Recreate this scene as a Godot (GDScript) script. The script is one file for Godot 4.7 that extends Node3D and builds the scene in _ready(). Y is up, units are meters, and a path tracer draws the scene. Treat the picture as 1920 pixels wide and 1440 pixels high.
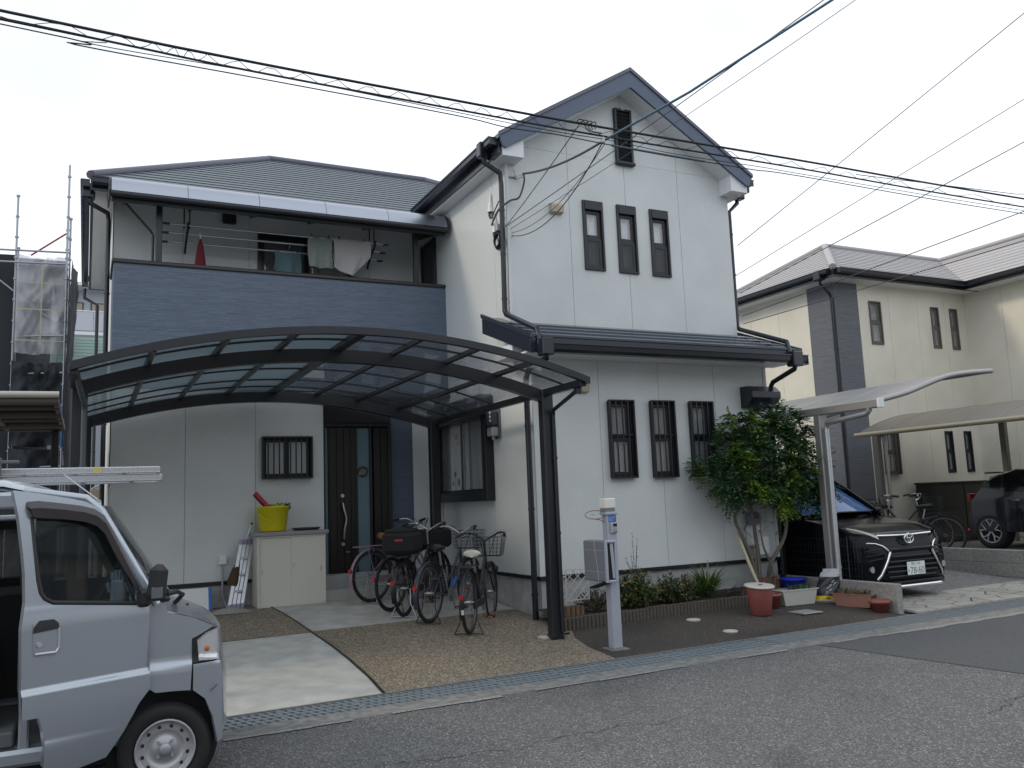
extends Node3D

class MB:
	var v := PackedVector3Array()
	var n := PackedVector3Array()
	var c := PackedColorArray()
	var xf := Transform3D()
	var tint := Color(1, 1, 1)
	func tri(p: Vector3, q: Vector3, r: Vector3, a: Vector3, b: Vector3, d: Vector3) -> void:
		p = xf * p; q = xf * q; r = xf * r
		a = (xf.basis * a).normalized(); b = (xf.basis * b).normalized(); d = (xf.basis * d).normalized()
		var g := (q - p).cross(r - p)
		if g.length_squared() < 1e-16: return
		if g.dot(a + b + d) > 0.0:
			v.append_array([p, r, q]); n.append_array([a, d, b])
		else:
			v.append_array([p, q, r]); n.append_array([a, b, d])
		c.append_array([tint, tint, tint])
	func quad(p: Vector3, q: Vector3, r: Vector3, s: Vector3, m := Vector3.ZERO) -> void:  # counterclockwise as seen from outside
		if m == Vector3.ZERO:
			m = (r - p).cross(s - q)
		tri(p, q, r, m, m, m); tri(p, r, s, m, m, m)
	func face(p: Vector3, q: Vector3, r: Vector3) -> void:
		var m := (q - p).cross(r - p)
		tri(p, q, r, m, m, m)
	func box(o: Vector3, s: Vector3, bev := 0.0, t := Transform3D()) -> void:
		var h := s * 0.5
		var k := minf(bev, minf(h.x, minf(h.y, h.z)) * 0.9)
		var keep := xf
		xf = xf * Transform3D(t.basis, o + t.origin)
		for ax in 3:
			var e1 := (ax + 1) % 3
			var e2 := (ax + 2) % 3
			for sg in [-1.0, 1.0]:
				var nn := Vector3.ZERO
				nn[ax] = sg
				var pt: Array[Vector3] = []
				for q in [[-1, -1], [1, -1], [1, 1], [-1, 1]]:
					var w := Vector3.ZERO
					w[ax] = sg * h[ax]; w[e1] = q[0] * (h[e1] - k); w[e2] = q[1] * (h[e2] - k)
					pt.append(w)
				quad(pt[0], pt[1], pt[2], pt[3], nn)
		if k > 0.0:
			for ax in 3:
				var e1 := (ax + 1) % 3
				var e2 := (ax + 2) % 3
				for s1 in [-1.0, 1.0]:
					for s2 in [-1.0, 1.0]:
						var nn := Vector3.ZERO
						nn[e1] = s1; nn[e2] = s2
						var pt: Array[Vector3] = []
						for q in [[-1, 0], [1, 0], [1, 1], [-1, 1]]:
							var w := Vector3.ZERO
							w[ax] = q[0] * (h[ax] - k)
							w[e1] = s1 * (h[e1] - (k if q[1] == 1 else 0.0))
							w[e2] = s2 * (h[e2] - (0.0 if q[1] == 1 else k))
							pt.append(w)
						quad(pt[0], pt[1], pt[2], pt[3], nn)
			for sx in [-1.0, 1.0]:
				for sy in [-1.0, 1.0]:
					for sz in [-1.0, 1.0]:
						var nn := Vector3(sx, sy, sz)
						tri(Vector3(sx * h.x, sy * (h.y - k), sz * (h.z - k)), Vector3(sx * (h.x - k), sy * h.y, sz * (h.z - k)), Vector3(sx * (h.x - k), sy * (h.y - k), sz * h.z), nn, nn, nn)
		xf = keep
	func tube(pts: Array, rad, seg := 8, closed := false, flat := 1.0) -> void:  # rad: one radius or one for each point
		var m := pts.size()
		var rings := []
		var nor := []
		var up := Vector3.ZERO
		for i in m:
			var pv: Vector3 = pts[(i - 1 + m) % m] if closed else pts[maxi(i - 1, 0)]
			var nx: Vector3 = pts[(i + 1) % m] if closed else pts[mini(i + 1, m - 1)]
			var d := (nx - pv).normalized()
			if up == Vector3.ZERO:
				up = Vector3.UP if absf(d.y) < 0.9 else Vector3.RIGHT
			up = (up - d * up.dot(d)).normalized()
			var sd := d.cross(up)
			var rr: float = rad[i] if rad is Array else rad
			var rg: Array[Vector3] = []
			var ng: Array[Vector3] = []
			for j in seg:
				var a := TAU * (j + 0.5) / seg
				var w := sd * cos(a) * flat + up * sin(a)
				ng.append(w)
				rg.append((pts[i] as Vector3) + w * rr)
			rings.append(rg); nor.append(ng)
		for i in (m if closed else m - 1):
			var i2 := (i + 1) % m
			for j in seg:
				var j2 := (j + 1) % seg
				tri(rings[i][j], rings[i2][j], rings[i2][j2], nor[i][j], nor[i2][j], nor[i2][j2])
				tri(rings[i][j], rings[i2][j2], rings[i][j2], nor[i][j], nor[i2][j2], nor[i][j2])
		if not closed:
			for e in [0, m - 1]:
				var d: Vector3 = (pts[0] as Vector3) - pts[1] if e == 0 else (pts[m - 1] as Vector3) - pts[m - 2]
				for j in range(1, seg - 1):
					tri(rings[e][0], rings[e][j], rings[e][j + 1], d, d, d)
	func cyl(p: Vector3, q: Vector3, r0: float, r1 := -1.0, seg := 12) -> void:
		tube([p, q], [r0, r0 if r1 < 0.0 else r1], seg)
	func lathe(prof: Array, seg := 24, t := Transform3D(), sharp := true) -> void:  # Vector2(radius, height) upwards or downwards, closed by the caller
		var keep := xf
		xf = xf * t
		var m := prof.size()
		for i in m - 1:
			var a: Vector2 = prof[i]
			var b: Vector2 = prof[i + 1]
			var e := b - a
			var fn := Vector2(e.y, -e.x).normalized()
			var na := fn
			var nb := fn
			if not sharp:
				if i > 0:
					var e0: Vector2 = a - prof[i - 1]
					na = (fn + Vector2(e0.y, -e0.x).normalized()).normalized()
				if i < m - 2:
					var e2: Vector2 = (prof[i + 2] as Vector2) - b
					nb = (fn + Vector2(e2.y, -e2.x).normalized()).normalized()
			for j in seg:
				var c0 := Vector2.from_angle(TAU * j / seg)
				var c1 := Vector2.from_angle(TAU * (j + 1) / seg)
				var pa := Vector3(a.x * c0.x, a.y, a.x * c0.y)
				var pb := Vector3(a.x * c1.x, a.y, a.x * c1.y)
				var pc := Vector3(b.x * c1.x, b.y, b.x * c1.y)
				var pd := Vector3(b.x * c0.x, b.y, b.x * c0.y)
				var n0 := Vector3(na.x * c0.x, na.y, na.x * c0.y)
				var n1 := Vector3(na.x * c1.x, na.y, na.x * c1.y)
				var n2 := Vector3(nb.x * c1.x, nb.y, nb.x * c1.y)
				var n3 := Vector3(nb.x * c0.x, nb.y, nb.x * c0.y)
				tri(pa, pb, pc, n0, n1, n2); tri(pa, pc, pd, n0, n2, n3)
		xf = keep
	func extr(poly: PackedVector2Array, z0: float, z1: float, t := Transform3D()) -> void:
		var keep := xf
		xf = xf * t
		var ids := Geometry2D.triangulate_polygon(poly)
		for i in range(0, ids.size(), 3):
			var a := poly[ids[i]]; var b := poly[ids[i + 1]]; var d := poly[ids[i + 2]]
			tri(Vector3(a.x, a.y, z1), Vector3(b.x, b.y, z1), Vector3(d.x, d.y, z1), Vector3.BACK, Vector3.BACK, Vector3.BACK)
			tri(Vector3(a.x, a.y, z0), Vector3(b.x, b.y, z0), Vector3(d.x, d.y, z0), Vector3.FORWARD, Vector3.FORWARD, Vector3.FORWARD)
		var cw := Geometry2D.is_polygon_clockwise(poly)
		for i in poly.size():
			var a := poly[i]; var b := poly[(i + 1) % poly.size()]
			var e := b - a
			var m := Vector3(e.y, -e.x, 0) * (-1.0 if cw else 1.0)
			quad(Vector3(a.x, a.y, z0), Vector3(b.x, b.y, z0), Vector3(b.x, b.y, z1), Vector3(a.x, a.y, z1), m)
		xf = keep
	func surf(nu: int, nv: int, fn: Callable, flip := false) -> void:  # a smooth sheet fn(u, v)
		var g := []
		for i in nu + 1:
			var row: Array[Vector3] = []
			for j in nv + 1:
				row.append(fn.call(float(i) / nu, float(j) / nv))
			g.append(row)
		var ng := []
		for i in nu + 1:
			var row: Array[Vector3] = []
			for j in nv + 1:
				var du: Vector3 = g[mini(i + 1, nu)][j] - g[maxi(i - 1, 0)][j]
				var dv: Vector3 = g[i][mini(j + 1, nv)] - g[i][maxi(j - 1, 0)]
				var m := du.cross(dv)
				row.append((-m if flip else m).normalized() if m.length_squared() > 1e-20 else Vector3.UP)
			ng.append(row)
		for i in nu:
			for j in nv:
				tri(g[i][j], g[i + 1][j], g[i + 1][j + 1], ng[i][j], ng[i + 1][j], ng[i + 1][j + 1])
				tri(g[i][j], g[i + 1][j + 1], g[i][j + 1], ng[i][j], ng[i + 1][j + 1], ng[i][j + 1])
	func ball(o: Vector3, r: Vector3, seg := 12) -> void:
		surf(seg, seg / 2, func(a: float, b: float) -> Vector3: return o + Vector3(cos(a * TAU) * sin(b * PI) * r.x, cos(b * PI) * r.y, sin(a * TAU) * sin(b * PI) * r.z), true)
	func sheet(outer: PackedVector2Array, holes: Array, step: float, fn: Callable, thick: float) -> void:  # a curved panel cut to an outline, with openings
		var lo := outer[0]; var hi := outer[0]
		for q in outer:
			lo = lo.min(q); hi = hi.max(q)
		var nrm := func(q: Vector2) -> Vector3:
			var e := 0.01
			return ((fn.call(q + Vector2(e, 0)) as Vector3) - fn.call(q - Vector2(e, 0))).cross((fn.call(q + Vector2(0, e)) as Vector3) - fn.call(q - Vector2(0, e))).normalized()
		var y := lo.y
		while y < hi.y:
			var x := lo.x
			var strip := PackedVector2Array([Vector2(lo.x - 1, y), Vector2(hi.x + 1, y), Vector2(hi.x + 1, y + step), Vector2(lo.x - 1, y + step)])
			var pieces := Geometry2D.intersect_polygons(outer, strip)
			for h in holes:
				var next := []
				for pc in pieces:
					for r in Geometry2D.clip_polygons(pc, h):
						next.append(r)
				pieces.assign(next)
			for pc in pieces:
				var ids := Geometry2D.triangulate_polygon(pc)
				for i in range(0, ids.size(), 3):
					var a: Vector2 = pc[ids[i]]; var b: Vector2 = pc[ids[i + 1]]; var d: Vector2 = pc[ids[i + 2]]
					var na: Vector3 = nrm.call(a); var nb: Vector3 = nrm.call(b); var nd: Vector3 = nrm.call(d)
					var pa: Vector3 = fn.call(a); var pb: Vector3 = fn.call(b); var pd: Vector3 = fn.call(d)
					tri(pa, pb, pd, na, nb, nd)
					tri(pa - na * thick, pb - nb * thick, pd - nd * thick, -na, -nb, -nd)
			y += step
		for lp in [outer] + holes:
			for i in lp.size():
				var a: Vector2 = lp[i]; var b: Vector2 = lp[(i + 1) % lp.size()]
				var pa: Vector3 = fn.call(a); var pb: Vector3 = fn.call(b)
				var na: Vector3 = nrm.call(a); var nb: Vector3 = nrm.call(b)
				quad(pa, pb, pb - nb * thick, pa - na * thick)
	func put(called: String, mat: Material, parent: Node) -> MeshInstance3D:
		var arr := []
		arr.resize(Mesh.ARRAY_MAX)
		arr[Mesh.ARRAY_VERTEX] = v; arr[Mesh.ARRAY_NORMAL] = n; arr[Mesh.ARRAY_COLOR] = c
		var am := ArrayMesh.new()
		am.add_surface_from_arrays(Mesh.PRIMITIVE_TRIANGLES, arr)
		var o := MeshInstance3D.new()
		o.name = called; o.mesh = am; o.material_override = mat
		parent.add_child(o, true)
		return o

var M := {}
var rng := RandomNumberGenerator.new()
var nz := FastNoiseLite.new()

func lin(r: float, g: float, b: float) -> Color:
	return Color(r, g, b).linear_to_srgb()

func mt(key: String, r: float, g: float, b: float, rough := 0.6, metal := 0.0) -> StandardMaterial3D:
	var m := StandardMaterial3D.new()
	m.resource_name = key; m.albedo_color = lin(r, g, b); m.roughness = rough; m.metallic = metal
	m.vertex_color_use_as_albedo = true
	M[key] = m
	return m

func bumpy(m: StandardMaterial3D, freq: float, size: float, strength: float, kind := FastNoiseLite.TYPE_SIMPLEX_SMOOTH, squash := Vector3.ONE) -> void:  # size: metres that one repeat of the relief covers
	var t := NoiseTexture2D.new()
	t.width = 512; t.height = 512; t.seamless = true; t.as_normal_map = true; t.bump_strength = strength
	var f := FastNoiseLite.new()
	f.seed = 5; f.noise_type = kind; f.frequency = freq; f.fractal_octaves = 3
	t.noise = f
	m.normal_enabled = true; m.normal_texture = t; m.normal_scale = 1.0
	m.uv1_triplanar = true; m.uv1_world_triplanar = true; m.uv1_scale = squash / size

func mottle(m: StandardMaterial3D, base: Color, freq: float, size: float, dark: float, light: float, oct := 4) -> void:  # uneven tone, base in sRGB
	var t := NoiseTexture2D.new()
	t.width = 512; t.height = 512; t.seamless = true
	var f := FastNoiseLite.new()
	f.seed = 11; f.frequency = freq; f.fractal_octaves = oct; f.noise_type = FastNoiseLite.TYPE_SIMPLEX_SMOOTH
	t.noise = f
	var gr := Gradient.new()
	var l := base.srgb_to_linear()
	gr.set_color(0, lin(l.r * dark, l.g * dark, l.b * dark)); gr.set_color(1, lin(l.r * light, l.g * light, l.b * light))
	t.color_ramp = gr
	m.albedo_color = Color.WHITE; m.albedo_texture = t
	m.uv1_triplanar = true; m.uv1_world_triplanar = true; m.uv1_scale = Vector3.ONE / size

func grains(m: StandardMaterial3D, px: int, size: float, tones: Array, per: int, rmin: float, rmax: float) -> void:  # small stones: linear tones, per of them, radius in pixels; the relief follows the stones
	var im := Image.create(px, px, false, Image.FORMAT_RGB8)
	var hm := Image.create(px, px, false, Image.FORMAT_L8)
	im.fill(lin(tones[0][0], tones[0][1], tones[0][2])); hm.fill(Color(0.2, 0.2, 0.2))
	for i in per:
		var x := rng.randi_range(0, px - 1); var y := rng.randi_range(0, px - 1)
		var k: Array = tones[rng.randi_range(1, tones.size() - 1)]
		var w := rng.randf_range(0.75, 1.25)
		var col := lin(k[0] * w, k[1] * w, k[2] * w)
		var rx := rng.randf_range(rmin, rmax); var ry := rng.randf_range(rmin, rmax)
		var hh := rng.randf_range(0.5, 1.0)
		for dy in range(-int(ry) - 1, int(ry) + 2):
			for dx in range(-int(rx) - 1, int(rx) + 2):
				if dx * dx / (rx * rx) + dy * dy / (ry * ry) <= 1.0:
					im.set_pixel((x + dx + px) % px, (y + dy + px) % px, col)
					hm.set_pixel((x + dx + px) % px, (y + dy + px) % px, Color(hh, hh, hh))
	m.albedo_color = Color.WHITE
	m.albedo_texture = ImageTexture.create_from_image(im)
	hm.convert(Image.FORMAT_RGBA8)
	hm.bump_map_to_normal_map(4.0)
	m.normal_enabled = true; m.normal_texture = ImageTexture.create_from_image(hm)
	m.uv1_triplanar = true; m.uv1_world_triplanar = true; m.uv1_scale = Vector3.ONE / size

func stacked(m: StandardMaterial3D, size: float) -> void:  # relief of thin split stones laid in rows
	var hm := Image.create(512, 512, false, Image.FORMAT_L8)
	hm.fill(Color(0.1, 0.1, 0.1))
	var im := Image.create(512, 512, false, Image.FORMAT_RGB8)
	var l := m.albedo_color.srgb_to_linear()
	im.fill(lin(l.r * 0.8, l.g * 0.8, l.b * 0.8))
	var y := 0
	while y < 512:
		var h := rng.randi_range(5, 12)
		var x := rng.randi_range(-60, 0)
		while x < 512:
			var w := rng.randi_range(30, 150)
			var k := rng.randf_range(0.35, 1.0)
			var t := rng.randf_range(0.92, 1.07)
			hm.fill_rect(Rect2i(x, y, w - 1, h - rng.randi_range(0, 1)).intersection(Rect2i(0, 0, 512, 512)), Color(k, k, k))
			im.fill_rect(Rect2i(x, y, w - 1, h).intersection(Rect2i(0, 0, 512, 512)), lin(l.r * t, l.g * t, l.b * t))
			x += w
		y += h
	m.albedo_color = Color.WHITE; m.albedo_texture = ImageTexture.create_from_image(im)
	hm.convert(Image.FORMAT_RGBA8)
	hm.bump_map_to_normal_map(5.0)
	m.normal_enabled = true; m.normal_texture = ImageTexture.create_from_image(hm)
	m.uv1_triplanar = true; m.uv1_world_triplanar = true; m.uv1_scale = Vector3.ONE / size

func glassy(key: String, r: float, g: float, b: float, alpha: float, rough := 0.03) -> StandardMaterial3D:
	var m := mt(key, r, g, b, rough)
	m.transparency = BaseMaterial3D.TRANSPARENCY_ALPHA
	m.albedo_color.a = alpha
	m.vertex_color_use_as_albedo = false
	return m

func thing(called: String, label: String, category: String, at := Vector3.ZERO, turn := 0.0, group := "") -> Node3D:
	var o := Node3D.new()
	o.name = called; add_child(o, true)
	o.position = at; o.rotation.y = turn
	return tag(o, label, category, group)

func tag(o: Node3D, label: String, category: String, group := "", kind := "") -> Node3D:
	o.set_meta("label", label); o.set_meta("category", category)
	if group: o.set_meta("group", group)
	if kind: o.set_meta("kind", kind)
	return o

func struct(o: Node3D, label := "", category := "") -> Node3D:
	o.set_meta("kind", "structure")
	if label: tag(o, label, category)
	return o

func bx(called: String, parent: Node, mat: String, o: Vector3, s: Vector3, bev := 0.0, t := Transform3D()) -> MeshInstance3D:
	var b := MB.new()
	b.box(o, s, bev, t)
	return b.put(called, M[mat], parent)

func tb(called: String, parent: Node, mat: String, pts: Array, rad, seg := 8, closed := false) -> MeshInstance3D:
	var b := MB.new()
	b.tube(pts, rad, seg, closed)
	return b.put(called, M[mat], parent)

func V(x: float, y: float, z: float) -> Vector3:
	return Vector3(x, y, z)

func pv(a: Array) -> PackedVector2Array:  # [x, y, x, y ...]
	var p := PackedVector2Array()
	for i in range(0, a.size(), 2):
		p.append(Vector2(a[i], a[i + 1]))
	return p

func smooth_path(pts: Array, k := 6) -> Array:
	var out := []
	for i in pts.size() - 1:
		var a: Vector3 = pts[maxi(i - 1, 0)]; var b: Vector3 = pts[i]; var c: Vector3 = pts[i + 1]; var d: Vector3 = pts[mini(i + 2, pts.size() - 1)]
		for j in k:
			out.append(b.cubic_interpolate(c, a, d, float(j) / k))
	out.append(pts[-1])
	return out

func sag(a: Vector3, b: Vector3, drop: float, k := 16) -> Array:
	var out := []
	for i in k + 1:
		var t := float(i) / k
		out.append(a.lerp(b, t) - Vector3(0, 4.0 * drop * t * (1.0 - t), 0))
	return out

func text(called: String, parent: Node, words: String, size: float, mat: String, at: Vector3, basis := Basis(), depth := 0.001, font := "Droid Sans") -> MeshInstance3D:
	var tm := TextMesh.new()
	var f := SystemFont.new()
	f.font_names = [font]
	tm.font = f; tm.text = words; tm.font_size = 32; tm.pixel_size = size / 32.0; tm.depth = depth; tm.curve_step = 1.0
	var o := MeshInstance3D.new()
	o.name = called; o.mesh = tm; o.material_override = M[mat]
	o.transform = Transform3D(basis, at)
	parent.add_child(o, true)
	return o

func gh(x: float, z: float) -> float:  # height of the ground: from the porch down to the gutter, then the road
	var xs := clampf(x, -8.0, 12.0)
	var y := 0.165
	if z > -1.7:
		y = 0.165 - (minf(z, 2.41) + 1.7) * 0.0756 + 0.0085 * xs * clampf((z + 1.7) / 4.11, 0.0, 1.0)
	if x > 3.86 and x < 7.6 and z < 2.4:  # the parking space of the minivan dips a little
		y -= 0.06 * smoothstep(2.4, 1.2, z)
	if z > 3.1:
		y -= 0.004 * minf(z - 3.1, 6.0)
	return y

func _ready() -> void:
	rng.seed = 7
	nz.seed = 3; nz.frequency = 0.6; nz.fractal_octaves = 4
	var cam := Camera3D.new()
	cam.name = "camera"; add_child(cam)
	cam.transform = Transform3D(Basis(V(0.896650, -0.039392, 0.440984), V(-0.024302, 0.990153, 0.137862), V(-0.442073, -0.134331, 0.886864)), V(-4.7892, 1.3669, 9.5495))
	cam.fov = 48.094; cam.near = 0.05; cam.far = 600.0
	var we := WorldEnvironment.new()
	we.name = "world"; add_child(we)
	var env := Environment.new()
	env.background_mode = Environment.BG_SKY
	env.tonemap_mode = Environment.TONE_MAPPER_LINEAR
	env.tonemap_exposure = 0.76
	env.sdfgi_enabled = true; env.ssao_enabled = true; env.ssil_enabled = true
	var sky := Sky.new()
	var pano := PanoramaSkyMaterial.new()
	pano.panorama = ImageTexture.create_from_image(cloudy_sky())
	sky.sky_material = pano
	env.sky = sky
	we.environment = env
	var sun := DirectionalLight3D.new()
	sun.name = "sun"; add_child(sun)
	sun.basis = Basis.looking_at(-SUN, Vector3.UP)
	sun.light_energy = 0.5; sun.light_color = Color(1.0, 0.93, 0.82); sun.light_angular_distance = 10.0; sun.shadow_enabled = true
	materials()
	setting()
	main_house()
	carport()
	left_side()
	neighbours()
	work_van()
	minivan()
	hatchback()
	bicycles()
	porch_things()
	yard()
	wires()
	across_the_street()

const SUN := Vector3(-0.80, 0.62, -0.28)

func cloudy_sky() -> Image:
	var im := Image.create(512, 256, false, Image.FORMAT_RGBF)
	var f := FastNoiseLite.new()
	f.seed = 21; f.frequency = 1.1; f.fractal_octaves = 5
	for y in 256:
		var el := (0.5 - (y + 0.5) / 256.0) * PI
		for x in 512:
			var az := (x + 0.5) / 512.0 * TAU
			var d := V(sin(az) * cos(el), sin(el), -cos(az) * cos(el))
			var k := 1.0
			if el > 0.0:
				var q := d / (d.y + 0.35)
				k = 1.45 + 0.36 * f.get_noise_3d(q.x * 1.6, q.y, q.z * 1.6)
				im.set_pixel(x, y, Color(0.985 * k, 1.05 * k, 1.13 * k))
			else:
				im.set_pixel(x, y, Color(0.35, 0.36, 0.38))
	return im

func materials() -> void:
	var m := mt("siding", 0.62, 0.65, 0.655, 0.55)
	mottle(m, m.albedo_color, 0.006, 3.4, 0.92, 1.05)
	bumpy(m, 0.11, 3.4, 0.25)
	m = mt("siding_gloss", 0.62, 0.65, 0.65, 0.28)
	bumpy(m, 0.03, 1.5, 0.5)
	m = mt("cream_siding", 0.72, 0.69, 0.60, 0.55)
	mottle(m, m.albedo_color, 0.006, 3.4, 0.92, 1.05)
	bumpy(m, 0.11, 3.4, 0.25)
	m = mt("blue_siding", 0.105, 0.135, 0.19, 0.5)
	stacked(m, 0.85)
	m = mt("grey_siding", 0.13, 0.14, 0.165, 0.5)
	stacked(m, 0.85)
	mt("seam", 0.3, 0.31, 0.33, 0.9)
	m = mt("foundation", 0.42, 0.43, 0.44, 0.85)
	mottle(m, m.albedo_color, 0.012, 1.6, 0.75, 1.1)
	mt("trim_dark", 0.012, 0.013, 0.017, 0.3)
	mt("bronze", 0.022, 0.024, 0.029, 0.35, 0.2)
	mt("bronze_brown", 0.03, 0.026, 0.025, 0.4, 0.1)
	mt("fascia", 0.085, 0.115, 0.175, 0.4)
	mt("fascia_cap", 0.12, 0.12, 0.16, 0.4)
	mt("white_paint", 0.72, 0.74, 0.76, 0.5)
	m = mt("slate", 0.12, 0.142, 0.165, 0.5)
	m = mt("slate_light", 0.36, 0.345, 0.35, 0.45)
	mt("gutter_dark", 0.014, 0.017, 0.026, 0.22)
	mt("pent_metal", 0.035, 0.045, 0.065, 0.2, 0.3)
	mt("awning_silver", 0.36, 0.385, 0.44, 0.3, 0.95)
	mt("steel", 0.5, 0.5, 0.52, 0.3, 0.9); mt("steel_dark", 0.16, 0.165, 0.175, 0.4, 0.8)
	mt("chrome", 0.8, 0.8, 0.82, 0.08, 1.0)
	mt("aluminium", 0.55, 0.57, 0.6, 0.38, 0.75)
	mt("vent_beige", 0.45, 0.38, 0.29, 0.6)
	mt("curtain_white", 0.75, 0.77, 0.8, 0.9)
	mt("curtain_grey", 0.25, 0.26, 0.27, 0.9)
	mt("black_plastic", 0.012, 0.012, 0.013, 0.45)
	mt("rubber", 0.014, 0.014, 0.015, 0.75)
	mt("print_white", 0.6, 0.62, 0.62, 0.5)
	mt("red_lamp", 0.42, 0.02, 0.03, 0.25); mt("amber", 0.5, 0.13, 0.02, 0.3); mt("grey_top", 0.26, 0.255, 0.285, 0.4); mt("lime_cloth", 0.35, 0.42, 0.05, 0.9); mt("plastic_cord", 0.5, 0.46, 0.42, 0.6)
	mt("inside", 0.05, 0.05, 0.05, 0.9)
	glassy("glass", 0.75, 0.8, 0.82, 0.12)
	glassy("insect_screen", 0.04, 0.04, 0.045, 0.45, 0.6)
	glassy("frosted", 0.55, 0.6, 0.62, 0.75, 0.3)
	m = glassy("carport_pane", 0.30, 0.36, 0.42, 0.13, 0.08)
	m = glassy("carport_pane_dull", 0.22, 0.28, 0.30, 0.62, 0.35)
	m.backlight_enabled = true; m.backlight = Color(0.33, 0.39, 0.42)
	m = glassy("pale_pane", 0.36, 0.345, 0.34, 0.72, 0.3)
	m = glassy("beige_pane", 0.15, 0.135, 0.115, 0.94, 0.4)
	# ground
	m = mt("asphalt", 0.1, 0.1, 0.1, 0.85)
	grains(m, 1024, 2.2, [[0.085, 0.087, 0.091], [0.11, 0.112, 0.116], [0.14, 0.14, 0.143], [0.17, 0.17, 0.172], [0.22, 0.22, 0.215], [0.33, 0.32, 0.31], [0.135, 0.13, 0.13], [0.16, 0.158, 0.155], [0.12, 0.12, 0.125]], 62000, 1.2, 3.4)
	m = mt("new_asphalt", 0.075, 0.08, 0.087, 0.85)
	grains(m, 512, 1.1, [[0.088, 0.092, 0.098], [0.075, 0.078, 0.084], [0.108, 0.113, 0.12], [0.095, 0.10, 0.107]], 14000, 1.0, 2.6)
	m = mt("pebbles", 0.2, 0.17, 0.13, 0.8)
	grains(m, 1024, 2.4, [[0.13, 0.11, 0.088], [0.27, 0.22, 0.155], [0.36, 0.305, 0.22], [0.20, 0.165, 0.125], [0.46, 0.40, 0.31], [0.14, 0.12, 0.10], [0.24, 0.21, 0.175], [0.32, 0.25, 0.165]], 52000, 1.6, 3.8)
	m = mt("concrete", 0.46, 0.465, 0.445, 0.85)
	mottle(m, m.albedo_color, 0.012, 2.2, 0.78, 1.14)
	m = mt("old_concrete", 0.2, 0.2, 0.195, 0.9)
	mottle(m, m.albedo_color, 0.02, 1.2, 0.6, 1.3)
	m = mt("gutter_concrete", 0.13, 0.15, 0.165, 0.9)
	mottle(m, m.albedo_color, 0.03, 1.0, 0.7, 1.25)
	m = mt("mossy_soil", 0.058, 0.051, 0.046, 0.95)
	grains(m, 512, 1.6, [[0.055, 0.048, 0.043], [0.043, 0.039, 0.035], [0.078, 0.068, 0.058], [0.06, 0.054, 0.044], [0.11, 0.097, 0.085]], 9000, 1.0, 3.4)
	m = mt("earth", 0.045, 0.036, 0.03, 0.95)
	grains(m, 256, 0.8, [[0.04, 0.032, 0.026], [0.03, 0.025, 0.02], [0.06, 0.048, 0.04], [0.09, 0.075, 0.06]], 3500, 1.0, 3.0)
	m = mt("block", 0.3, 0.29, 0.275, 0.9)
	mottle(m, m.albedo_color, 0.03, 0.9, 0.7, 1.2)
	m = mt("road_paint", 0.36, 0.36, 0.355, 0.8)
	mottle(m, m.albedo_color, 0.05, 0.7, 0.3, 1.25)
	mt("grate_steel", 0.22, 0.26, 0.29, 0.55, 0.2)
	mt("pipe_grey", 0.07, 0.085, 0.095, 0.4)
	mt("sheet_metal_dark", 0.03, 0.035, 0.04, 0.6)

func ground_sheet(called: String, poly: PackedVector2Array, off: float, mat: String, cell := 0.5, vary := 0.12, flat_y := -99.0) -> MeshInstance3D:
	var b := MB.new()
	var lo := poly[0]; var hi := poly[0]
	for q in poly:
		lo = lo.min(q); hi = hi.max(q)
	var x := lo.x
	while x < hi.x:
		var z := lo.y
		while z < hi.y:
			for pc in Geometry2D.intersect_polygons(poly, PackedVector2Array([Vector2(x, z), Vector2(x + cell, z), Vector2(x + cell, z + cell), Vector2(x, z + cell)])):
				var ids := Geometry2D.triangulate_polygon(pc)
				for i in range(0, ids.size(), 3):
					var pt: Array[Vector3] = []
					for k in 3:
						var q: Vector2 = pc[ids[i + k]]
						pt.append(V(q.x, (gh(q.x, q.y) if flat_y < -90.0 else flat_y) + off, q.y))
					b.tri(pt[0], pt[1], pt[2], Vector3.UP, Vector3.UP, Vector3.UP)
					for k in 3:
						var q := b.v[b.v.size() - 3 + k]
						var w := 1.0 + vary * (nz.get_noise_2d(q.x, q.z) * 1.3 + nz.get_noise_2d(q.x * 3.1 + 40.0, q.z * 3.1) * 0.6)
						if mat == "asphalt":  # tyre tracks, oil and dirt towards the gutter
							w *= 1.0 + 0.07 * exp(-((q.z - 5.4) / 0.35) ** 2) + 0.07 * exp(-((q.z - 7.0) / 0.35) ** 2) - 0.12 * exp(-((q.z - 3.1) / 0.22) ** 2)
							if nz.get_noise_2d(q.x * 0.7 + 7.0, q.z * 0.7) > 0.38: w *= 0.86
						b.c[b.c.size() - 3 + k] = Color(w, w, w)
			z += cell
		x += cell
	return b.put(called, M[mat], self)

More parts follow.
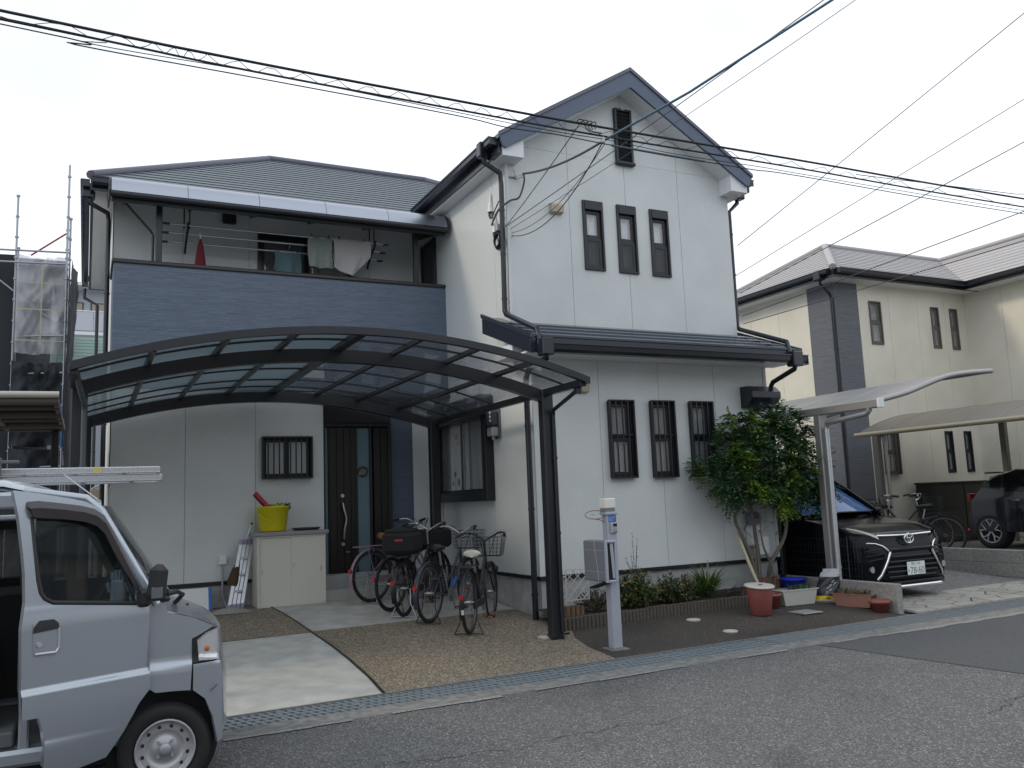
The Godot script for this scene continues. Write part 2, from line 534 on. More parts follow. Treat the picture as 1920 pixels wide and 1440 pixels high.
func setting() -> void:
	struct(ground_sheet("ground", pv([-260, -300, 300, -300, 300, 260, -260, 260]), -0.10, "old_concrete", 20.0, 0.1, -0.42), "wide grey ground under and around the houses", "ground")
	struct(ground_sheet("plot_ground", pv([-14, -14, 26, -14, 26, 2.42, -14, 2.42]), -0.02, "old_concrete", 0.82, 0.1), "bare grey concrete ground of the house plots", "ground")
	struct(ground_sheet("road", pv([-24, 3.1, 40, 3.1, 40, 13, -24, 13]), 0.0, "asphalt", 0.22, 0.2), "worn grey asphalt street with pale stone grains", "road")
	var edge := [Vector2(1.6, 3.13), Vector2(30, 3.13), Vector2(30, 13), Vector2(2.9, 13)]
	for i in 14:
		edge.append(Vector2(lerpf(2.75, 1.61, (i + 1) / 14.0), lerpf(12.0, 3.2, (i + 1) / 14.0)) + Vector2(0.012 * nz.get_noise_1d(i * 30.0), 0))
	struct(ground_sheet("road_patch", PackedVector2Array(edge), 0.004, "new_asphalt", 0.6, 0.06), "smooth darker asphalt patch at the far right of the street", "road patch")
	# driveway: two pale slabs and two fields of washed pebbles that meet at a curved dark joint
	var curve := [Vector2(-2.66, -1.72), Vector2(-2.6, -1.2), Vector2(-2.56, -0.6), Vector2(-2.535, -0.08), Vector2(-2.5, 0.6), Vector2(-2.49, 1.2), Vector2(-2.5, 1.9), Vector2(-2.535, 2.44)]
	var near := func(x: float) -> float: return -0.06 if x < -2.5 else -0.13
	var a := PackedVector2Array([Vector2(-5.1, near.call(-5.0))])
	for q in curve:
		if q.y > -0.09: a.append(q - Vector2(0.013, 0))
	a.append(Vector2(-5.1, 2.44))
	struct(ground_sheet("driveway_slab", a, 0.0, "concrete", 0.4, 0.1), "pale concrete slab of the driveway nearest the silver van", "driveway")
	a = PackedVector2Array()
	for q in curve:
		if q.y > -0.09: a.append(q + Vector2(0.013, 0))
	a.append_array(PackedVector2Array([Vector2(-0.26, 2.44), Vector2(-0.245, 1.9), Vector2(-0.16, 1.5), Vector2(-0.02, 1.2), Vector2(-0.02, -0.16), Vector2(-2.52, -0.13)]))
	struct(ground_sheet("pebble_paving", a, 0.002, "pebbles", 0.4, 0.16), "brown washed pebble paving in front of the bicycles", "paving")
	a = PackedVector2Array()
	for q in curve:
		if q.y < 0.0: a.append(q + Vector2(0.013, 0))
	a.append_array(PackedVector2Array([Vector2(-0.02, -0.175), Vector2(-0.02, -2.2), Vector2(-2.66, -2.2)]))
	struct(ground_sheet("porch_slab", a, 0.001, "concrete", 0.4, 0.1), "pale concrete slab under the bicycles before the front door", "driveway")
	a = PackedVector2Array()
	for q in curve:
		if q.y < 0.0: a.append(q - Vector2(0.013, 0))
	a.append_array(PackedVector2Array([Vector2(-5.1, -0.09), Vector2(-5.1, -2.2), Vector2(-2.68, -2.2)]))
	struct(ground_sheet("pebble_paving", a, 0.003, "pebbles", 0.4, 0.16), "brown pebble paving beside the wall below the left window", "paving")
	var jt := []
	for q in curve: jt.append(V(q.x, gh(q.x, q.y) + 0.001, q.y))
	var b := MB.new()
	b.tube(jt, 0.013, 6)
	tag(b.put("driveway_joint", M["trim_dark"], self), "curved black joint strip dividing the driveway slabs", "joint", "", "structure")
	struct(ground_sheet("yard_ground", pv([-0.36, 2.44, -0.34, 1.9, -0.26, 1.5, -0.1, 1.16, -0.02, 0.3, 3.72, 0.3, 3.72, 2.44]), 0.0, "mossy_soil", 0.3, 0.55), "dark mossy ground of the small front yard", "yard")
	struct(ground_sheet("planting_soil", pv([-0.1, 1.16, 0.6, 1.13, 2.62, 1.09, 2.75, 0.86, 3.6, 0.8, 3.6, 0.5, -0.1, 0.5]), 0.115, "earth", 0.3, 0.3), "dark earth of the planting bed along the wall", "soil")
	# drain along the street: steel grating before the driveway, closed concrete covers before the yard
	var gz0 := 2.46; var gz1 := 2.86
	struct(ground_sheet("drain_kerb", pv([-14, 2.425, 30, 2.425, 30, gz0, -14, gz0]), 0.004, "old_concrete", 0.6, 0.15), "thin concrete lip between the plots and the drain", "kerb")
	struct(ground_sheet("gutter_lip", pv([-14, gz1, 30, gz1, 30, 3.11, -14, 3.11]), 0.0, "old_concrete", 0.45, 0.25), "grey concrete strip between the drain and the asphalt", "kerb")
	struct(ground_sheet("drain_floor", pv([-14, gz0, 1.4, gz0, 1.4, gz1, -14, gz1]), -0.085, "trim_dark", 0.8, 0.1), "dark floor of the street drain", "drain")
	for i in 22:
		var x0 := 1.4 + i * 1.0
		var w := 0.992
		b = MB.new()
		b.xf = Transform3D(Basis(Vector3.BACK, atan(0.0085)), V(x0 + w / 2, gh(x0 + w / 2, 2.46) - 0.04, (gz0 + gz1) / 2))
		b.box(Vector3.ZERO, V(w, 0.09, gz1 - gz0 - 0.01), 0.006)
		for k in 3:
			b.box(V(0, 0.046, -0.12 + k * 0.12), V(w - 0.03, 0.006, 0.03), 0.003)
		var o := b.put("drain_cover", M["gutter_concrete"], self)
		tag(o, "ribbed grey drain cover in the row along the yard and street", "drain cover", "ribbed drain covers along the street", "structure")
	for i in 12:
		var x0 := 1.39 - (i + 1) * 0.6
		var root := thing("drain_grating", "steel drain grating between the driveway and the street", "grating", V(x0 + 0.3, gh(x0 + 0.3, 2.46) - 0.012, (gz0 + gz1) / 2), 0.0, "steel drain gratings before the driveway")
		root.rotation.z = atan(0.0085)
		root.set_meta("kind", "structure")
		b = MB.new()
		for s in [-1.0, 1.0]:
			b.box(V(0, 0, s * 0.19), V(0.596, 0.025, 0.012)); b.box(V(s * 0.293, 0, 0), V(0.01, 0.024, 0.37))
		b.put("frame", M["grate_steel"], root)
		b = MB.new()
		for k in 3:
			b.box(V(0, 0, -0.095 + k * 0.095), V(0.57, 0.022, 0.02))
		b.put("bearing_bar", M["grate_steel"], root)
		b = MB.new()
		for k in 9:
			for j in 4:
				b.box(V(-0.27 + 0.064 * k + (0.03 if j % 2 else 0.0), 0.0, -0.142 + 0.095 * j), V(0.015, 0.02, 0.085), 0.0, Transform3D(Basis(Vector3.UP, 0.35), Vector3.ZERO))
		b.put("cross_bar", M["grate_steel"], root)
	# worn white edge line of the street
	b = MB.new()
	for i in 90:
		var x0 := -3.9 + i * 0.3
		var wd := 0.045 + 0.04 * nz.get_noise_1d(i * 7.0) + (0.05 if x0 > 2.5 else 0.0)
		if nz.get_noise_1d(i * 11.0 + 90.0) < -0.22 and x0 < 2.5: continue
		var z0 := 3.125 + 0.012 * nz.get_noise_1d(i * 5.0)
		var xs := [x0, x0 + 0.301]
		b.quad(V(xs[0], gh(xs[0], z0) + 0.007, z0 + wd), V(xs[1], gh(xs[1], z0) + 0.007, z0 + wd), V(xs[1], gh(xs[1], z0) + 0.007, z0), V(xs[0], gh(xs[0], z0) + 0.007, z0), Vector3.UP)
	struct(b.put("road_marking", M["road_paint"], self), "worn thin white line along the street edge", "road marking")
	# hairline cracks in the asphalt
	mt("crack", 0.035, 0.035, 0.037, 0.95)
	for q in [[-3.2, 4.3, 0.12], [0.6, 5.6, -0.25], [-1.6, 6.4, 0.5]]:
		b = MB.new()
		var p := Vector2(q[0], q[1])
		var dr := Vector2.from_angle(q[2])
		for i in 34:
			var e := p + dr.rotated(rng.randf_range(-0.8, 0.8)) * 0.07
			var s := (e - p).orthogonal().normalized() * rng.randf_range(0.0015, 0.004)
			var y := 0.004
			b.quad(V(p.x - s.x, gh(p.x, p.y) + y, p.y - s.y), V(p.x + s.x, gh(p.x, p.y) + y, p.y + s.y), V(e.x + s.x, gh(e.x, e.y) + y, e.y + s.y), V(e.x - s.x, gh(e.x, e.y) + y, e.y - s.y), Vector3.UP)
			p = e
		tag(b.put("road_crack", M["crack"], self), "thin dark crack wandering over the asphalt street", "crack", "hairline cracks in the street", "structure")
	crazy_paving()

func crazy_paving() -> void:
	mt("flag_stone", 0.4, 0.385, 0.35, 0.8)
	mottle(M["flag_stone"], M["flag_stone"].albedo_color, 0.03, 1.4, 0.75, 1.15)
	struct(ground_sheet("parking_slab", pv([3.9, -6, 7.55, -6, 7.55, 2.42, 3.9, 2.42]), 0.002, "old_concrete", 0.6, 0.15), "grey concrete parking space under the black minivan", "parking")
	var root := thing("stone_paving", "crazy paving of pale irregular flagstones before the minivan", "paving")
	root.set_meta("kind", "structure")
	var seeds := []
	for i in 11:
		for j in 4:
			seeds.append(Vector2(3.95 + (i + 0.5) * 0.33 + rng.randf_range(-0.13, 0.13), 1.36 + (j + 0.5) * 0.27 + rng.randf_range(-0.1, 0.1)))
	for s in seeds:
		var poly := pv([3.93, 1.36, 7.5, 1.36, 7.5, 2.41, 3.93, 2.41])
		for o in seeds:
			if o == s or (o - s).length() > 1.2: continue
			var mid: Vector2 = (s + o) / 2.0
			var d: Vector2 = (o - s).normalized()
			var q := Vector2(-d.y, d.x)
			var half := PackedVector2Array([mid + q * 9.0, mid - q * 9.0, mid - q * 9.0 - d * 9.0, mid + q * 9.0 - d * 9.0])
			var r := Geometry2D.intersect_polygons(poly, half)
			if r.is_empty(): break
			poly = r[0]
		var r2 := Geometry2D.offset_polygon(poly, -0.012, Geometry2D.JOIN_MITER)
		if r2.is_empty(): continue
		var b := MB.new()
		var w := rng.randf_range(0.8, 1.12)
		b.tint = Color(w, w * 0.99, w * 0.97)
		for q in [0, 1]:
			var pl: PackedVector2Array = r2[0]
			var ids := Geometry2D.triangulate_polygon(pl)
			if q == 0:
				for i in range(0, ids.size(), 3):
					var pt := []
					for k in 3: pt.append(V(pl[ids[i + k]].x, gh(pl[ids[i + k]].x, pl[ids[i + k]].y) + 0.016, pl[ids[i + k]].y))
					b.tri(pt[0], pt[1], pt[2], Vector3.UP, Vector3.UP, Vector3.UP)
			else:
				var cc := Vector2.ZERO
				for e in pl: cc += e / pl.size()
				for i in pl.size():
					var p0 := pl[i]; var p1 := pl[(i + 1) % pl.size()]
					var m2: Vector2 = (p0 + p1) / 2.0 - cc
					b.quad(V(p0.x, gh(p0.x, p0.y) + 0.016, p0.y), V(p1.x, gh(p1.x, p1.y) + 0.016, p1.y), V(p1.x, gh(p1.x, p1.y), p1.y), V(p0.x, gh(p0.x, p0.y), p0.y), V(m2.x, 0, m2.y))
		b.put("flagstone", M["flag_stone"], root)

func face_front(z: float) -> Transform3D: return Transform3D(Basis(), V(0, 0, z))
func face_left(x: float) -> Transform3D: return Transform3D(Basis(V(0, 0, 1), V(0, 1, 0), V(-1, 0, 0)), V(x, 0, 0))   # local x runs along +z
func face_right(x: float) -> Transform3D: return Transform3D(Basis(V(0, 0, -1), V(0, 1, 0), V(1, 0, 0)), V(x, 0, 0))  # local x runs along -z

func cells(b: MB, r: Rect2, z0: float, z1: float, holes: Array) -> void:
	var xs := [r.position.x, r.end.x]
	var ys := [r.position.y, r.end.y]
	var hit := []
	for h in holes:
		if (h as Rect2).intersects(r):
			hit.append(h)
			for k in [h.position.x, h.end.x]:
				if k > r.position.x and k < r.end.x: xs.append(k)
			for k in [h.position.y, h.end.y]:
				if k > r.position.y and k < r.end.y: ys.append(k)
	xs.sort(); ys.sort()
	for i in xs.size() - 1:
		for j in ys.size() - 1:
			var w: float = xs[i + 1] - xs[i]; var h2: float = ys[j + 1] - ys[j]
			if w < 1e-4 or h2 < 1e-4: continue
			var mid := Vector2(xs[i] + w / 2, ys[j] + h2 / 2)
			var open := false
			for h in hit:
				if (h as Rect2).has_point(mid): open = true
			if not open:
				b.box(V(mid.x, mid.y, (z0 + z1) / 2), V(w, h2, z1 - z0))

func panel_wall(root: Node, t: Transform3D, r: Rect2, seams: Array, holes: Array, mat: String) -> void:
	var b := MB.new()
	b.xf = t
	cells(b, Rect2(r.position.x + 0.02, r.position.y, r.size.x - 0.04, r.size.y), -0.14, -0.012, holes)
	b.put("wall", M["seam"], root)
	var xs := [r.position.x]
	seams.sort()
	for s in seams:
		if s > r.position.x + 0.03 and s < r.end.x - 0.03: xs.append(s)
	xs.append(r.end.x)
	for i in xs.size() - 1:
		b = MB.new()
		b.xf = t
		var g0 := 0.0 if i == 0 else 0.003
		var g1 := 0.0 if i == xs.size() - 2 else 0.003
		cells(b, Rect2(xs[i] + g0, r.position.y, xs[i + 1] - xs[i] - g0 - g1, r.size.y), -0.012, 0.0, holes)
		b.put("siding_panel", M[mat], root)

func frame_bars(b: MB, r: Rect2, w: float, z0: float, z1: float, bev := 0.004) -> void:
	var c := r.get_center(); var d := z1 - z0; var zc := (z0 + z1) / 2
	b.box(V(r.position.x + w / 2, c.y, zc), V(w, r.size.y, d), bev)
	b.box(V(r.end.x - w / 2, c.y, zc), V(w, r.size.y, d), bev)
	b.box(V(c.x, r.position.y + w / 2, zc), V(r.size.x - 2 * w, w, d), bev)
	b.box(V(c.x, r.end.y - w / 2, zc), V(r.size.x - 2 * w, w, d), bev)

func pane(root: Node, t: Transform3D, r: Rect2, z: float, mat := "glass", called := "pane") -> MeshInstance3D:
	var b := MB.new()
	b.xf = t
	b.box(V(r.get_center().x, r.get_center().y, z), V(r.size.x, r.size.y, 0.006))
	return b.put(called, M[mat], root)

func drape(root: Node, t: Transform3D, r: Rect2, z: float, mat: String, folds := 9.0, called := "curtain") -> MeshInstance3D:
	var b := MB.new()
	b.xf = t
	b.surf(48, 6, func(u: float, v: float) -> Vector3: return V(r.position.x + u * r.size.x, r.position.y + v * r.size.y, z + 0.012 * sin(u * folds * TAU) + 0.006 * sin(u * folds * 2.3 * TAU + v * 2.0)))
	return b.put(called, M[mat], root)

func slit_window(root: Node, t: Transform3D, r: Rect2, fr: String, grille: bool, drawn: String, header := 0.0) -> void:
	var b := MB.new()
	b.xf = t
	frame_bars(b, r, 0.03, -0.05, 0.03)
	if header > 0.0:
		b.box(V(r.get_center().x, r.end.y - header / 2 - 0.03, 0.0), V(r.size.x - 0.06, header, 0.08), 0.003)
	var y0 := r.position.y + 0.03; var y1 := r.end.y - 0.03 - header
	var ym := y0 + (y1 - y0) * 0.52
	var inner := Rect2(r.position.x + 0.03, y0, r.size.x - 0.06, ym - y0)
	frame_bars(b, inner, 0.045, -0.03, 0.005)
	var upper := Rect2(inner.position.x, ym, inner.size.x, y1 - ym)
	frame_bars(b, upper, 0.045, -0.045, -0.008)
	var win := b.put("window", M[fr], root)
	pane(win, t, inner.grow(-0.04), -0.012)
	pane(win, t, upper.grow(-0.04), -0.028)
	if drawn == "curtain_white": pane(win, t, inner.grow(-0.042), 0.0, "insect_screen", "insect_screen")
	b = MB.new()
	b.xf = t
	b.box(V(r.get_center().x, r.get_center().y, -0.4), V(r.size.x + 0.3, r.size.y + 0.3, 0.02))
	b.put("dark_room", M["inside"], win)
	if drawn: drape(win, t, r.grow(-0.02), -0.09, drawn, 3.0)
	if grille:
		b = MB.new()
		b.xf = t
		frame_bars(b, r.grow(0.008), 0.02, 0.031, 0.085, 0.003)
		b.put("grille_frame", M[fr], win)
		for i in 3:
			b = MB.new()
			b.xf = t
			b.box(V(r.position.x + r.size.x * (i + 1) / 4.0, r.get_center().y, 0.07), V(0.018, r.size.y - 0.02, 0.014), 0.003)
			b.put("grille_bar", M[fr], win)
		b = MB.new()
		b.xf = t
		b.box(V(r.get_center().x, r.get_center().y + 0.05, 0.055), V(r.size.x - 0.02, 0.02, 0.012), 0.003)
		b.put("cross_rail", M[fr], win)

func downpipe(root: Node, pts: Array, mat := "gutter_dark", r := 0.032, called := "downpipe") -> MeshInstance3D:
	var b := MB.new()
	b.tube(pts, r, 10)
	for i in range(1, pts.size()):
		var a: Vector3 = pts[i - 1]; var c: Vector3 = pts[i]
		if a.distance_to(c) > 1.2:
			for k in [0.2, 0.55, 0.9]:
				var q := a.lerp(c, k)
				b.tube([q - (c - a).normalized() * 0.012, q + (c - a).normalized() * 0.012], r + 0.006, 10)
	return b.put(called, M[mat], root)

func gutter(root: Node, a: Vector3, c: Vector3, out: Vector3, mat := "gutter_dark") -> void:  # an eaves gutter from a to c, its open side up, out: horizontal direction away from the wall
	var b := MB.new()
	var L := (c - a).length()
	var d := (c - a).normalized()
	b.xf = Transform3D(Basis(d, Vector3.UP, d.cross(Vector3.UP)), a)
	if b.xf.basis.z.dot(out) < 0.0: b.xf = Transform3D(Basis(-d, Vector3.UP, (-d).cross(Vector3.UP)), c)
	var prof := [Vector2(0.0, 0.11), Vector2(0.0, 0.0), Vector2(0.07, 0.0), Vector2(0.10, 0.03), Vector2(0.105, 0.085), Vector2(0.118, 0.09), Vector2(0.118, 0.11)]
	for i in prof.size() - 1:
		var p: Vector2 = prof[i]; var q: Vector2 = prof[i + 1]
		var e := q - p
		var nn := V(0, -e.x, e.y)
		b.quad(V(0, p.y, p.x), V(L, p.y, p.x), V(L, q.y, q.x), V(0, q.y, q.x), nn)
		p -= Vector2(e.y, -e.x).normalized() * 0.004; q -= Vector2(e.y, -e.x).normalized() * 0.004
		b.quad(V(0, p.y, p.x), V(L, p.y, p.x), V(L, q.y, q.x), V(0, q.y, q.x), -nn)
	for x in [0.003, L - 0.003]:
		b.box(V(x, 0.052, 0.055), V(0.005, 0.1, 0.108))
	b.put("gutter", M[mat], root)

func hip_roof(root: Node, a: Vector3, sx: float, sz: float, rise: float, run: float, over: Array, mat: String, edge: String, n: int, vary: float, sides: Array) -> void:  # a: front left eave corner; slopes with courses on the listed sides
	var A := a; var B := a + V(sx, 0, 0); var C := a + V(sx, 0, -sz); var D := a + V(0, 0, -sz)
	var R1 := a + V(run, rise, -sz / 2); var R2 := a + V(sx - run, rise, -sz / 2)
	var b := MB.new()
	b.quad(A, B, R2, R1); b.face(B, C, R2); b.quad(C, D, R1, R2); b.face(D, A, R1)
	b.quad(A + V(0, -0.03, 0), D + V(0, -0.03, 0), C + V(0, -0.03, 0), B + V(0, -0.03, 0), Vector3.DOWN)
	b.put("roof", M[mat], root)
	for s in sides:
		var P: Vector3 = [A, D][s]; var Q: Vector3 = [B, A][s]; var PU: Vector3 = [R1, R1][s]; var QU: Vector3 = [R2, R1][s]
		var nn := (Q - P).cross(PU - P).normalized()
		for i in n:
			b = MB.new()
			var w := 1.0 + rng.randf_range(-vary, vary)
			b.tint = Color(w, w, w)
			var t0 := float(i) / n; var t1 := minf(1.0, (i + 1.25) / n)
			var p := P.lerp(PU, t0) + nn * 0.022; var q := Q.lerp(QU, t0) + nn * 0.022
			var r := Q.lerp(QU, t1) + nn * 0.006; var u := P.lerp(PU, t1) + nn * 0.006
			b.quad(p, q, r, u, nn)
			b.quad(p - nn * 0.016, q - nn * 0.016, q, p, (P - PU).normalized())
			b.put("slate_course", M[mat], root)
	b = MB.new()
	for e in [[A, R1], [B, R2], [C, R2], [D, R1], [R1, R2]]:
		b.tube([e[0] + V(0, 0.025, 0), e[1] + V(0, 0.025, 0)], 0.06, 8, false, 1.3)
	b.put("ridge_cap", M[edge], root)
	# fascia boards and the soffit behind them
	b = MB.new()
	var f := 0.17
	b.box((A + B) / 2 + V(0, -f / 2 - 0.01, -0.02), V(sx, f, 0.03)); b.box((C + D) / 2 + V(0, -f / 2 - 0.01, 0.02), V(sx, f, 0.03))
	b.box((A + D) / 2 + V(0.02, -f / 2 - 0.01, 0), V(0.03, f, sz - 0.08)); b.box((B + C) / 2 + V(-0.02, -f / 2 - 0.01, 0), V(0.03, f, sz - 0.08))
	b.put("fascia", M["gutter_dark"], root)
	b = MB.new()
	b.box((A + C) / 2 + V(0, -f + 0.01, 0), V(sx - 0.08, 0.02, sz - 0.08))
	b.put("soffit", M["white_paint"], root)

func main_house() -> void:
	var h := thing("house", "two storey pale grey house with navy balcony parapet and dark gabled wing", "house")
	# ---- gabled wing
	var up := [Rect2(1.127, 4.383, 0.32, 0.967), Rect2(1.671, 4.383, 0.317, 0.967), Rect2(2.22, 4.383, 0.316, 0.967)]
	var low := [Rect2(1.04, 1.595, 0.358, 0.965), Rect2(1.675, 1.59, 0.352, 0.972), Rect2(2.296, 1.59, 0.36, 0.972)]
	var seams := [0.93, 1.84, 2.75]
	panel_wall(h, face_front(0), Rect2(0, 3.4, 3.66, 2.57), seams, up, "siding")
	panel_wall(h, face_front(0.485), Rect2(0, 0.47, 3.66, 2.7), seams, low, "siding")
	for r in up: slit_window(h, face_front(0), r, "bronze", false, "curtain_white", 0.1)
	for r in low: slit_window(h, face_front(0.485), r, "trim_dark", true, "curtain_grey")
	# gable
	var gab := pv([0.0, 5.973, 3.66, 5.973, 1.83, 7.1])
	for i in 4:
		var x0: float = [0.0, 0.933, 1.843, 2.753][i]; var x1: float = [0.927, 1.837, 2.747, 3.66][i]
		for pc in Geometry2D.intersect_polygons(gab, pv([x0, 5.0, x1, 5.0, x1, 8.0, x0, 8.0])):
			var b := MB.new()
			b.extr(pc, -0.1, 0.0)
			b.put("siding_panel", M["siding"], h)
	var lv := MB.new()
	frame_bars(lv, Rect2(1.71, 5.955, 0.285, 0.8), 0.035, 0.0, 0.05)
	lv.box(V(1.855, 5.952, 0.035), V(0.31, 0.05, 0.075), 0.012)
	lv.box(V(1.85, 6.35, 0.008), V(0.22, 0.74, 0.01))
	var louvre := lv.put("gable_vent", M["bronze"], h)
	for i in 13:
		bx("slat", louvre, "bronze", V(1.852, 6.02 + i * 0.055, 0.028), V(0.212, 0.045, 0.006), 0.0, Transform3D(Basis(Vector3.RIGHT, 0.7), Vector3.ZERO))
	bx("label", louvre, "steel", V(1.85, 6.742, 0.052), V(0.05, 0.012, 0.003))
	# side walls of the wing
	var bay := Rect2(-2.5, 1.45, 1.74, 1.1)
	panel_wall(h, face_left(0.0), Rect2(-2.5, 0.47, 2.97, 2.93), [-1.6, -0.7], [bay], "siding")
	panel_wall(h, face_left(0.0), Rect2(-3.1, 3.4, 3.085, 2.45), [-0.42], [], "siding_gloss")
	panel_wall(h, face_right(3.66), Rect2(-0.47, 0.47, 8.5, 2.7), [0.5, 1.4, 2.3], [], "siding")
	panel_wall(h, face_right(3.66), Rect2(0.015, 3.17, 8.02, 2.6), [0.9, 1.8, 2.7], [], "siding")
	bx("corner_trim", h, "siding", V(0.012, 4.65, 0.006), V(0.05, 2.5, 0.02), 0.004)
	bx("corner_trim", h, "siding", V(0.012, 1.82, 0.491), V(0.05, 2.7, 0.02), 0.004)
	bx("corner_trim", h, "siding", V(3.648, 1.82, 0.491), V(0.05, 2.7, 0.02), 0.004)
	# foundations and the dark flashing above them
	bx("foundation", h, "foundation", V(1.83, 0.1, -3.8), V(3.62, 0.72, 8.53))
	bx("foundation", h, "foundation", V(-2.25, 0.1, -5.12), V(4.5, 0.72, 5.86))
	var b := MB.new()
	bx("base_flashing", h, "trim_dark", V(1.83, 0.455, 0.495), V(3.69, 0.045, 0.03), 0.004)
	bx("base_flashing", h, "trim_dark", V(-0.01, 0.455, -1.05), V(0.03, 0.045, 3.06), 0.004)
	bx("base_flashing", h, "trim_dark", V(-3.215, 0.475, -2.163), V(2.62, 0.045, 0.03), 0.004)
	# wing roof: two slopes, the barge boards of the gable, soffits and boxed eaves
	for s in [-1.0, 1.0]:
		var t := Transform3D(Basis(V(s, 0, 0), Vector3.UP, V(0, 0, 1)), V(1.83, 0, 0))
		b = MB.new()
		b.xf = t
		b.extr(pv([0, 7.225, 2.06, 5.965, 2.06, 5.905, 0, 7.165]), -5.2, 0.30)
		b.put("roof_slope", M["slate"], h)
		b = MB.new()
		b.xf = t
		b.extr(pv([0, 7.24, 2.065, 5.977, 2.065, 5.925, 0, 7.188]), 0.301, 0.325)
		b.put("barge_cap", M["fascia_cap"], h)
		b = MB.new()
		b.xf = t
		b.extr(pv([0, 7.187, 2.05, 5.932, 2.0, 5.80, 1.955, 5.79, 0, 6.955]), 0.27, 0.305)
		b.put("barge_board", M["fascia"], h)
		b = MB.new()
		b.xf = t
		b.extr(pv([0, 6.985, 1.95, 5.80, 1.95, 5.775, 0, 6.958]), 0.001, 0.269)
		b.put("gable_soffit", M["white_paint"], h)
		b = MB.new()
		b.xf = t
		b.extr(pv([1.69, 5.70, 1.99, 5.70, 1.99, 5.82, 1.69, 5.99]), 0.002, 0.262)
		b.put("eave_box", M["white_paint"], h)
		b = MB.new()
		b.xf = t
		b.box(V(1.925, 5.712, -1.4), V(0.19, 0.02, 2.8))
		b.put("eave_soffit", M["white_paint"], h)
		b = MB.new()
		b.xf = t
		b.box(V(2.03, 5.82, -1.25), V(0.03, 0.2, 3.0))
		b.put("fascia", M["gutter_dark"], h)
	gutter(h, V(-0.215, 5.83, -2.72), V(-0.215, 5.83, 0.23), Vector3.LEFT)
	gutter(h, V(3.875, 5.83, -2.72), V(3.875, 5.83, 0.23), Vector3.RIGHT)
	bx("rain_head", h, "gutter_dark", V(-0.29, 5.86, -0.06), V(0.13, 0.2, 0.12), 0.012)
	bx("rain_head", h, "gutter_dark", V(3.95, 5.80, -0.06), V(0.13, 0.16, 0.12), 0.012)
	# pent roof
	b = MB.new()
	for q in [[-0.25, 0.0, -0.3], [0.0, 3.66, 0.0], [3.66, 3.83, -0.3]]:
		var y0: float = 3.605 - q[2] * 0.38
		b.extr(pv([q[2], y0, 1.0, 3.225, 1.0, 3.165, q[2], y0 - 0.06]), q[0], q[1], Transform3D(Basis(V(0, 0, 1), Vector3.UP, V(1, 0, 0)), Vector3.ZERO))
	b.put("pent_roof", M["pent_metal"], h)
	for i in 4:
		b = MB.new()
		var z0 := 0.02 + i * 0.25
		b.quad(V(-0.24, 3.612 - (z0 + 0.25) * 0.38 + 0.022, z0 + 0.25), V(3.82, 3.612 - (z0 + 0.25) * 0.38 + 0.022, z0 + 0.25), V(3.82, 3.612 - z0 * 0.38 + 0.004, z0), V(-0.24, 3.612 - z0 * 0.38 + 0.004, z0))
		b.quad(V(-0.24, 3.612 - (z0 + 0.25) * 0.38 - 0.004, z0 + 0.25), V(3.82, 3.612 - (z0 + 0.25) * 0.38 - 0.004, z0 + 0.25), V(3.82, 3.612 - (z0 + 0.25) * 0.38 + 0.022, z0 + 0.25), V(-0.24, 3.612 - (z0 + 0.25) * 0.38 + 0.022, z0 + 0.25))
		b.put("metal_course", M["pent_metal"], h)
	for x in [-0.262, 3.842]:
		b = MB.new()
		b.extr(pv([-0.3, 3.70, 1.0, 3.21, 1.0, 3.03, -0.3, 3.50]), x - 0.012, x + 0.012, Transform3D(Basis(V(0, 0, 1), Vector3.UP, V(1, 0, 0)), Vector3.ZERO))
		b.put("barge_board", M["gutter_dark"], h)
		b = MB.new()
		b.extr(pv([-0.32, 3.76, 1.02, 3.255, 1.02, 3.205, -0.32, 3.705]), x - 0.022, x + 0.022, Transform3D(Basis(V(0, 0, 1), Vector3.UP, V(1, 0, 0)), Vector3.ZERO))
		b.put("barge_cap", M["pent_metal"], h)
	bx("fascia", h, "gutter_dark", V(1.79, 3.12, 0.995), V(4.08, 0.17, 0.03))
	bx("soffit", h, "white_paint", V(1.79, 3.075, 0.735), V(4.06, 0.02, 0.49))
	bx("eave_box", h, "white_paint", V(-0.13, 3.16, 0.24), V(0.23, 0.15, 0.48))
	bx("eave_box", h, "white_paint", V(3.745, 3.16, 0.24), V(0.16, 0.15, 0.48))
	bx("cornice", h, "white_paint", V(1.83, 3.15, 0.497), V(3.66, 0.03, 0.02))
	gutter(h, V(-0.2, 3.035, 1.012), V(3.86, 3.035, 1.012), Vector3.BACK)
	bx("rain_head", h, "gutter_dark", V(-0.12, 3.09, 1.08), V(0.15, 0.2, 0.15), 0.012)
	bx("rain_head", h, "gutter_dark", V(3.66, 3.09, 1.08), V(0.17, 0.2, 0.15), 0.012)
	bx("gutter_end", h, "gutter_dark", V(3.95, 3.10, 0.9), V(0.2, 0.1, 0.1), 0.01)
	downpipe(h, [V(-0.28, 5.8, -0.06), V(-0.28, 5.7, -0.06), V(-0.08, 5.56, 0.0), V(-0.07, 5.4, 0.0), V(-0.06, 3.75, -0.06)])
	downpipe(h, [V(-0.06, 3.77, -0.06), V(-0.07, 3.70, 0.0), V(-0.17, 3.32, 0.98), V(-0.17, 3.12, 1.04)], "gutter_dark", 0.034)
	downpipe(h, [V(3.9, 5.75, -0.06), V(3.9, 5.66, -0.06), V(3.72, 5.5, -0.05), V(3.72, 3.75, -0.06)])
	downpipe(h, [V(3.72, 3.77, -0.06), V(3.71, 3.71, 0.0), V(3.64, 3.34, 0.98), V(3.64, 3.12, 1.04)], "gutter_dark", 0.034)
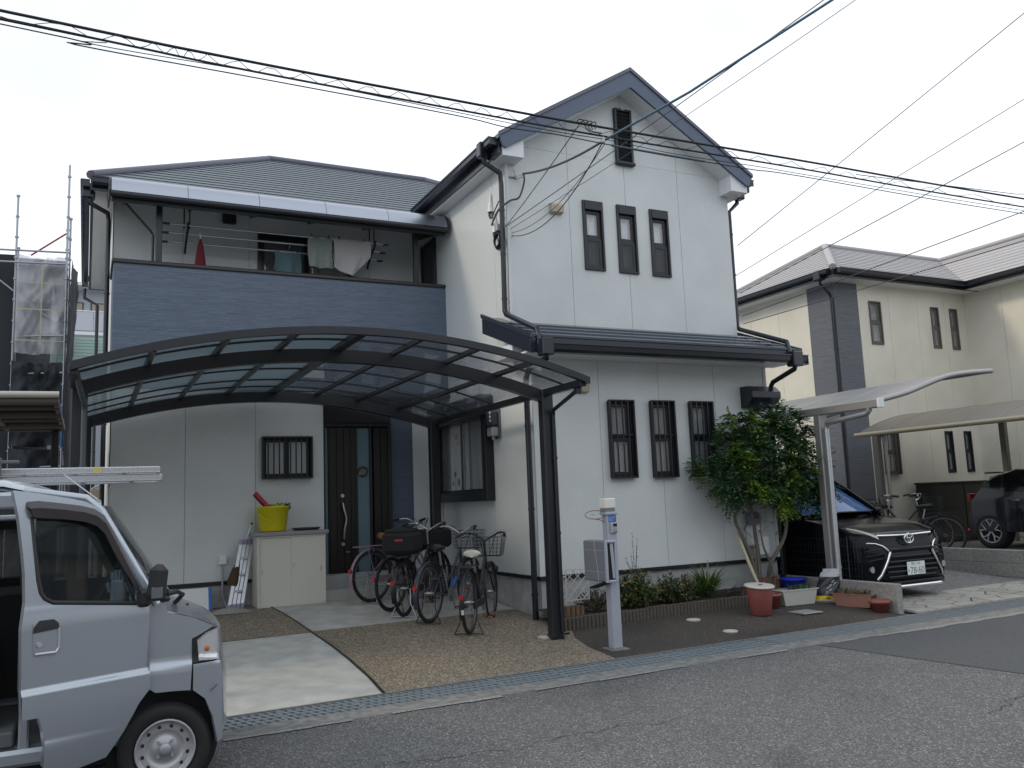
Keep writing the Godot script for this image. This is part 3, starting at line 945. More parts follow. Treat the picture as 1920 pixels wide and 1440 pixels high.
	downpipe(h, [V(-0.12, 3.02, 1.08), V(-0.12, 2.96, 1.08), V(-0.1, 2.9, 0.6), V(-0.09, 2.8, 0.5), V(-0.09, 0.0, 0.5)], "gutter_dark", 0.036)
	downpipe(h, [V(3.66, 3.02, 1.08), V(3.66, 2.96, 1.06), V(3.70, 2.85, 0.6), V(3.715, 2.75, 0.5), V(3.715, 0.1, 0.48)], "gutter_dark", 0.034)
	# wall vents, hood
	for q in [V(0.71, 5.17, 0.0), V(0.66, 2.716, 0.485)]:
		b = MB.new()
		b.extr(pv([0, -0.07, 0.012, -0.07, 0.075, -0.055, 0.085, 0.03, 0.06, 0.065, 0, 0.072]), -0.09, 0.09, Transform3D(Basis(V(0, 0, 1), Vector3.UP, V(-1, 0, 0)), q))
		b.put("vent_cap", M["vent_beige"], h)
	b = MB.new()
	b.extr(pv([0, -0.14, 0.10, -0.14, 0.24, -0.02, 0.24, 0.06, 0.15, 0.14, 0, 0.145]), -0.25, 0.25, Transform3D(Basis(V(0, 0, 1), Vector3.UP, V(-1, 0, 0)), V(3.45, 2.635, 0.485)))
	b.put("range_hood_vent", M["gutter_dark"], h)
	bay_window(h)
	# ---- main block
	var slot := Rect2(-2.70, 1.78, 0.66, 0.555)
	panel_wall(h, face_front(-2.17), Rect2(-4.53, 0.47, 2.63, 2.5), [-3.65, -2.775], [slot], "siding")
	toilet_window(h, face_front(-2.17), slot)
	panel_wall(h, face_left(-4.53), Rect2(-8.04, 0.47, 5.87, 2.5), [-6.3, -5.4, -4.5, -3.6], [], "siding")
	panel_wall(h, face_left(-4.53), Rect2(-8.04, 2.97, 4.94, 2.75), [-6.3, -5.4, -4.5, -3.6], [], "siding")
	var slide := Rect2(-2.59, 3.15, 1.45, 2.3)
	panel_wall(h, face_front(-3.1), Rect2(-4.53, 2.97, 4.53, 2.75), [-3.62, -2.71, -0.9], [slide], "siding")
	balcony_window(h, face_front(-3.1), slide)
	bx("rear_wall", h, "siding", V(-0.43, 3.1, -8.1), V(8.18, 5.26, 0.12))
	bx("vent_cap", h, "bronze", V(-3.0, 5.60, -3.05), V(0.19, 0.16, 0.08), 0.015)
	hip_roof(h, V(-4.82, 5.87, -2.72), 8.69, 5.7, 1.74, 2.85, [], "slate", "fascia_cap", 18, 0.07, [0])
	gutter(h, V(-4.8, 5.74, -2.715), V(-0.25, 5.74, -2.715), Vector3.BACK)
	gutter(h, V(-4.825, 5.74, -8.4), V(-4.825, 5.74, -2.75), Vector3.LEFT)
	bx("rain_head", h, "gutter_dark", V(-4.84, 5.72, -2.9), V(0.16, 0.2, 0.14), 0.012)
	downpipe(h, [V(-4.82, 5.65, -2.9), V(-4.82, 5.56, -2.9), V(-4.6, 5.46, -2.95), V(-4.59, 5.35, -2.95), V(-4.59, 0.3, -2.95)])
	downpipe(h, [V(-4.88, 5.68, -8.3), V(-4.88, 5.5, -8.3), V(-4.66, 5.35, -8.2), V(-4.66, 0.3, -8.2)])
	# balcony
	b = MB.new()
	b.box(V(-2.265, 3.76, -2.22), V(4.53, 1.62, 0.1))
	b.put("parapet", M["blue_siding"], h)
	bx("parapet", h, "blue_siding", V(-4.48, 3.76, -2.685), V(0.1, 1.62, 0.83))
	bx("balcony_floor", h, "foundation", V(-2.26, 2.96, -2.63), V(4.5, 0.08, 0.9))
	b = MB.new()
	b.box(V(-2.275, 4.595, -2.22), V(4.56, 0.055, 0.15), 0.012); b.box(V(-4.48, 4.595, -2.7), V(0.15, 0.055, 0.8), 0.012)
	b.put("handrail", M["bronze_brown"], h)
	for x in [-4.0, -0.44]:
		bx("awning_post", h, "bronze", V(x, 5.02, -2.23), V(0.075, 0.80, 0.075), 0.006)
	awning(h)
	tb("drain_pipe", h, "bronze", [V(-4.42, 5.36, -2.05), V(-4.4, 5.33, -2.1), V(-4.1, 5.05, -2.25), V(-4.07, 5.0, -2.26), V(-4.07, 4.5, -2.29)], 0.016)
	bx("drain_box", h, "bronze", V(-4.45, 5.36, -1.98), V(0.06, 0.09, 0.06), 0.006)
	shutter(h)
	entrance(h)
	# outlet box with its conduit
	bx("outlet_box", h, "white_paint", V(-3.19, 0.76, -2.14), V(0.10, 0.11, 0.06), 0.008)
	tb("conduit", h, "foundation", smooth_path([V(-3.19, 0.71, -2.14), V(-3.19, 0.4, -2.14), V(-3.18, 0.28, -2.12), V(-3.14, 0.17, -2.08)]), 0.012)

func toilet_window(h: Node, t: Transform3D, r: Rect2) -> void:
	var b := MB.new()
	b.xf = t
	frame_bars(b, r, 0.028, -0.05, 0.03)
	for k in 2:
		frame_bars(b, Rect2(r.position.x + 0.028 + k * (r.size.x - 0.056) * 0.49, r.position.y + 0.028, (r.size.x - 0.056) * 0.51, r.size.y - 0.056), 0.04, -0.045 + k * 0.02, -0.025 + k * 0.02)
	var win := b.put("window", M["trim_dark"], h)
	for k in 2:
		pane(win, t, Rect2(r.position.x + 0.066 + k * (r.size.x - 0.056) * 0.49, r.position.y + 0.066, (r.size.x - 0.056) * 0.51 - 0.076, r.size.y - 0.132), -0.035 + k * 0.02, "frosted")
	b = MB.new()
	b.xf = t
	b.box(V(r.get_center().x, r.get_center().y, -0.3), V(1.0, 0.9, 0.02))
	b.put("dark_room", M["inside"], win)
	b = MB.new()
	b.xf = t
	frame_bars(b, r.grow(0.006), 0.022, 0.031, 0.09, 0.003)
	b.put("grille_frame", M["trim_dark"], win)
	for i in 8:
		b = MB.new()
		b.xf = t
		b.box(V(r.position.x + r.size.x * (i + 1) / 9.0, r.get_center().y, 0.075), V(0.018, r.size.y - 0.02, 0.014), 0.003)
		b.put("grille_bar", M["trim_dark"], win)

func bay_window(h: Node) -> void:
	var t := face_left(0.0)
	var r := Rect2(-2.6, 1.38, 1.93, 1.3)
	var b := MB.new()
	b.xf = t
	frame_bars(b, r, 0.13, -0.06, 0.12, 0.006)
	var win := b.put("window", M["bronze"], h)
	b = MB.new()
	b.xf = t
	b.box(V(-1.635, 2.62, 0.1), V(2.0, 0.3, 0.24), 0.03)
	b.put("shutter_case", M["bronze"], win)
	var inn := r.grow(-0.13)
	for k in 2:
		var q := Rect2(inn.position.x + k * inn.size.x * 0.49, inn.position.y, inn.size.x * 0.51, inn.size.y)
		b = MB.new()
		b.xf = t
		frame_bars(b, q, 0.035, 0.0 + 0.03 * k, 0.025 + 0.03 * k)
		b.put("sash", M["trim_dark"], win)
		pane(win, t, q.grow(-0.03), 0.013 + 0.03 * k)
	drape(win, t, Rect2(inn.position.x + 0.15, inn.position.y + 0.02, 0.68, inn.size.y - 0.04), -0.07, "curtain_white", 4.0)
	drape(win, t, Rect2(inn.position.x + 0.85, inn.position.y, 0.9, inn.size.y), -0.1, "curtain_grey", 2.0, "lace_curtain")
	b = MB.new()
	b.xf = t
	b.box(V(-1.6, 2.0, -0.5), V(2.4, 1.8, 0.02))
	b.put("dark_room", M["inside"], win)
	mt("print_orange", 0.55, 0.22, 0.02, 0.8); mt("print_black", 0.02, 0.02, 0.03, 0.8)
	for q in [[-2.05, 2.32, 0.05, 1], [-1.78, 1.84, 0.055, 1], [-2.13, 1.78, 0.045, 0], [-2.0, 1.66, 0.055, 0], [-1.88, 1.73, 0.03, 0], [-2.2, 1.65, 0.03, 0], [-1.85, 2.2, 0.05, 0], [-2.0, 2.22, 0.02, 0]]:
		b = MB.new()
		b.xf = t
		for k in 5:
			b.ball(V(q[0] + cos(k * TAU / 5) * q[2] * 0.55, q[1] + sin(k * TAU / 5) * q[2] * 0.55, -0.05), V(q[2] * 0.45, q[2] * 0.5, 0.004), 8)
		b.put("flower_print", M["print_orange" if q[3] else "print_black"], win)

func balcony_window(h: Node, t: Transform3D, r: Rect2) -> void:
	var b := MB.new()
	b.xf = t
	frame_bars(b, r, 0.05, -0.05, 0.04)
	var win := b.put("window", M["bronze"], h)
	var inn := r.grow(-0.05)
	for k in 2:
		var q := Rect2(inn.position.x + k * inn.size.x * 0.49, inn.position.y, inn.size.x * 0.51, inn.size.y)
		b = MB.new()
		b.xf = t
		frame_bars(b, q, 0.05, -0.03 + 0.02 * k, -0.012 + 0.02 * k)
		b.put("sash", M["bronze"], win)
		pane(win, t, q.grow(-0.045), -0.02 + 0.02 * k)
	drape(win, t, Rect2(inn.position.x + 0.7, inn.position.y, 0.7, inn.size.y), -0.1, "curtain_grey", 5.0)
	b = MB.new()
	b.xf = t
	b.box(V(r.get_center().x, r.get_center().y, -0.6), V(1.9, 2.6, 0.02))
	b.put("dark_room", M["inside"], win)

func awning(h: Node) -> void:
	var prof := smooth_path([V(-3.08, 5.71, 0), V(-2.6, 5.70, 0), V(-2.2, 5.675, 0), V(-1.95, 5.61, 0), V(-1.85, 5.52, 0), V(-1.82, 5.40, 0)], 4)
	for i in 5:
		var x0 := -4.58 + i * 0.9; var x1 := x0 + 0.894
		var b := MB.new()
		for s in [0.0, -0.008]:
			b.surf(prof.size() - 1, 1, func(u: float, v: float) -> Vector3:
				var q: Vector3 = prof[int(round(u * (prof.size() - 1)))]
				return V(lerpf(x0, x1, v), q.y + s, q.x + s), s == 0.0)
		b.put("awning_panel", M["awning_silver"], h)
	var b := MB.new()
	b.tube([V(-4.59, 5.37, -1.85), V(-0.07, 5.37, -1.85)], 0.04, 8)
	b.box(V(-2.33, 5.355, -1.95), V(4.5, 0.1, 0.09), 0.008)
	for x in [-4.595, -0.065]:
		var pl := PackedVector2Array()
		for q in prof: pl.append(Vector2(q.x, q.y + 0.006))
		pl.append_array(PackedVector2Array([Vector2(-1.85, 5.34), Vector2(-3.08, 5.58)]))
		b.extr(pl, x - 0.012, x + 0.012, Transform3D(Basis(V(0, 0, 1), Vector3.UP, V(1, 0, 0)), Vector3.ZERO))
	for k in 6:
		b.box(V(-4.4 + k * 0.85, 5.52, -2.5), V(0.04, 0.05, 1.1), 0.0, Transform3D(Basis(Vector3.RIGHT, 0.25), Vector3.ZERO))
	b.put("awning_beam", M["bronze"], h)

func shutter(h: Node) -> void:
	var t := face_left(0.0)
	var b := MB.new()
	b.xf = t
	frame_bars(b, Rect2(-3.08, 4.4, 0.58, 1.06), 0.05, 0.0, 0.05)
	b.box(V(-2.79, 4.93, 0.008), V(0.5, 0.98, 0.01))
	var s := b.put("shutter", M["bronze"], h)
	for i in 14:
		b = MB.new()
		b.xf = t
		b.box(V(-2.79, 4.47 + i * 0.069, 0.03), V(0.48, 0.05, 0.006), 0.0, Transform3D(Basis(Vector3.RIGHT, 0.6), Vector3.ZERO))
		b.put("slat", M["bronze"], s)

func entrance(h: Node) -> void:
	bx("porch_wall", h, "siding", V(-1.895, 1.72, -2.36), V(0.05, 2.5, 0.36))
	bx("porch_ceiling", h, "bronze", V(-0.93, 2.93, -2.36), V(1.86, 0.06, 0.5))
	bx("porch_wall", h, "blue_siding", V(-0.64, 1.7, -2.56), V(0.36, 2.55, 0.1))
	bx("porch_wall", h, "siding", V(-0.23, 1.7, -2.562), V(0.46, 2.55, 0.1))
	bx("lintel", h, "bronze", V(-1.34, 2.73, -2.52), V(1.06, 0.34, 0.12), 0.004)
	# steps of square tiles
	mt("tile", 0.42, 0.41, 0.385, 0.5); mottle(M["tile"], M["tile"].albedo_color, 0.04, 0.5, 0.85, 1.1)
	for s in [[-1.82, 0.165, 0.30, -1.95], [-2.24, 0.30, 0.385, -1.9]]:
		var st := bx("step", h, "seam", V(-1.0, (s[1] + s[2]) / 2 - 0.03, (s[0] - 2.6) / 2), V(1.9, s[2] - s[1] + 0.05, s[0] + 2.6 - 0.01))
		for i in 6:
			var w := 0.294
			bx("tile", st, "tile", V(-1.8 + i * 0.3, (s[1] + s[2]) / 2, s[0] - 0.004), V(w, s[2] - s[1] - 0.003, 0.012), 0.002)
			bx("tile", st, "tile", V(-1.8 + i * 0.3, s[2] - 0.004, s[0] - 0.16), V(w, 0.012, 0.294), 0.002)
	# door
	mt("door_brown", 0.009, 0.0075, 0.007, 0.4)
	glassy("teal_glass", 0.13, 0.22, 0.26, 0.9, 0.35)
	var b := MB.new()
	frame_bars(b, Rect2(-1.83, 0.385, 1.02, 2.17), 0.05, -2.54, -2.44)
	b.box(V(-1.12, 1.47, -2.49), V(0.035, 2.1, 0.08)); b.box(V(-1.335, 1.47, -2.49), V(0.02, 2.1, 0.08))
	var fr := b.put("door_frame", M["bronze"], h)
	b = MB.new()
	for i in 4:
		b.box(V(-1.665 + i * 0.101, 1.46, -2.485), V(0.097, 2.07, 0.045), 0.004)
	b.box(V(-1.52, 1.46, -2.49), V(0.42, 2.06, 0.04))
	var d := b.put("door", M["door_brown"], h)
	bx("side_light", d, "teal_glass", V(-1.23, 1.45, -2.485), V(0.19, 2.08, 0.01))
	bx("side_light", d, "teal_glass", V(-1.757, 1.45, -2.485), V(0.035, 2.08, 0.01))
	tb("handle", d, "steel", smooth_path([V(-1.535, 0.93, -2.45), V(-1.535, 0.935, -2.41), V(-1.53, 1.05, -2.39), V(-1.505, 1.2, -2.385), V(-1.53, 1.33, -2.39), V(-1.545, 1.42, -2.41), V(-1.545, 1.425, -2.45)]), 0.016)
	for y in [0.86, 1.53]:
		b = MB.new()
		b.cyl(V(-1.54, y, -2.46), V(-1.54, y, -2.435), 0.026)
		b.put("lock", M["steel"], d)
	bx("key_plate", d, "steel", V(-1.47, 0.75, -2.46), V(0.045, 0.014, 0.012))
	b = MB.new()
	for i in 2: b.box(V(-1.02 + i * 0.11, 1.46, -2.49), V(0.105, 2.06, 0.04), 0.004)
	b.put("fixed_leaf", M["door_brown"], h)
	mt("wreath_brown", 0.09, 0.06, 0.03, 0.9)
	var w := thing("wreath", "small brown twig wreath hanging on the front door glass strip", "wreath", V(-1.235, 1.86, -2.462))
	var ring := []
	for i in 20: ring.append(V(cos(i * TAU / 20) * 0.065, sin(i * TAU / 20) * 0.065 + 0.004 * (i % 3), 0.004 * (i % 2)))
	tb("ring", w, "wreath_brown", ring, 0.014, 6, true)
	mt("bow", 0.4, 0.3, 0.05, 0.7)
	bx("bow", w, "bow", V(-0.05, -0.03, 0.015), V(0.03, 0.03, 0.015), 0.006)

func arc_y(x: float) -> float:
	return sqrt(7.09 * 7.09 - (x + 2.6) * (x + 2.6)) - 7.09

func arc_beam(b: MB, x0: float, x1: float, z: float, wz: float, hy: float, top: float, n := 28) -> void:  # a curved beam across the carport; top: height of its upper face at the crown
	for i in n:
		var xa := lerpf(x0, x1, float(i) / n); var xb := lerpf(x0, x1, float(i + 1) / n)
		var ya := arc_y(xa) + top; var yb := arc_y(xb) + top
		var z0 := z - wz / 2; var z1 := z + wz / 2
		b.quad(V(xa, ya, z1), V(xb, yb, z1), V(xb, yb, z0), V(xa, ya, z0), Vector3.UP)
		b.quad(V(xa, ya - hy, z0), V(xb, yb - hy, z0), V(xb, yb - hy, z1), V(xa, ya - hy, z1), Vector3.DOWN)
		b.quad(V(xa, ya - hy, z1), V(xb, yb - hy, z1), V(xb, yb, z1), V(xa, ya, z1), Vector3.BACK)
		b.quad(V(xb, yb - hy, z0), V(xa, ya - hy, z0), V(xa, ya, z0), V(xb, yb, z0), Vector3.FORWARD)
	for e in [[x0, -1.0], [x1, 1.0]]:
		var y: float = arc_y(e[0]) + top
		b.quad(V(e[0], y - hy, z - wz / 2), V(e[0], y - hy, z + wz / 2), V(e[0], y, z + wz / 2), V(e[0], y, z - wz / 2), V(e[1], 0, 0))

func carport() -> void:
	var c := thing("carport", "dark bronze arched carport with clear curved roof panes over the driveway", "carport")
	for q in [[-0.345, 1.425, 0.13], [-0.40, -1.8, 0.13], [-4.85, 1.425, 0.13], [-4.80, -1.8, 0.13]]:
		var y0 := gh(q[0], q[1]) - 0.03
		var b := MB.new()
		b.box(V(q[0], (y0 + 2.53) / 2, q[1]), V(q[2], 2.53 - y0, 0.12), 0.012)
		var post := b.put("post", M["bronze"], c)
		b = MB.new()
		b.box(V(q[0], y0 + 0.05, q[1]), V(q[2] + 0.012, 0.05, 0.132), 0.01)
		b.put("base_collar", M["trim_dark"], post)
	for z in [1.425, -1.8]:
		var b := MB.new()
		arc_beam(b, -4.86, -0.34, z, 0.09, 0.125, 2.885)
		b.put("beam", M["bronze"], c)
	for z in [2.28, -2.02]:
		var b := MB.new()
		arc_beam(b, -4.91, -0.31, z, 0.06, 0.065, 2.935)
		b.put("edge_frame", M["bronze"], c)
	for x in [-4.89, -0.36]:
		bx("side_gutter", c, "bronze", V(x, arc_y(x) + 2.87, 0.13), V(0.07, 0.075, 4.26), 0.006)
	for i in range(1, 8):
		var x := -4.89 + i * 4.53 / 8.0
		bx("purlin", c, "bronze", V(x, arc_y(x) + 2.89, 0.13), V(0.095 if i == 4 else 0.04, 0.05, 4.24), 0.004, Transform3D(Basis(Vector3.BACK, -(x + 2.6) / 7.09), Vector3.ZERO))
	for z in [1.85, 0.95, 0.1, -0.75, -1.35]:
		var b := MB.new()
		arc_beam(b, -4.87, -0.36, z, 0.022, 0.018, 2.915)
		b.put("glazing_bar", M["bronze"], c)
	for i in 8:
		var x0 := -4.87 + i * 4.51 / 8.0; var x1 := x0 + 4.51 / 8.0
		var b := MB.new()
		for s in [0.0, -0.003]:
			b.surf(4, 1, func(u: float, v: float) -> Vector3:
				var x := lerpf(x0, x1, u)
				return V(x, arc_y(x) + 2.921 + s, lerpf(-2.0, 2.26, v)), s == 0.0)
		b.put("roof_pane", M["carport_pane_dull" if i < 4 else "carport_pane"], c)
	# gutter pipes on the front posts
	downpipe(c, [V(-0.345, 2.48, 2.12), V(-0.345, 2.44, 2.08), V(-0.31, 2.31, 1.53), V(-0.30, 2.25, 1.505), V(-0.30, 0.0, 1.505)], "bronze", 0.022, "gutter_pipe")
	bx("pipe_socket", c, "bronze", V(-0.345, 2.47, 2.12), V(0.06, 0.12, 0.06), 0.006)
	downpipe(c, [V(-4.87, 2.5, 2.0), V(-4.85, 2.42, 1.9), V(-4.81, 2.32, 1.53), V(-4.81, 2.25, 1.505), V(-4.81, -0.05, 1.505)], "pipe_grey", 0.024, "gutter_pipe")
	bx("pipe_clamp", c, "trim_dark", V(-0.27, gh(-0.3, 1.5) + 0.06, 1.52), V(0.07, 0.02, 0.03), 0.004)

func crumple(called: String, root: Node, mat: String, x0: float, x1: float, y0: float, y1: float, z: float, amp: float, sd: float, t := Transform3D()) -> MeshInstance3D:
	var b := MB.new()
	b.xf = t
	b.surf(26, 26, func(u: float, v: float) -> Vector3:
		var e := sin(u * PI) * 0.7 + 0.3
		return V(lerpf(x0, x1, u), lerpf(y0, y1, v) - 0.05 * sin(u * PI) * (1.0 if v > 0.5 else 0.3), z + e * amp * (nz.get_noise_3d(u * 2.2 + v * 1.4 + sd, v * 3.4 - u * 1.5, sd) + 0.4 * nz.get_noise_3d(u * 7.0, v * 9.0 + u * 4.0, sd + 9.0))))
	return b.put(called, M[mat], root)

func left_side() -> void:
	mt("scaffold_steel", 0.34, 0.36, 0.39, 0.45, 0.7)
	mt("mesh_sheet", 0.022, 0.026, 0.033, 0.8)
	mt("mesh_sheet_grey", 0.07, 0.08, 0.095, 0.85)
	var film := mt("plastic_film", 0.5, 0.5, 0.54, 0.3)
	film.transparency = BaseMaterial3D.TRANSPARENCY_ALPHA; film.albedo_color.a = 0.62
	mt("tape_yellow", 0.4, 0.42, 0.26, 0.7)
	mt("red_brace", 0.35, 0.07, 0.06, 0.5)
	mt("blue_tube", 0.03, 0.10, 0.22, 0.5)
	var s := thing("scaffold", "steel tube scaffold with tall bare poles wrapped in plastic and dark sheets", "scaffold")
	for q in [[-6.28, -11.8, 8.55], [-5.27, -11.5, 9.3], [-5.22, -11.62, 8.1], [-6.3, -12.7, 7.6], [-5.3, -12.5, 8.3], [-7.9, -12.2, 7.5]]:
		var b := MB.new()
		b.cyl(V(q[0], -0.4, q[1]), V(q[0], q[2], q[1]), 0.024, -1.0, 8)
		for k in int(q[2] / 0.475) + 1:
			b.cyl(V(q[0], k * 0.475 - 0.02, q[1]), V(q[0], k * 0.475 + 0.02, q[1]), 0.042, -1.0, 8)
		b.put("pole", M["scaffold_steel"], s)
	for q in [[7.27, -8.0], [7.0, -8.0], [5.38, -6.3], [4.55, -6.3], [3.4, -6.3], [2.5, -6.3]]:
		tb("rail", s, "scaffold_steel", [V(q[1], q[0] - 0.02, -11.85), V(-5.2, q[0], -11.55)], 0.022)
	tb("brace", s, "red_brace", [V(-6.0, 7.25, -11.95), V(-5.3, 7.72, -11.6)], 0.02)
	tb("brace", s, "scaffold_steel", [V(-7.4, 7.3, -11.95), V(-5.5, 5.7, -11.75)], 0.018)
	tb("blue_tube", s, "blue_tube", [V(-5.27, 2.9, -11.47), V(-5.27, 3.8, -11.47)], 0.034)
	crumple("plastic_film", s, "plastic_film", -6.25, -5.3, 5.0, 7.22, -11.78, 0.28, 1.0)
	for y in [6.55, 5.95, 5.25]: bx("tape", s, "tape_yellow", V(-5.77, y, -11.62), V(0.93, 0.022, 0.004))
	bx("tape", s, "tape_yellow", V(-5.75, 6.1, -11.61), V(0.022, 1.9, 0.004))
	crumple("dark_sheet", s, "mesh_sheet", -6.28, -5.28, 2.95, 4.8, -11.62, 0.45, 4.0)
	crumple("dark_sheet", s, "mesh_sheet", -6.28, -5.28, -0.3, 2.9, -11.66, 0.45, 7.0)
	crumple("dark_sheet", s, "mesh_sheet", -13.0, -6.3, -0.3, 7.27, -12.1, 0.1, 9.0)
	crumple("dark_sheet", s, "mesh_sheet", -12.6, -11.2, -0.3, 7.0, 5.2, 0.25, 12.0, Transform3D(Basis(Vector3.UP, PI / 2), V(-10.35, 0, -23.7)))
	for i in 5:
		bx("plank", s, "mesh_sheet_grey", V(-5.95 + i * 0.1, 7.05 - i * 0.0, -12.3), V(0.09, 0.03, 0.5))
	var g := thing("building", "dark grey building wrapped in scaffold sheets left of the house", "building")
	bx("wall", g, "grey_siding", V(-10.4, 3.4, -17.5), V(9.6, 7.6, 8.8))
	bx("roof", g, "slate", V(-10.4, 7.32, -17.5), V(10.2, 0.16, 9.4))
	for i in 5: bx("louvre", g, "sheet_metal_dark", V(-5.95, 6.85 - i * 0.08, -12.95), V(0.55, 0.05, 0.06))
	# beige carport of the left plot
	var c := thing("carport", "beige carport roof with a pale front rail at the left edge", "carport")
	for x in [-5.15, -8.2]:
		bx("post", c, "bronze", V(x, 1.05, -3.1), V(0.09, 2.9, 0.09), 0.006)
	mt("beige_metal", 0.42, 0.39, 0.35, 0.45, 0.2)
	mt("beige_frame", 0.10, 0.09, 0.08, 0.5, 0.2)
	tb("front_rail", c, "beige_metal", smooth_path([V(-8.2, 2.3, 0.02), V(-7.0, 2.47, 0.02), V(-5.9, 2.56, 0.02), V(-5.04, 2.58, 0.02)], 5), 0.035)
	for i in 6:
		var z := -0.62 * i
		tb("beam", c, "beige_frame", smooth_path([V(-8.2, 2.25, z - 0.04), V(-7.0, 2.42, z - 0.04), V(-5.9, 2.51, z - 0.04), V(-5.05, 2.53, z - 0.04)], 5), 0.03 if i % 2 else 0.05, 6)
	for k in 5:
		bx("purlin", c, "beige_frame", V(-5.07 - k * 0.62, 2.545 - 0.02 * k * k, -1.6), V(0.05, 0.05, 3.2))
	for k in 5:
		var x0 := -5.07 - k * 0.62
		var b := MB.new()
		b.quad(V(x0 - 0.62, 2.575 - 0.02 * (k + 1) * (k + 1), 0), V(x0, 2.575 - 0.02 * k * k, 0), V(x0, 2.575 - 0.02 * k * k, -3.2), V(x0 - 0.62, 2.575 - 0.02 * (k + 1) * (k + 1), -3.2))
		b.quad(V(x0 - 0.62, 2.571 - 0.02 * (k + 1) * (k + 1), -3.2), V(x0, 2.571 - 0.02 * k * k, -3.2), V(x0, 2.571 - 0.02 * k * k, 0), V(x0 - 0.62, 2.571 - 0.02 * (k + 1) * (k + 1), 0))
		b.put("roof_pane", M["beige_pane"], c)
	# far buildings
	var w := thing("apartment_building", "white apartment block far behind with a pale balcony rail", "building")
	mt("far_white", 0.5, 0.53, 0.58, 0.7)
	bx("wall", w, "far_white", V(-8.0, 5.7, -38.0), V(8.4, 12.2, 8.0))
	bx("roof", w, "white_paint", V(-8.0, 11.86, -37.6), V(9.0, 0.16, 9.4))
	for q in [-5.35, -4.45]:
		var wn := bx("window", w, "bronze", V(q, 10.85, -33.98), V(0.6, 0.75, 0.06))
		bx("pane", wn, "vent_beige", V(q, 10.85, -33.94), V(0.5, 0.65, 0.02))
	bx("balcony_slab", w, "white_paint", V(-8.0, 9.6, -33.5), V(8.4, 0.15, 1.0))
	for i in 9: bx("balcony_panel", w, "far_white", V(-11.6 + i * 0.93, 10.15, -33.0), V(0.9, 0.85, 0.03))
	bx("balcony_rail", w, "white_paint", V(-8.0, 10.62, -33.0), V(8.4, 0.05, 0.06))
	var gr := thing("green_roof_house", "low house with a green metal roof seen past the scaffold", "house")
	mt("green_metal", 0.10, 0.19, 0.17, 0.5)
	bx("wall", gr, "far_white", V(-4.6, 2.6, -20.0), V(6.0, 6.2, 5.0))
	for i in 9:
		var b := MB.new()
		var y0 := 5.55 + i * 0.16; var z0 := -17.0 - i * 0.35
		b.quad(V(-7.9 + i * 0.3, y0, z0), V(-1.2, y0, z0), V(-1.2, y0 + 0.15, z0 - 0.35), V(-7.6 + i * 0.3, y0 + 0.15, z0 - 0.35))
		b.quad(V(-7.9 + i * 0.3, y0 - 0.02, z0), V(-1.2, y0 - 0.02, z0), V(-1.2, y0, z0), V(-7.9 + i * 0.3, y0, z0))
		b.put("roof_strip", M["green_metal"], gr)
	# meter and pipes in the gap beside the house
	var gm := thing("gas_meter", "small grey meter with bent pipes in the gap beside the driveway", "meter", V(-4.72, 0.0, -3.6))
	bx("body", gm, "vent_beige", V(0.06, 1.62, 0), V(0.14, 0.26, 0.14), 0.02)
	tb("pipe", gm, "aluminium", smooth_path([V(0.06, 1.5, 0), V(0.06, 1.2, 0), V(0.02, 1.1, 0.05), V(0.02, 0.2, 0.05)]), 0.016)
	tb("pipe", gm, "steel", [V(0.0, 1.74, 0.05), V(0.14, 1.82, 0.05)], 0.012)

func small_window(root: Node, t: Transform3D, r: Rect2, fr: String, grille: bool) -> void:
	slit_window(root, t, r, fr, grille, "curtain_grey")

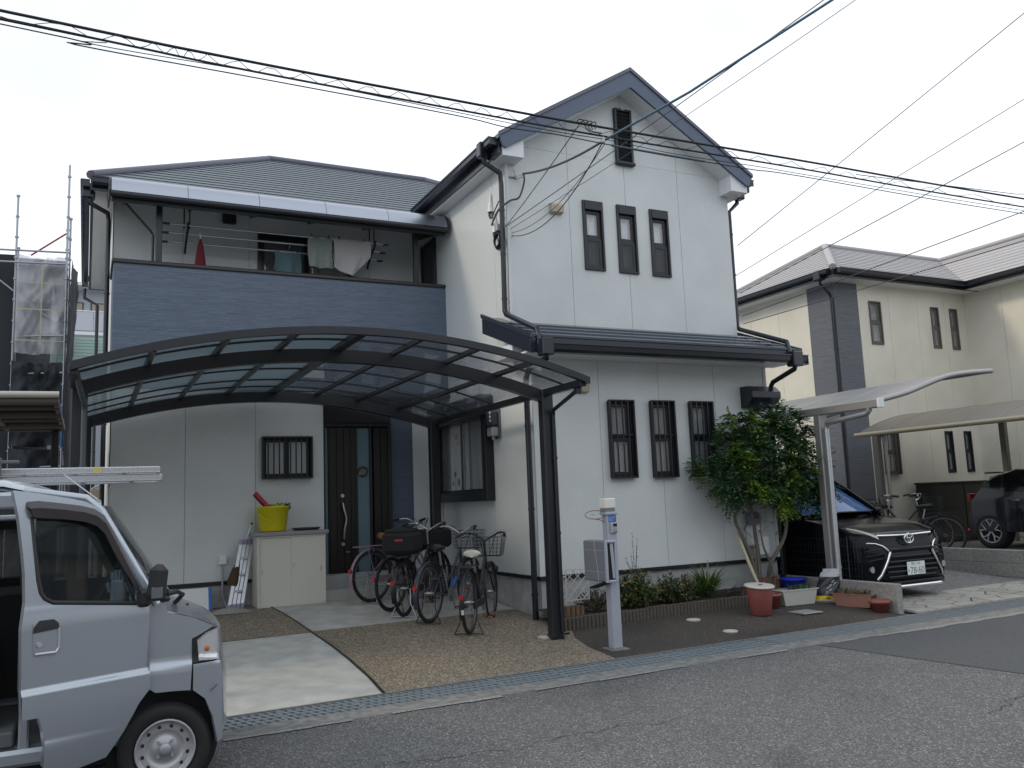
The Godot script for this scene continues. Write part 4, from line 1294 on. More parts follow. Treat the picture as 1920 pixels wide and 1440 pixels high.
func neighbours() -> void:
	mt("taupe_frame", 0.13, 0.12, 0.11, 0.45, 0.3)
	var h := thing("house", "cream house with grey corner stripe and silvery tiled roof on the right", "house")
	var up := [Rect2(10.275, 4.39, 0.36, 0.95), Rect2(12.23, 4.385, 0.255, 0.945), Rect2(12.865, 4.375, 0.25, 0.955)]
	var low := [Rect2(10.305, 1.6, 0.42, 0.92), Rect2(12.275, 1.6, 0.245, 0.92), Rect2(12.91, 1.6, 0.235, 0.92)]
	panel_wall(h, face_front(-3.3), Rect2(9.97, 0.05, 3.46, 5.75), [10.9, 11.8, 12.7], up + low, "cream_siding")
	panel_wall(h, face_front(-3.3), Rect2(9.28, 0.05, 0.69, 5.75), [], [], "grey_siding")
	panel_wall(h, face_left(9.28), Rect2(-4.05, 0.05, 0.738, 5.75), [], [], "grey_siding")
	panel_wall(h, face_left(9.28), Rect2(-6.6, 0.05, 2.55, 5.75), [-4.95, -5.85], [], "cream_siding")
	panel_wall(h, face_left(13.43), Rect2(-3.3, 0.05, 6.0, 5.75), [-2.4, -1.5, -0.6, 0.3, 1.2], [], "cream_siding")
	panel_wall(h, face_front(2.7), Rect2(13.445, 0.05, 5.0, 5.75), [14.4, 15.3], [], "cream_siding")
	bx("wall", h, "cream_siding", V(13.1, 2.9, -6.55), V(7.5, 5.7, 0.1))
	bx("wall", h, "cream_siding", V(16.8, 2.9, -1.9), V(0.1, 5.7, 9.2))
	for r in up: small_window(h, face_front(-3.3), r, "taupe_frame", false)
	small_window(h, face_front(-3.3), low[0], "taupe_frame", true)
	for k in [1, 2]: small_window(h, face_front(-3.3), low[k], "bronze", false)
	small_window(h, face_left(13.43), Rect2(-0.6, 1.5, 1.2, 1.1), "bronze", true)
	hip_roof(h, V(8.88, 5.86, -2.9), 8.0, 4.1, 1.22, 2.05, [], "slate_light", "slate_light", 13, 0.05, [0, 1])
	# roof of the wing that comes forward
	for i in 10:
		var b := MB.new()
		var w := 1.0 + rng.randf_range(-0.05, 0.05)
		b.tint = Color(w, w, w)
		var x0 := 12.95 + i * 0.193; var y0 := 5.86 + i * 0.1183
		b.quad(V(x0, y0 + 0.022, 3.1), V(x0, y0 + 0.022, -4.95), V(minf(x0 + 0.24, 14.92), y0 + minf(0.24, 14.92 - x0) * 0.613, -4.95), V(minf(x0 + 0.24, 14.92), y0 + minf(0.24, 14.92 - x0) * 0.613, 3.1), V(-0.5, 0.85, 0))
		b.quad(V(x0, y0, 3.1), V(x0, y0, -5.0), V(x0, y0 + 0.022, -4.95), V(x0, y0 + 0.022, 3.1), V(-1, 0, 0))
		b.put("slate_course", M["slate_light"], h)
	var b := MB.new()
	b.extr(pv([12.93, 5.85, 14.9, 7.06, 16.9, 5.83, 16.9, 5.78, 14.9, 6.95, 12.93, 5.78]), -4.95, 3.1)
	b.put("roof", M["slate_light"], h)
	bx("fascia", h, "gutter_dark", V(12.94, 5.77, 0.1), V(0.03, 0.17, 6.0))
	tb("ridge_cap", h, "slate_light", [V(14.9, 7.09, -4.95), V(14.9, 7.09, 3.1)], 0.06)
	bx("soffit", h, "white_paint", V(13.2, 5.70, -0.1), V(0.46, 0.02, 6.3))
	gutter(h, V(8.95, 5.74, -2.89), V(12.85, 5.74, -2.89), Vector3.BACK)
	gutter(h, V(8.875, 5.74, -6.95), V(8.875, 5.74, -3.0), Vector3.LEFT)
	gutter(h, V(12.93, 5.74, -2.85), V(12.93, 5.74, 3.1), Vector3.LEFT)
	bx("rain_head", h, "gutter_dark", V(8.84, 5.76, -3.25), V(0.18, 0.2, 0.18), 0.015)
	downpipe(h, [V(8.86, 5.66, -3.25), V(8.86, 5.6, -3.25), V(9.2, 5.42, -3.33), V(9.235, 5.3, -3.34), V(9.235, 0.1, -3.34)])
	bx("vent_cap", h, "bronze", V(11.45, 2.72, -3.24), V(0.2, 0.16, 0.1), 0.01)
	# low wall and the silver cantilever carport over the minivan
	b = MB.new()
	for k in 2:
		b.box(V(3.8, -0.05 + 0.02, 0.82 + k * 0.97), V(0.1, 0.5, 0.965), 0.006)
	var rw := tag(b.put("low_wall", M["block"], self), "low grey concrete wall behind the plant pots beside the minivan", "wall")
	var mf := thing("wire_fence", "black wire mesh fence on the low concrete wall", "fence")
	for z in [0.45, 1.55]: tb("post", mf, "black_plastic", [V(3.80, 0.2, z), V(3.80, 0.75, z)], 0.009)
	b = MB.new()
	for k in 6: b.cyl(V(3.80, 0.27 + k * 0.09, 0.4), V(3.80, 0.27 + k * 0.09, 1.75), 0.0024, -1.0, 4)
	for k in 28: b.cyl(V(3.80, 0.22, 0.4 + k * 0.05), V(3.80, 0.74, 0.4 + k * 0.05), 0.0016, -1.0, 4)
	b.put("wire_mesh", M["black_plastic"], mf)
	var c := thing("carport", "silver cantilever carport with a rising curved roof over the minivan", "carport")
	mt("silver_frame", 0.36, 0.345, 0.34, 0.4, 0.5)
	for z in [1.29, -1.5]:
		bx("post", c, "silver_frame", V(3.80, 1.12, z), V(0.14, 2.5, 0.11), 0.01)
		tb("arm", c, "silver_frame", smooth_path([V(3.80, 2.30, z), V(4.3, 2.42, z), V(4.8, 2.58, z), V(5.1, 2.64, z)], 4), [0.05, 0.05, 0.05, 0.05, 0.048, 0.046, 0.044, 0.042, 0.04, 0.038, 0.036, 0.034, 0.03], 6)
	bx("eave_beam", c, "silver_frame", V(3.77, 2.36, -0.3), V(0.09, 0.10, 5.15), 0.008)
	bx("end_cap", c, "white_paint", V(3.77, 2.36, 2.29), V(0.1, 0.11, 0.03), 0.004)
	downpipe(c, [V(3.74, 2.3, 2.15), V(3.74, 2.25, 2.1), V(3.78, 2.2, 1.42), V(3.79, 2.12, 1.39), V(3.79, 0.18, 1.39)], "aluminium", 0.034, "gutter_pipe")
	var prof := smooth_path([V(3.75, 2.39, 0), V(4.27, 2.50, 0), V(4.73, 2.64, 0), V(5.1, 2.735, 0), V(5.55, 2.79, 0), V(5.93, 2.82, 0)], 3)
	for i in 7:
		var z := 2.27 - i * 0.857
		var path := []
		for q in prof: path.append(V(q.x, q.y, z))
		tb("rafter", c, "silver_frame", path, 0.034 if i in [0, 6] else 0.02, 6)
	bx("front_beam", c, "silver_frame", V(5.93, 2.82, -0.3), V(0.05, 0.05, 5.15), 0.006)
	for i in 6:
		var z1 := 2.26 - i * 0.857; var z0 := z1 - 0.84
		b = MB.new()
		for s in [0.018, 0.014]:
			b.surf(prof.size() - 1, 1, func(u: float, v: float) -> Vector3:
				var q: Vector3 = prof[int(round(u * (prof.size() - 1)))]
				return V(q.x, q.y + s, lerpf(z0, z1, v)), s > 0.016)
		b.put("roof_pane", M["pale_pane"], c)
	# neighbour's raised plot
	struct(ground_sheet("neighbour_plot", pv([7.7, -6, 24, -6, 24, 2.3, 7.7, 2.3]), 0.0, "old_concrete", 0.8, 0.12, 0.17), "raised concrete yard in front of the cream house", "yard")
	var wall := thing("block_wall", "low wall of pale concrete blocks along the raised neighbouring yard", "wall", V(7.65, 0, 0))
	for i in 12:
		for k in 2:
			b = MB.new()
			var w := rng.randf_range(0.88, 1.08)
			b.tint = Color(w, w, w)
			b.box(V(0, 0.03 + k * 0.2 + 0.02, 2.1 - i * 0.4 - 0.2), V(0.12, 0.193, 0.393), 0.006)
			b.put("block", M["block"], wall)
	bx("mortar", wall, "seam", V(0, 0.1, -0.3), V(0.105, 0.42, 4.76))
	c = thing("carport", "brown beige carport with a low curved roof before the cream house", "carport")
	mt("tan_frame", 0.33, 0.29, 0.21, 0.45, 0.3)
	var pr := smooth_path([V(8.3, 2.335, 0), V(8.9, 2.56, 0), V(9.6, 2.72, 0), V(10.4, 2.78, 0), V(11.3, 2.78, 0), V(12.0, 2.74, 0)], 3)
	tb("eave_beam", c, "tan_frame", [V(8.3, 2.335, -2.2), V(8.3, 2.335, 2.1)], 0.045)
	for z in [-1.75, 1.9]:
		bx("post", c, "taupe_frame", V(8.33, 1.2, z), V(0.12, 2.2, 0.12), 0.01)
		bx("post", c, "taupe_frame", V(12.0, 1.2, z), V(0.12, 3.0, 0.12), 0.01)
		var path := []
		for q in pr: path.append(V(q.x, q.y - 0.07, z))
		tb("beam", c, "taupe_frame", path, 0.06, 6)
	tb("gutter_pipe", c, "silver_frame", [V(8.32, 2.25, -1.6), V(8.4, 2.15, -1.62), V(8.42, 0.2, -1.63)], 0.03)
	for i in 7:
		var z := -2.18 + i * 0.71
		var path := []
		for q in pr: path.append(V(q.x, q.y, z))
		tb("rafter", c, "taupe_frame", path, 0.02, 6)
	for i in 6:
		var z0 := -2.16 + i * 0.71
		b = MB.new()
		for s in [0.014, 0.01]:
			b.surf(pr.size() - 1, 1, func(u: float, v: float) -> Vector3:
				var q: Vector3 = pr[int(round(u * (pr.size() - 1)))]
				return V(q.x, q.y + s, lerpf(z0, z0 + 0.69, v)), s > 0.012)
		b.put("roof_pane", M["beige_pane"], c)
	var shed := thing("storage_shed", "black garden storage cupboard against the cream wall", "shed", V(11.75, 0.17, -2.9))
	bx("body", shed, "black_plastic", V(0, 0.6, 0), V(1.4, 1.2, 0.6), 0.01)
	bx("lid", shed, "bronze", V(0, 1.215, 0.02), V(1.46, 0.04, 0.68), 0.01)
	for k in 2: bx("door", shed, "trim_dark", V(-0.35 + 0.7 * k, 0.6, 0.305), V(0.68, 1.12, 0.02), 0.005)

func across_the_street() -> void:  # the row of houses behind the viewer: it shades the fronts and shows in the panes
	var k := 0
	for q in [[-19.0, 9.0, 7.2, "cream_siding"], [-9.2, 8.4, 6.9, "foundation"], [0.0, 8.8, 7.4, "cream_siding"], [9.6, 9.0, 7.0, "siding"], [19.4, 8.6, 7.2, "vent_beige"]]:
		var names := ["cream house with a brown roof far left across the street", "grey house left of the viewer across the street", "cream house with dark windows right behind the viewer", "white house to the right across the street", "tan house far right across the street"]
		var h := thing("house", names[k], "house", Vector3.ZERO, 0.0, "houses across the street")
		var b := MB.new()
		b.box(V(q[0], q[2] * 0.39 - 0.3, 27.0), V(q[1], q[2] * 0.78 + 0.2, 8.0))
		b.put("wall", M[q[3]], h)
		b = MB.new()
		b.extr(pv([-q[1] / 2 - 0.5, q[2] * 0.78 - 0.25, q[1] / 2 + 0.5, q[2] * 0.78 - 0.25, 0.0, q[2] + 0.4]), 22.4, 31.4, Transform3D(Basis(), V(q[0], 0, 0)))
		b.put("roof", M["slate"], h)
		for i in 3:
			for j in 2:
				var w := bx("window", h, "bronze", V(q[0] - 2.6 + i * 2.6, 1.6 + j * 2.6, 22.97), V(1.5, 1.1, 0.08))
				bx("pane", w, "tinted_glass", V(q[0] - 2.6 + i * 2.6, 1.6 + j * 2.6, 22.92), V(1.36, 0.96, 0.02))
		k += 1

func nb(root: Node3D) -> MB:  # a builder whose points are given in the scene's own coordinates
	var b := MB.new()
	b.xf = root.transform.affine_inverse()
	return b

func wheel(root: Node3D, at: Vector3, r: float, w: float, rim_r: float, side: float, style: int, called := "wheel") -> Node3D:  # axis along local z, face towards side
	var o := Node3D.new()
	o.name = called; root.add_child(o, true)
	o.transform = Transform3D(Basis(V(side, 0, 0), V(0, 1, 0), V(0, 0, side)), at)
	var t := Transform3D(Basis(Vector3.RIGHT, PI / 2), Vector3.ZERO)  # lathe axis y -> z
	var b := MB.new()
	b.lathe([Vector2(rim_r - 0.01, -w), Vector2(r - 0.02, -w), Vector2(r, -w + 0.025), Vector2(r, -0.03), Vector2(r - 0.012, -0.01), Vector2(r - 0.035, 0.0), Vector2(rim_r + 0.02, -0.004), Vector2(rim_r, -0.014), Vector2(rim_r - 0.01, -w)], 48, t, false)
	for k in 4:
		b.lathe([Vector2(r - 0.002, -0.045 - k * 0.025), Vector2(r + 0.004, -0.045 - k * 0.025), Vector2(r + 0.004, -0.03 - k * 0.025), Vector2(r - 0.002, -0.03 - k * 0.025)], 48, t)
	b.put("tyre", M["rubber"], o)
	b = MB.new()
	if style == 0:
		b.lathe([Vector2(0, -0.06), Vector2(rim_r * 0.96, -0.07), Vector2(rim_r, -0.012), Vector2(rim_r * 0.985, 0.0), Vector2(rim_r * 0.93, -0.002), Vector2(rim_r * 0.9, -0.02), Vector2(rim_r * 0.82, -0.03), Vector2(rim_r * 0.66, -0.018), Vector2(rim_r * 0.6, -0.028), Vector2(rim_r * 0.45, -0.04), Vector2(rim_r * 0.40, -0.03), Vector2(rim_r * 0.2, -0.028), Vector2(rim_r * 0.19, -0.012), Vector2(rim_r * 0.15, -0.006), Vector2(0, -0.005)], 48, t, false)
		b.put("rim", M["steel_paint"], o)
		b = MB.new()
		for k in 12:
			var a := TAU * (k + 0.5) / 12
			b.cyl(V(cos(a) * rim_r * 0.745, sin(a) * rim_r * 0.745, -0.04), V(cos(a) * rim_r * 0.745, sin(a) * rim_r * 0.745, -0.021), rim_r * 0.062, -1.0, 12)
		b.put("rim_hole", M["rubber"], o)
		b = MB.new()
		for k in 4:
			var a := TAU * (k + 0.5) / 4
			b.cyl(V(cos(a) * rim_r * 0.33, sin(a) * rim_r * 0.33, -0.03), V(cos(a) * rim_r * 0.33, sin(a) * rim_r * 0.33, -0.012), rim_r * 0.062, rim_r * 0.05, 6)
		b.put("nut", M["aluminium"], o)
	else:
		b.lathe([Vector2(rim_r * 0.9, -0.05), Vector2(rim_r, -0.02), Vector2(rim_r * 0.97, -0.004), Vector2(rim_r * 0.9, -0.012), Vector2(rim_r * 0.88, -0.05)], 40, t, false)
		for k in 5:
			var a := TAU * k / 5 + 0.3
			for s in [-0.16, 0.16]:
				b.tube([V(cos(a) * rim_r * 0.12, sin(a) * rim_r * 0.12, -0.022), V(cos(a + s * 0.7) * rim_r * 0.55, sin(a + s * 0.7) * rim_r * 0.55, -0.012), V(cos(a + s * 2.0) * rim_r * 0.95, sin(a + s * 2.0) * rim_r * 0.95, -0.012)], rim_r * 0.055, 6)
		b.cyl(V(0, 0, -0.03), V(0, 0, -0.008), rim_r * 0.16, -1.0, 16)
		b.put("rim", M["aluminium"], o)
		b = MB.new()
		b.cyl(V(0, 0, -0.09), V(0, 0, -0.05), rim_r * 0.95, -1.0, 32)
		b.put("brake", M["rubber"], o)
	return o

func work_van() -> void:
	var sp := mt("silver_paint", 0.40, 0.435, 0.49, 0.26, 0.6)
	sp.clearcoat_enabled = true; sp.clearcoat = 0.7; sp.clearcoat_roughness = 0.08
	mt("steel_paint", 0.42, 0.42, 0.44, 0.42, 0.5)
	mt("van_trim", 0.02, 0.02, 0.022, 0.6); mt("van_grey", 0.12, 0.13, 0.14, 0.7); mt("seat_cloth", 0.03, 0.032, 0.04, 0.95); mt("pink_cloth", 0.35, 0.05, 0.13, 0.8); mt("pale_blue", 0.38, 0.55, 0.65, 0.7); mt("navy_cloth", 0.04, 0.05, 0.16, 0.9)
	glassy("van_glass", 0.018, 0.024, 0.026, 0.42)
	glassy("smoke", 0.05, 0.045, 0.05, 0.82, 0.1)
	glassy("lens", 0.9, 0.9, 0.92, 0.18)
	var v := thing("van", "silver kei van with open front door and ladder rack parked before the driveway", "van", V(-5.7, -0.21, 3.36))
	var zs := func(y: float) -> float: return 4.06 - maxf(0.0, y - 0.9) * 0.17 - 0.02 * smoothstep(0.5, 0.53, y) + 0.0
	var skin := func(q: Vector2) -> Vector3:
		var nose := maxf(0.0, q.x + 4.16) / 0.14
		return V(q.x, q.y, zs.call(q.y) - nose * nose * 0.05)
	var far := func(q: Vector2) -> Vector3: return V(-q.x, q.y, 6.72 - zs.call(q.y))
	# front fender, bumper corner
	var b := nb(v)
	b.sheet(pv([-4.45, 0.40, -4.40, 0.362, -4.30, 0.36, -4.212, 0.354, -4.205, 0.50, -4.205, 0.64, -4.17, 0.655, -4.08, 0.70, -4.10, 0.712, -4.208, 0.763, -4.339, 0.80, -4.345, 0.85, -4.42, 0.88, -4.46, 0.88]), [], 0.05, skin, 0.02)
	b.put("fender", M["silver_paint"], v)
	b = nb(v)
	b.sheet(pv([-4.198, 0.352, -4.13, 0.295, -4.085, 0.184, -4.057, 0.046, -4.054, 0.035, -4.028, 0.06, -4.020, 0.20, -4.028, 0.40, -4.045, 0.50, -4.198, 0.497]), [], 0.04, skin, 0.02)
	var bump := b.put("bumper", M["silver_paint"], v)
	b = nb(v)
	b.tube([V(-4.1, 0.33, 4.047), V(-4.06, 0.365, 4.038)], 0.0025, 5)
	b.put("scratch", M["van_trim"], bump)
	# headlight: dark housing, bright reflector, clear lens
	b = nb(v)
	b.sheet(pv([-4.203, 0.503, -4.06, 0.505, -4.06, 0.69, -4.085, 0.695, -4.17, 0.65, -4.203, 0.635]), [], 0.05, func(q: Vector2) -> Vector3: return (skin.call(q) as Vector3) - V(0.0, 0, 0.012), 0.04)
	var hl := b.put("headlight", M["van_trim"], v)
	b = nb(v)
	b.sheet(pv([-4.165, 0.53, -4.06, 0.515, -4.062, 0.68, -4.13, 0.655, -4.17, 0.62]), [], 0.04, func(q: Vector2) -> Vector3: return (skin.call(q) as Vector3) - V(0.0, 0, 0.004 + 0.02 * sin((q.x + 4.165) * 30.0)), 0.002)
	b.put("reflector", M["chrome"], hl)
	b = nb(v)
	b.ball(V(-4.12, 0.575, 4.028), V(0.016, 0.018, 0.012), 10)
	mt("amber", 0.5, 0.13, 0.02, 0.3)
	b.put("indicator_bulb", M["amber"], hl)
	b = nb(v)
	b.sheet(pv([-4.17, 0.515, -4.055, 0.508, -4.058, 0.69, -4.13, 0.668, -4.18, 0.63]), [], 0.04, func(q: Vector2) -> Vector3: return (skin.call(q) as Vector3) + V(0.003, 0, 0.004), 0.003)
	b.put("lens", M["lens"], hl)
	bx("door_gap", v, "van_trim", V(-4.462, 0.635, 4.03) - v.position, V(0.03, 0.48, 0.05), 0.004)
	bx("panel_gap", v, "van_trim", V(-4.202, 0.42, 4.0) - v.position, V(0.02, 0.17, 0.03), 0.002)
	# nose and bonnet in one skin across the van
	var prof := [Vector2(-4.05, 0.04), Vector2(-4.022, 0.10), Vector2(-4.024, 0.40), Vector2(-4.045, 0.52), Vector2(-4.06, 0.66), Vector2(-4.09, 0.712), Vector2(-4.205, 0.765), Vector2(-4.335, 0.805), Vector2(-4.40, 0.862)]
	b = nb(v)
	b.surf(24, 24, func(u: float, w: float) -> Vector3:
		var s := u * 2.0 - 1.0
		var k := w * (prof.size() - 1)
		var i := mini(int(k), prof.size() - 2)
		var q: Vector2 = prof[i].lerp(prof[i + 1], k - i)
		var hood := smoothstep(0.68, 0.74, q.y)
		return V(q.x + 0.075 * (1.0 - absf(s) ** 2.5) * (1.0 - 0.6 * hood), q.y + 0.035 * (1.0 - s * s) * hood, 3.36 + s * (0.655 - 0.02 * hood)))
	b.put("bonnet", M["silver_paint"], v)
	b = nb(v)
	b.box(V(-4.37, 0.872, 3.36), V(0.10, 0.03, 1.24), 0.01)
	b.tube([V(-4.33, 0.895, 3.9), V(-4.27, 0.90, 3.82), V(-4.23, 0.875, 3.75), V(-4.26, 0.835, 3.72), V(-4.28, 0.82, 3.72)], 0.014, 6)
	b.tube([V(-4.31, 0.90, 3.8), V(-4.37, 0.95, 3.35), V(-4.385, 0.965, 3.0)], 0.007, 6)
	b.put("wiper", M["van_trim"], v)
	b = nb(v)
	b.box(V(-4.19, 0.80, 3.62), V(0.02, 0.012, 0.02), 0.004)
	b.put("washer_nozzle", M["van_trim"], v)
	b = nb(v)
	for s in [0.0, 0.006]:
		b.surf(16, 8, func(u: float, w: float) -> Vector3:
			var e := u * 2.0 - 1.0
			return V(lerpf(-4.345, -4.70, w) + 0.07 * (1.0 - e * e) - s, lerpf(0.875, 1.435, w) - s, 3.36 + e * lerpf(0.645, 0.57, w)), s > 0.0)
	b.put("windscreen", M["van_glass"], v)
	for e in [-1.0, 1.0]:
		b = nb(v)
		b.tube([V(-4.40, 0.85, 3.36 + e * 0.665), V(-4.55, 1.13, 3.36 + e * 0.635), V(-4.70, 1.40, 3.36 + e * 0.60), V(-4.78, 1.475, 3.36 + e * 0.575), V(-5.1, 1.53, 3.36 + e * 0.56)], 0.028, 8)
		b.put("pillar", M["silver_paint"], v)
	# roof and its rails
	b = nb(v)
	b.surf(20, 16, func(u: float, w: float) -> Vector3:
		var e := u * 2.0 - 1.0
		return V(lerpf(-4.70, -7.36, w), 1.445 + 0.14 * smoothstep(0.0, 0.2, w) + 0.03 * (1.0 - absf(e) ** 4) - 0.05 * absf(e) ** 10, 3.36 + e * 0.585))
	b.surf(20, 16, func(u: float, w: float) -> Vector3:
		var e := u * 2.0 - 1.0
		return V(lerpf(-4.70, -7.36, w), 1.42 + 0.14 * smoothstep(0.0, 0.2, w), 3.36 + e * 0.58), true)
	b.put("roof", M["silver_paint"], v)
	for e in [-1.0, 1.0]:
		b = nb(v)
		b.box(V(-6.2, 1.475, 3.36 + e * 0.585), V(2.3, 0.10, 0.05), 0.02)
		b.box(V(-6.2, 1.385, 3.36 + e * 0.59), V(2.3, 0.03, 0.05), 0.008)
		b.put("roof_rail", M["silver_paint"], v)
		b = nb(v)
		b.box(V(-6.2, 1.413, 3.36 + e * 0.575), V(2.3, 0.03, 0.05), 0.004)
		b.put("door_seal", M["van_trim"], v)
		b = nb(v)
		b.box(V(-5.5, 0.105, 3.36 + e * 0.65), V(1.55, 0.09, 0.07), 0.02)
		b.put("sill", M["silver_paint"], v)
		b = nb(v)
		b.box(V(-6.75, 0.75, 3.36 + e * 0.645), V(1.2, 1.28, 0.03), 0.01)
		b.put("rear_side", M["silver_paint"], v)
	b = nb(v)
	b.box(V(-5.055, 0.76, 3.985), V(0.05, 1.3, 0.05), 0.01)
	b.put("pillar", M["silver_paint"], v)
	b = nb(v)
	b.box(V(-7.37, 0.8, 3.36), V(0.04, 1.4, 1.2), 0.015)
	b.put("tailgate", M["silver_paint"], v)
	# far side with its windows
	b = nb(v)
	b.sheet(pv([4.46, 0.40, 4.46, 0.9, 4.74, 1.40, 6.2, 1.40, 6.2, 0.08, 4.6, 0.08]), [pv([4.60, 0.93, 4.78, 1.32, 5.08, 1.33, 5.08, 0.93]), pv([5.14, 0.955, 5.14, 1.31, 6.1, 1.33, 6.1, 0.955])], 0.09, far, 0.02)
	b.put("side_panel", M["silver_paint"], v)
	b = nb(v)
	b.sheet(pv([4.47, 0.2, 4.47, 0.9, 4.72, 1.36, 6.2, 1.36, 6.2, 0.2]), [pv([4.62, 0.95, 4.79, 1.31, 5.07, 1.31, 5.07, 0.95]), pv([5.155, 0.99, 5.155, 1.31, 6.1, 1.31, 6.1, 0.99])], 0.09, func(q: Vector2) -> Vector3: return (far.call(q) as Vector3) + V(0, 0, 0.05), 0.015)
	b.put("inner_trim", M["van_trim"], v)
	b = nb(v)
	b.box(V(-4.84, 1.13, 2.705), V(0.5, 0.42, 0.005)); b.box(V(-5.62, 1.14, 2.70), V(0.98, 0.38, 0.005))
	b.put("far_window", M["van_glass"], v)
	b = nb(v)
	b.box(V(-5.5, 0.9, 2.74), V(0.7, 0.07, 0.03), 0.01)
	b.put("armrest", M["van_grey"], v)
	# inside: floor, dashboard, seats, wheel and clutter
	b = nb(v)
	b.box(V(-5.8, 0.12, 3.36), V(3.0, 0.08, 1.24), 0.01); b.box(V(-5.35, 0.2, 3.85), V(0.5, 0.08, 0.3), 0.01)
	b.put("cabin_floor", M["van_grey"], v)
	b = nb(v)
	b.box(V(-4.47, 0.75, 3.36), V(0.22, 0.26, 1.2), 0.06)
	b.put("dashboard", M["van_trim"], v)
	for z in [3.66, 3.02]:
		b = nb(v)
		b.box(V(-4.80, 0.52, z), V(0.46, 0.14, 0.46), 0.05)
		b.box(V(-5.03, 0.85, z), V(0.11, 0.56, 0.40), 0.05, Transform3D(Basis(Vector3.BACK, 0.12), Vector3.ZERO))
		b.box(V(-5.055, 1.2, z), V(0.08, 0.15, 0.24), 0.035)
		b.put("seat", M["seat_cloth"], v)
	b = nb(v)
	var ring := []
	for i in 24: ring.append(V(-4.68 + 0.08 * cos(i * TAU / 24), 0.93 + 0.15 * cos(i * TAU / 24), 3.66 + 0.18 * sin(i * TAU / 24)))
	b.tube(ring, 0.014, 8, true)
	b.tube([V(-4.68, 0.93, 3.66), V(-4.5, 0.83, 3.66)], 0.03, 8)
	b.put("steering_wheel", M["van_trim"], v)
	b = nb(v)
	b.box(V(-5.6, 0.55, 3.3), V(0.5, 0.5, 0.6), 0.05); b.box(V(-5.45, 0.34, 3.78), V(0.5, 0.12, 0.3), 0.03)
	b.put("cargo_box", M["van_trim"], v)
	var bag := thing("cloth_bundle", "pink cloth lying among tools inside the silver van", "cloth", V(-5.3, 0.50, 3.82))
	b = MB.new()
	b.surf(16, 8, func(u: float, w: float) -> Vector3: return V(0.22 * (u - 0.5), 0.05 * sin(w * PI) * (0.7 + 0.4 * sin(u * 9.0)) , 0.18 * (w - 0.5)), true)
	b.surf(16, 8, func(u: float, w: float) -> Vector3: return V(0.22 * (u - 0.5), -0.01, 0.18 * (w - 0.5)))
	b.put("fold", M["pink_cloth"], bag)
	var gl := thing("work_gloves", "pale blue work gloves hanging by the dashboard inside the van", "gloves", V(-4.545, 0.885, 3.93))
	for k in 2:
		b = MB.new()
		b.box(V(-0.06 + k * 0.1, 0.05, 0.0), V(0.075, 0.14, 0.03), 0.014)
		for j in 4: b.tube([V(-0.087 + k * 0.1 + j * 0.018, 0.115, 0), V(-0.088 + k * 0.1 + j * 0.019, 0.16 + 0.012 * (1.5 - absf(j - 1.5)), 0.004 * j)], 0.009, 6)
		b.tube([V(-0.10 + k * 0.1, 0.05, 0), V(-0.115 + k * 0.1, 0.10, 0.012)], 0.01, 6)
		b.put("glove", M["pale_blue"], gl)
	# wheels in dark arches
	b = nb(v)
	b.cyl(V(-4.345, 0.05, 3.6), V(-4.345, 0.05, 3.90), 0.31, -1.0, 24)
	b.put("wheel_arch", M["rubber"], v)
	wheel(v, V(-4.341, 0.04, 4.04) - v.position, 0.247, 0.14, 0.165, 1.0, 0)
	wheel(v, V(-4.341, 0.04, 2.68) - v.position, 0.247, 0.14, 0.165, -1.0, 0)
	wheel(v, V(-6.5, 0.03, 4.02) - v.position, 0.247, 0.14, 0.165, 1.0, 0)
	wheel(v, V(-6.5, 0.03, 2.70) - v.position, 0.247, 0.14, 0.165, -1.0, 0)
	b = nb(v)
	b.box(V(-5.7, 0.0, 3.36), V(2.6, 0.1, 1.0), 0.02)
	b.put("underbody", M["rubber"], v)
	# the front door, swung open towards the street
	var hp := V(-4.447, 0, 4.062); var du := V(-0.9031, 0, 0.4295); var out := V(0.4295, 0, 0.9031)
	var df := func(q: Vector2) -> Vector3:
		var k := 0.0
		if q.y < 0.507: k = 0.022 * smoothstep(0.507, 0.485, q.y) - 0.10 * maxf(0.0, 0.42 - q.y) ** 2 * 4.0
		if q.y > 0.9: k -= (q.y - 0.9) * 0.10
		k += 0.012 * smoothstep(0.93, 0.80, q.y)
		var lo := 0.245 - 0.02 * (-q.x)
		k += 0.012 * smoothstep(lo, lo - 0.02, q.y) * smoothstep(-0.1, -0.35, q.x)
		return hp + du * (-q.x) + V(0, q.y, 0) + out * k
	var ol := pv([0.0, 0.395, 0.004, 0.868, -0.035, 0.895, -0.091, 1.035, -0.177, 1.245, -0.238, 1.372, -0.285, 1.425, -0.345, 1.456, -0.438, 1.477, -0.601, 1.507, -0.722, 1.524, -0.695, 1.382, -0.675, 1.189, -0.667, 1.08, -0.667, 0.945, -0.687, 0.814, -0.683, 0.497, -0.679, 0.366, -0.598, 0.362, -0.575, 0.30, -0.559, 0.209, -0.555, 0.104, -0.52, 0.07, -0.365, 0.055, -0.222, 0.074, -0.136, 0.193, -0.062, 0.326])
	var wl := pv([-0.632, 1.379, -0.60, 1.046, -0.588, 0.985, -0.57, 0.955, -0.528, 0.929, -0.075, 0.875, -0.088, 0.935, -0.172, 1.155, -0.232, 1.283, -0.28, 1.325, -0.342, 1.352, -0.401, 1.374])
	b = nb(v)
	b.sheet(ol, [wl], 0.022, df, 0.035)
	var door := b.put("door", M["silver_paint"], v)
	b = nb(v)
	b.sheet(wl, [], 0.08, func(q: Vector2) -> Vector3: return (df.call(q) as Vector3) - out * 0.016, 0.004)
	b.put("door_window", M["van_glass"], door)
	var seal := []
	for q in wl: seal.append((df.call(q) as Vector3) - out * 0.004)
	b = nb(v)
	b.tube(seal, 0.013, 6, true)
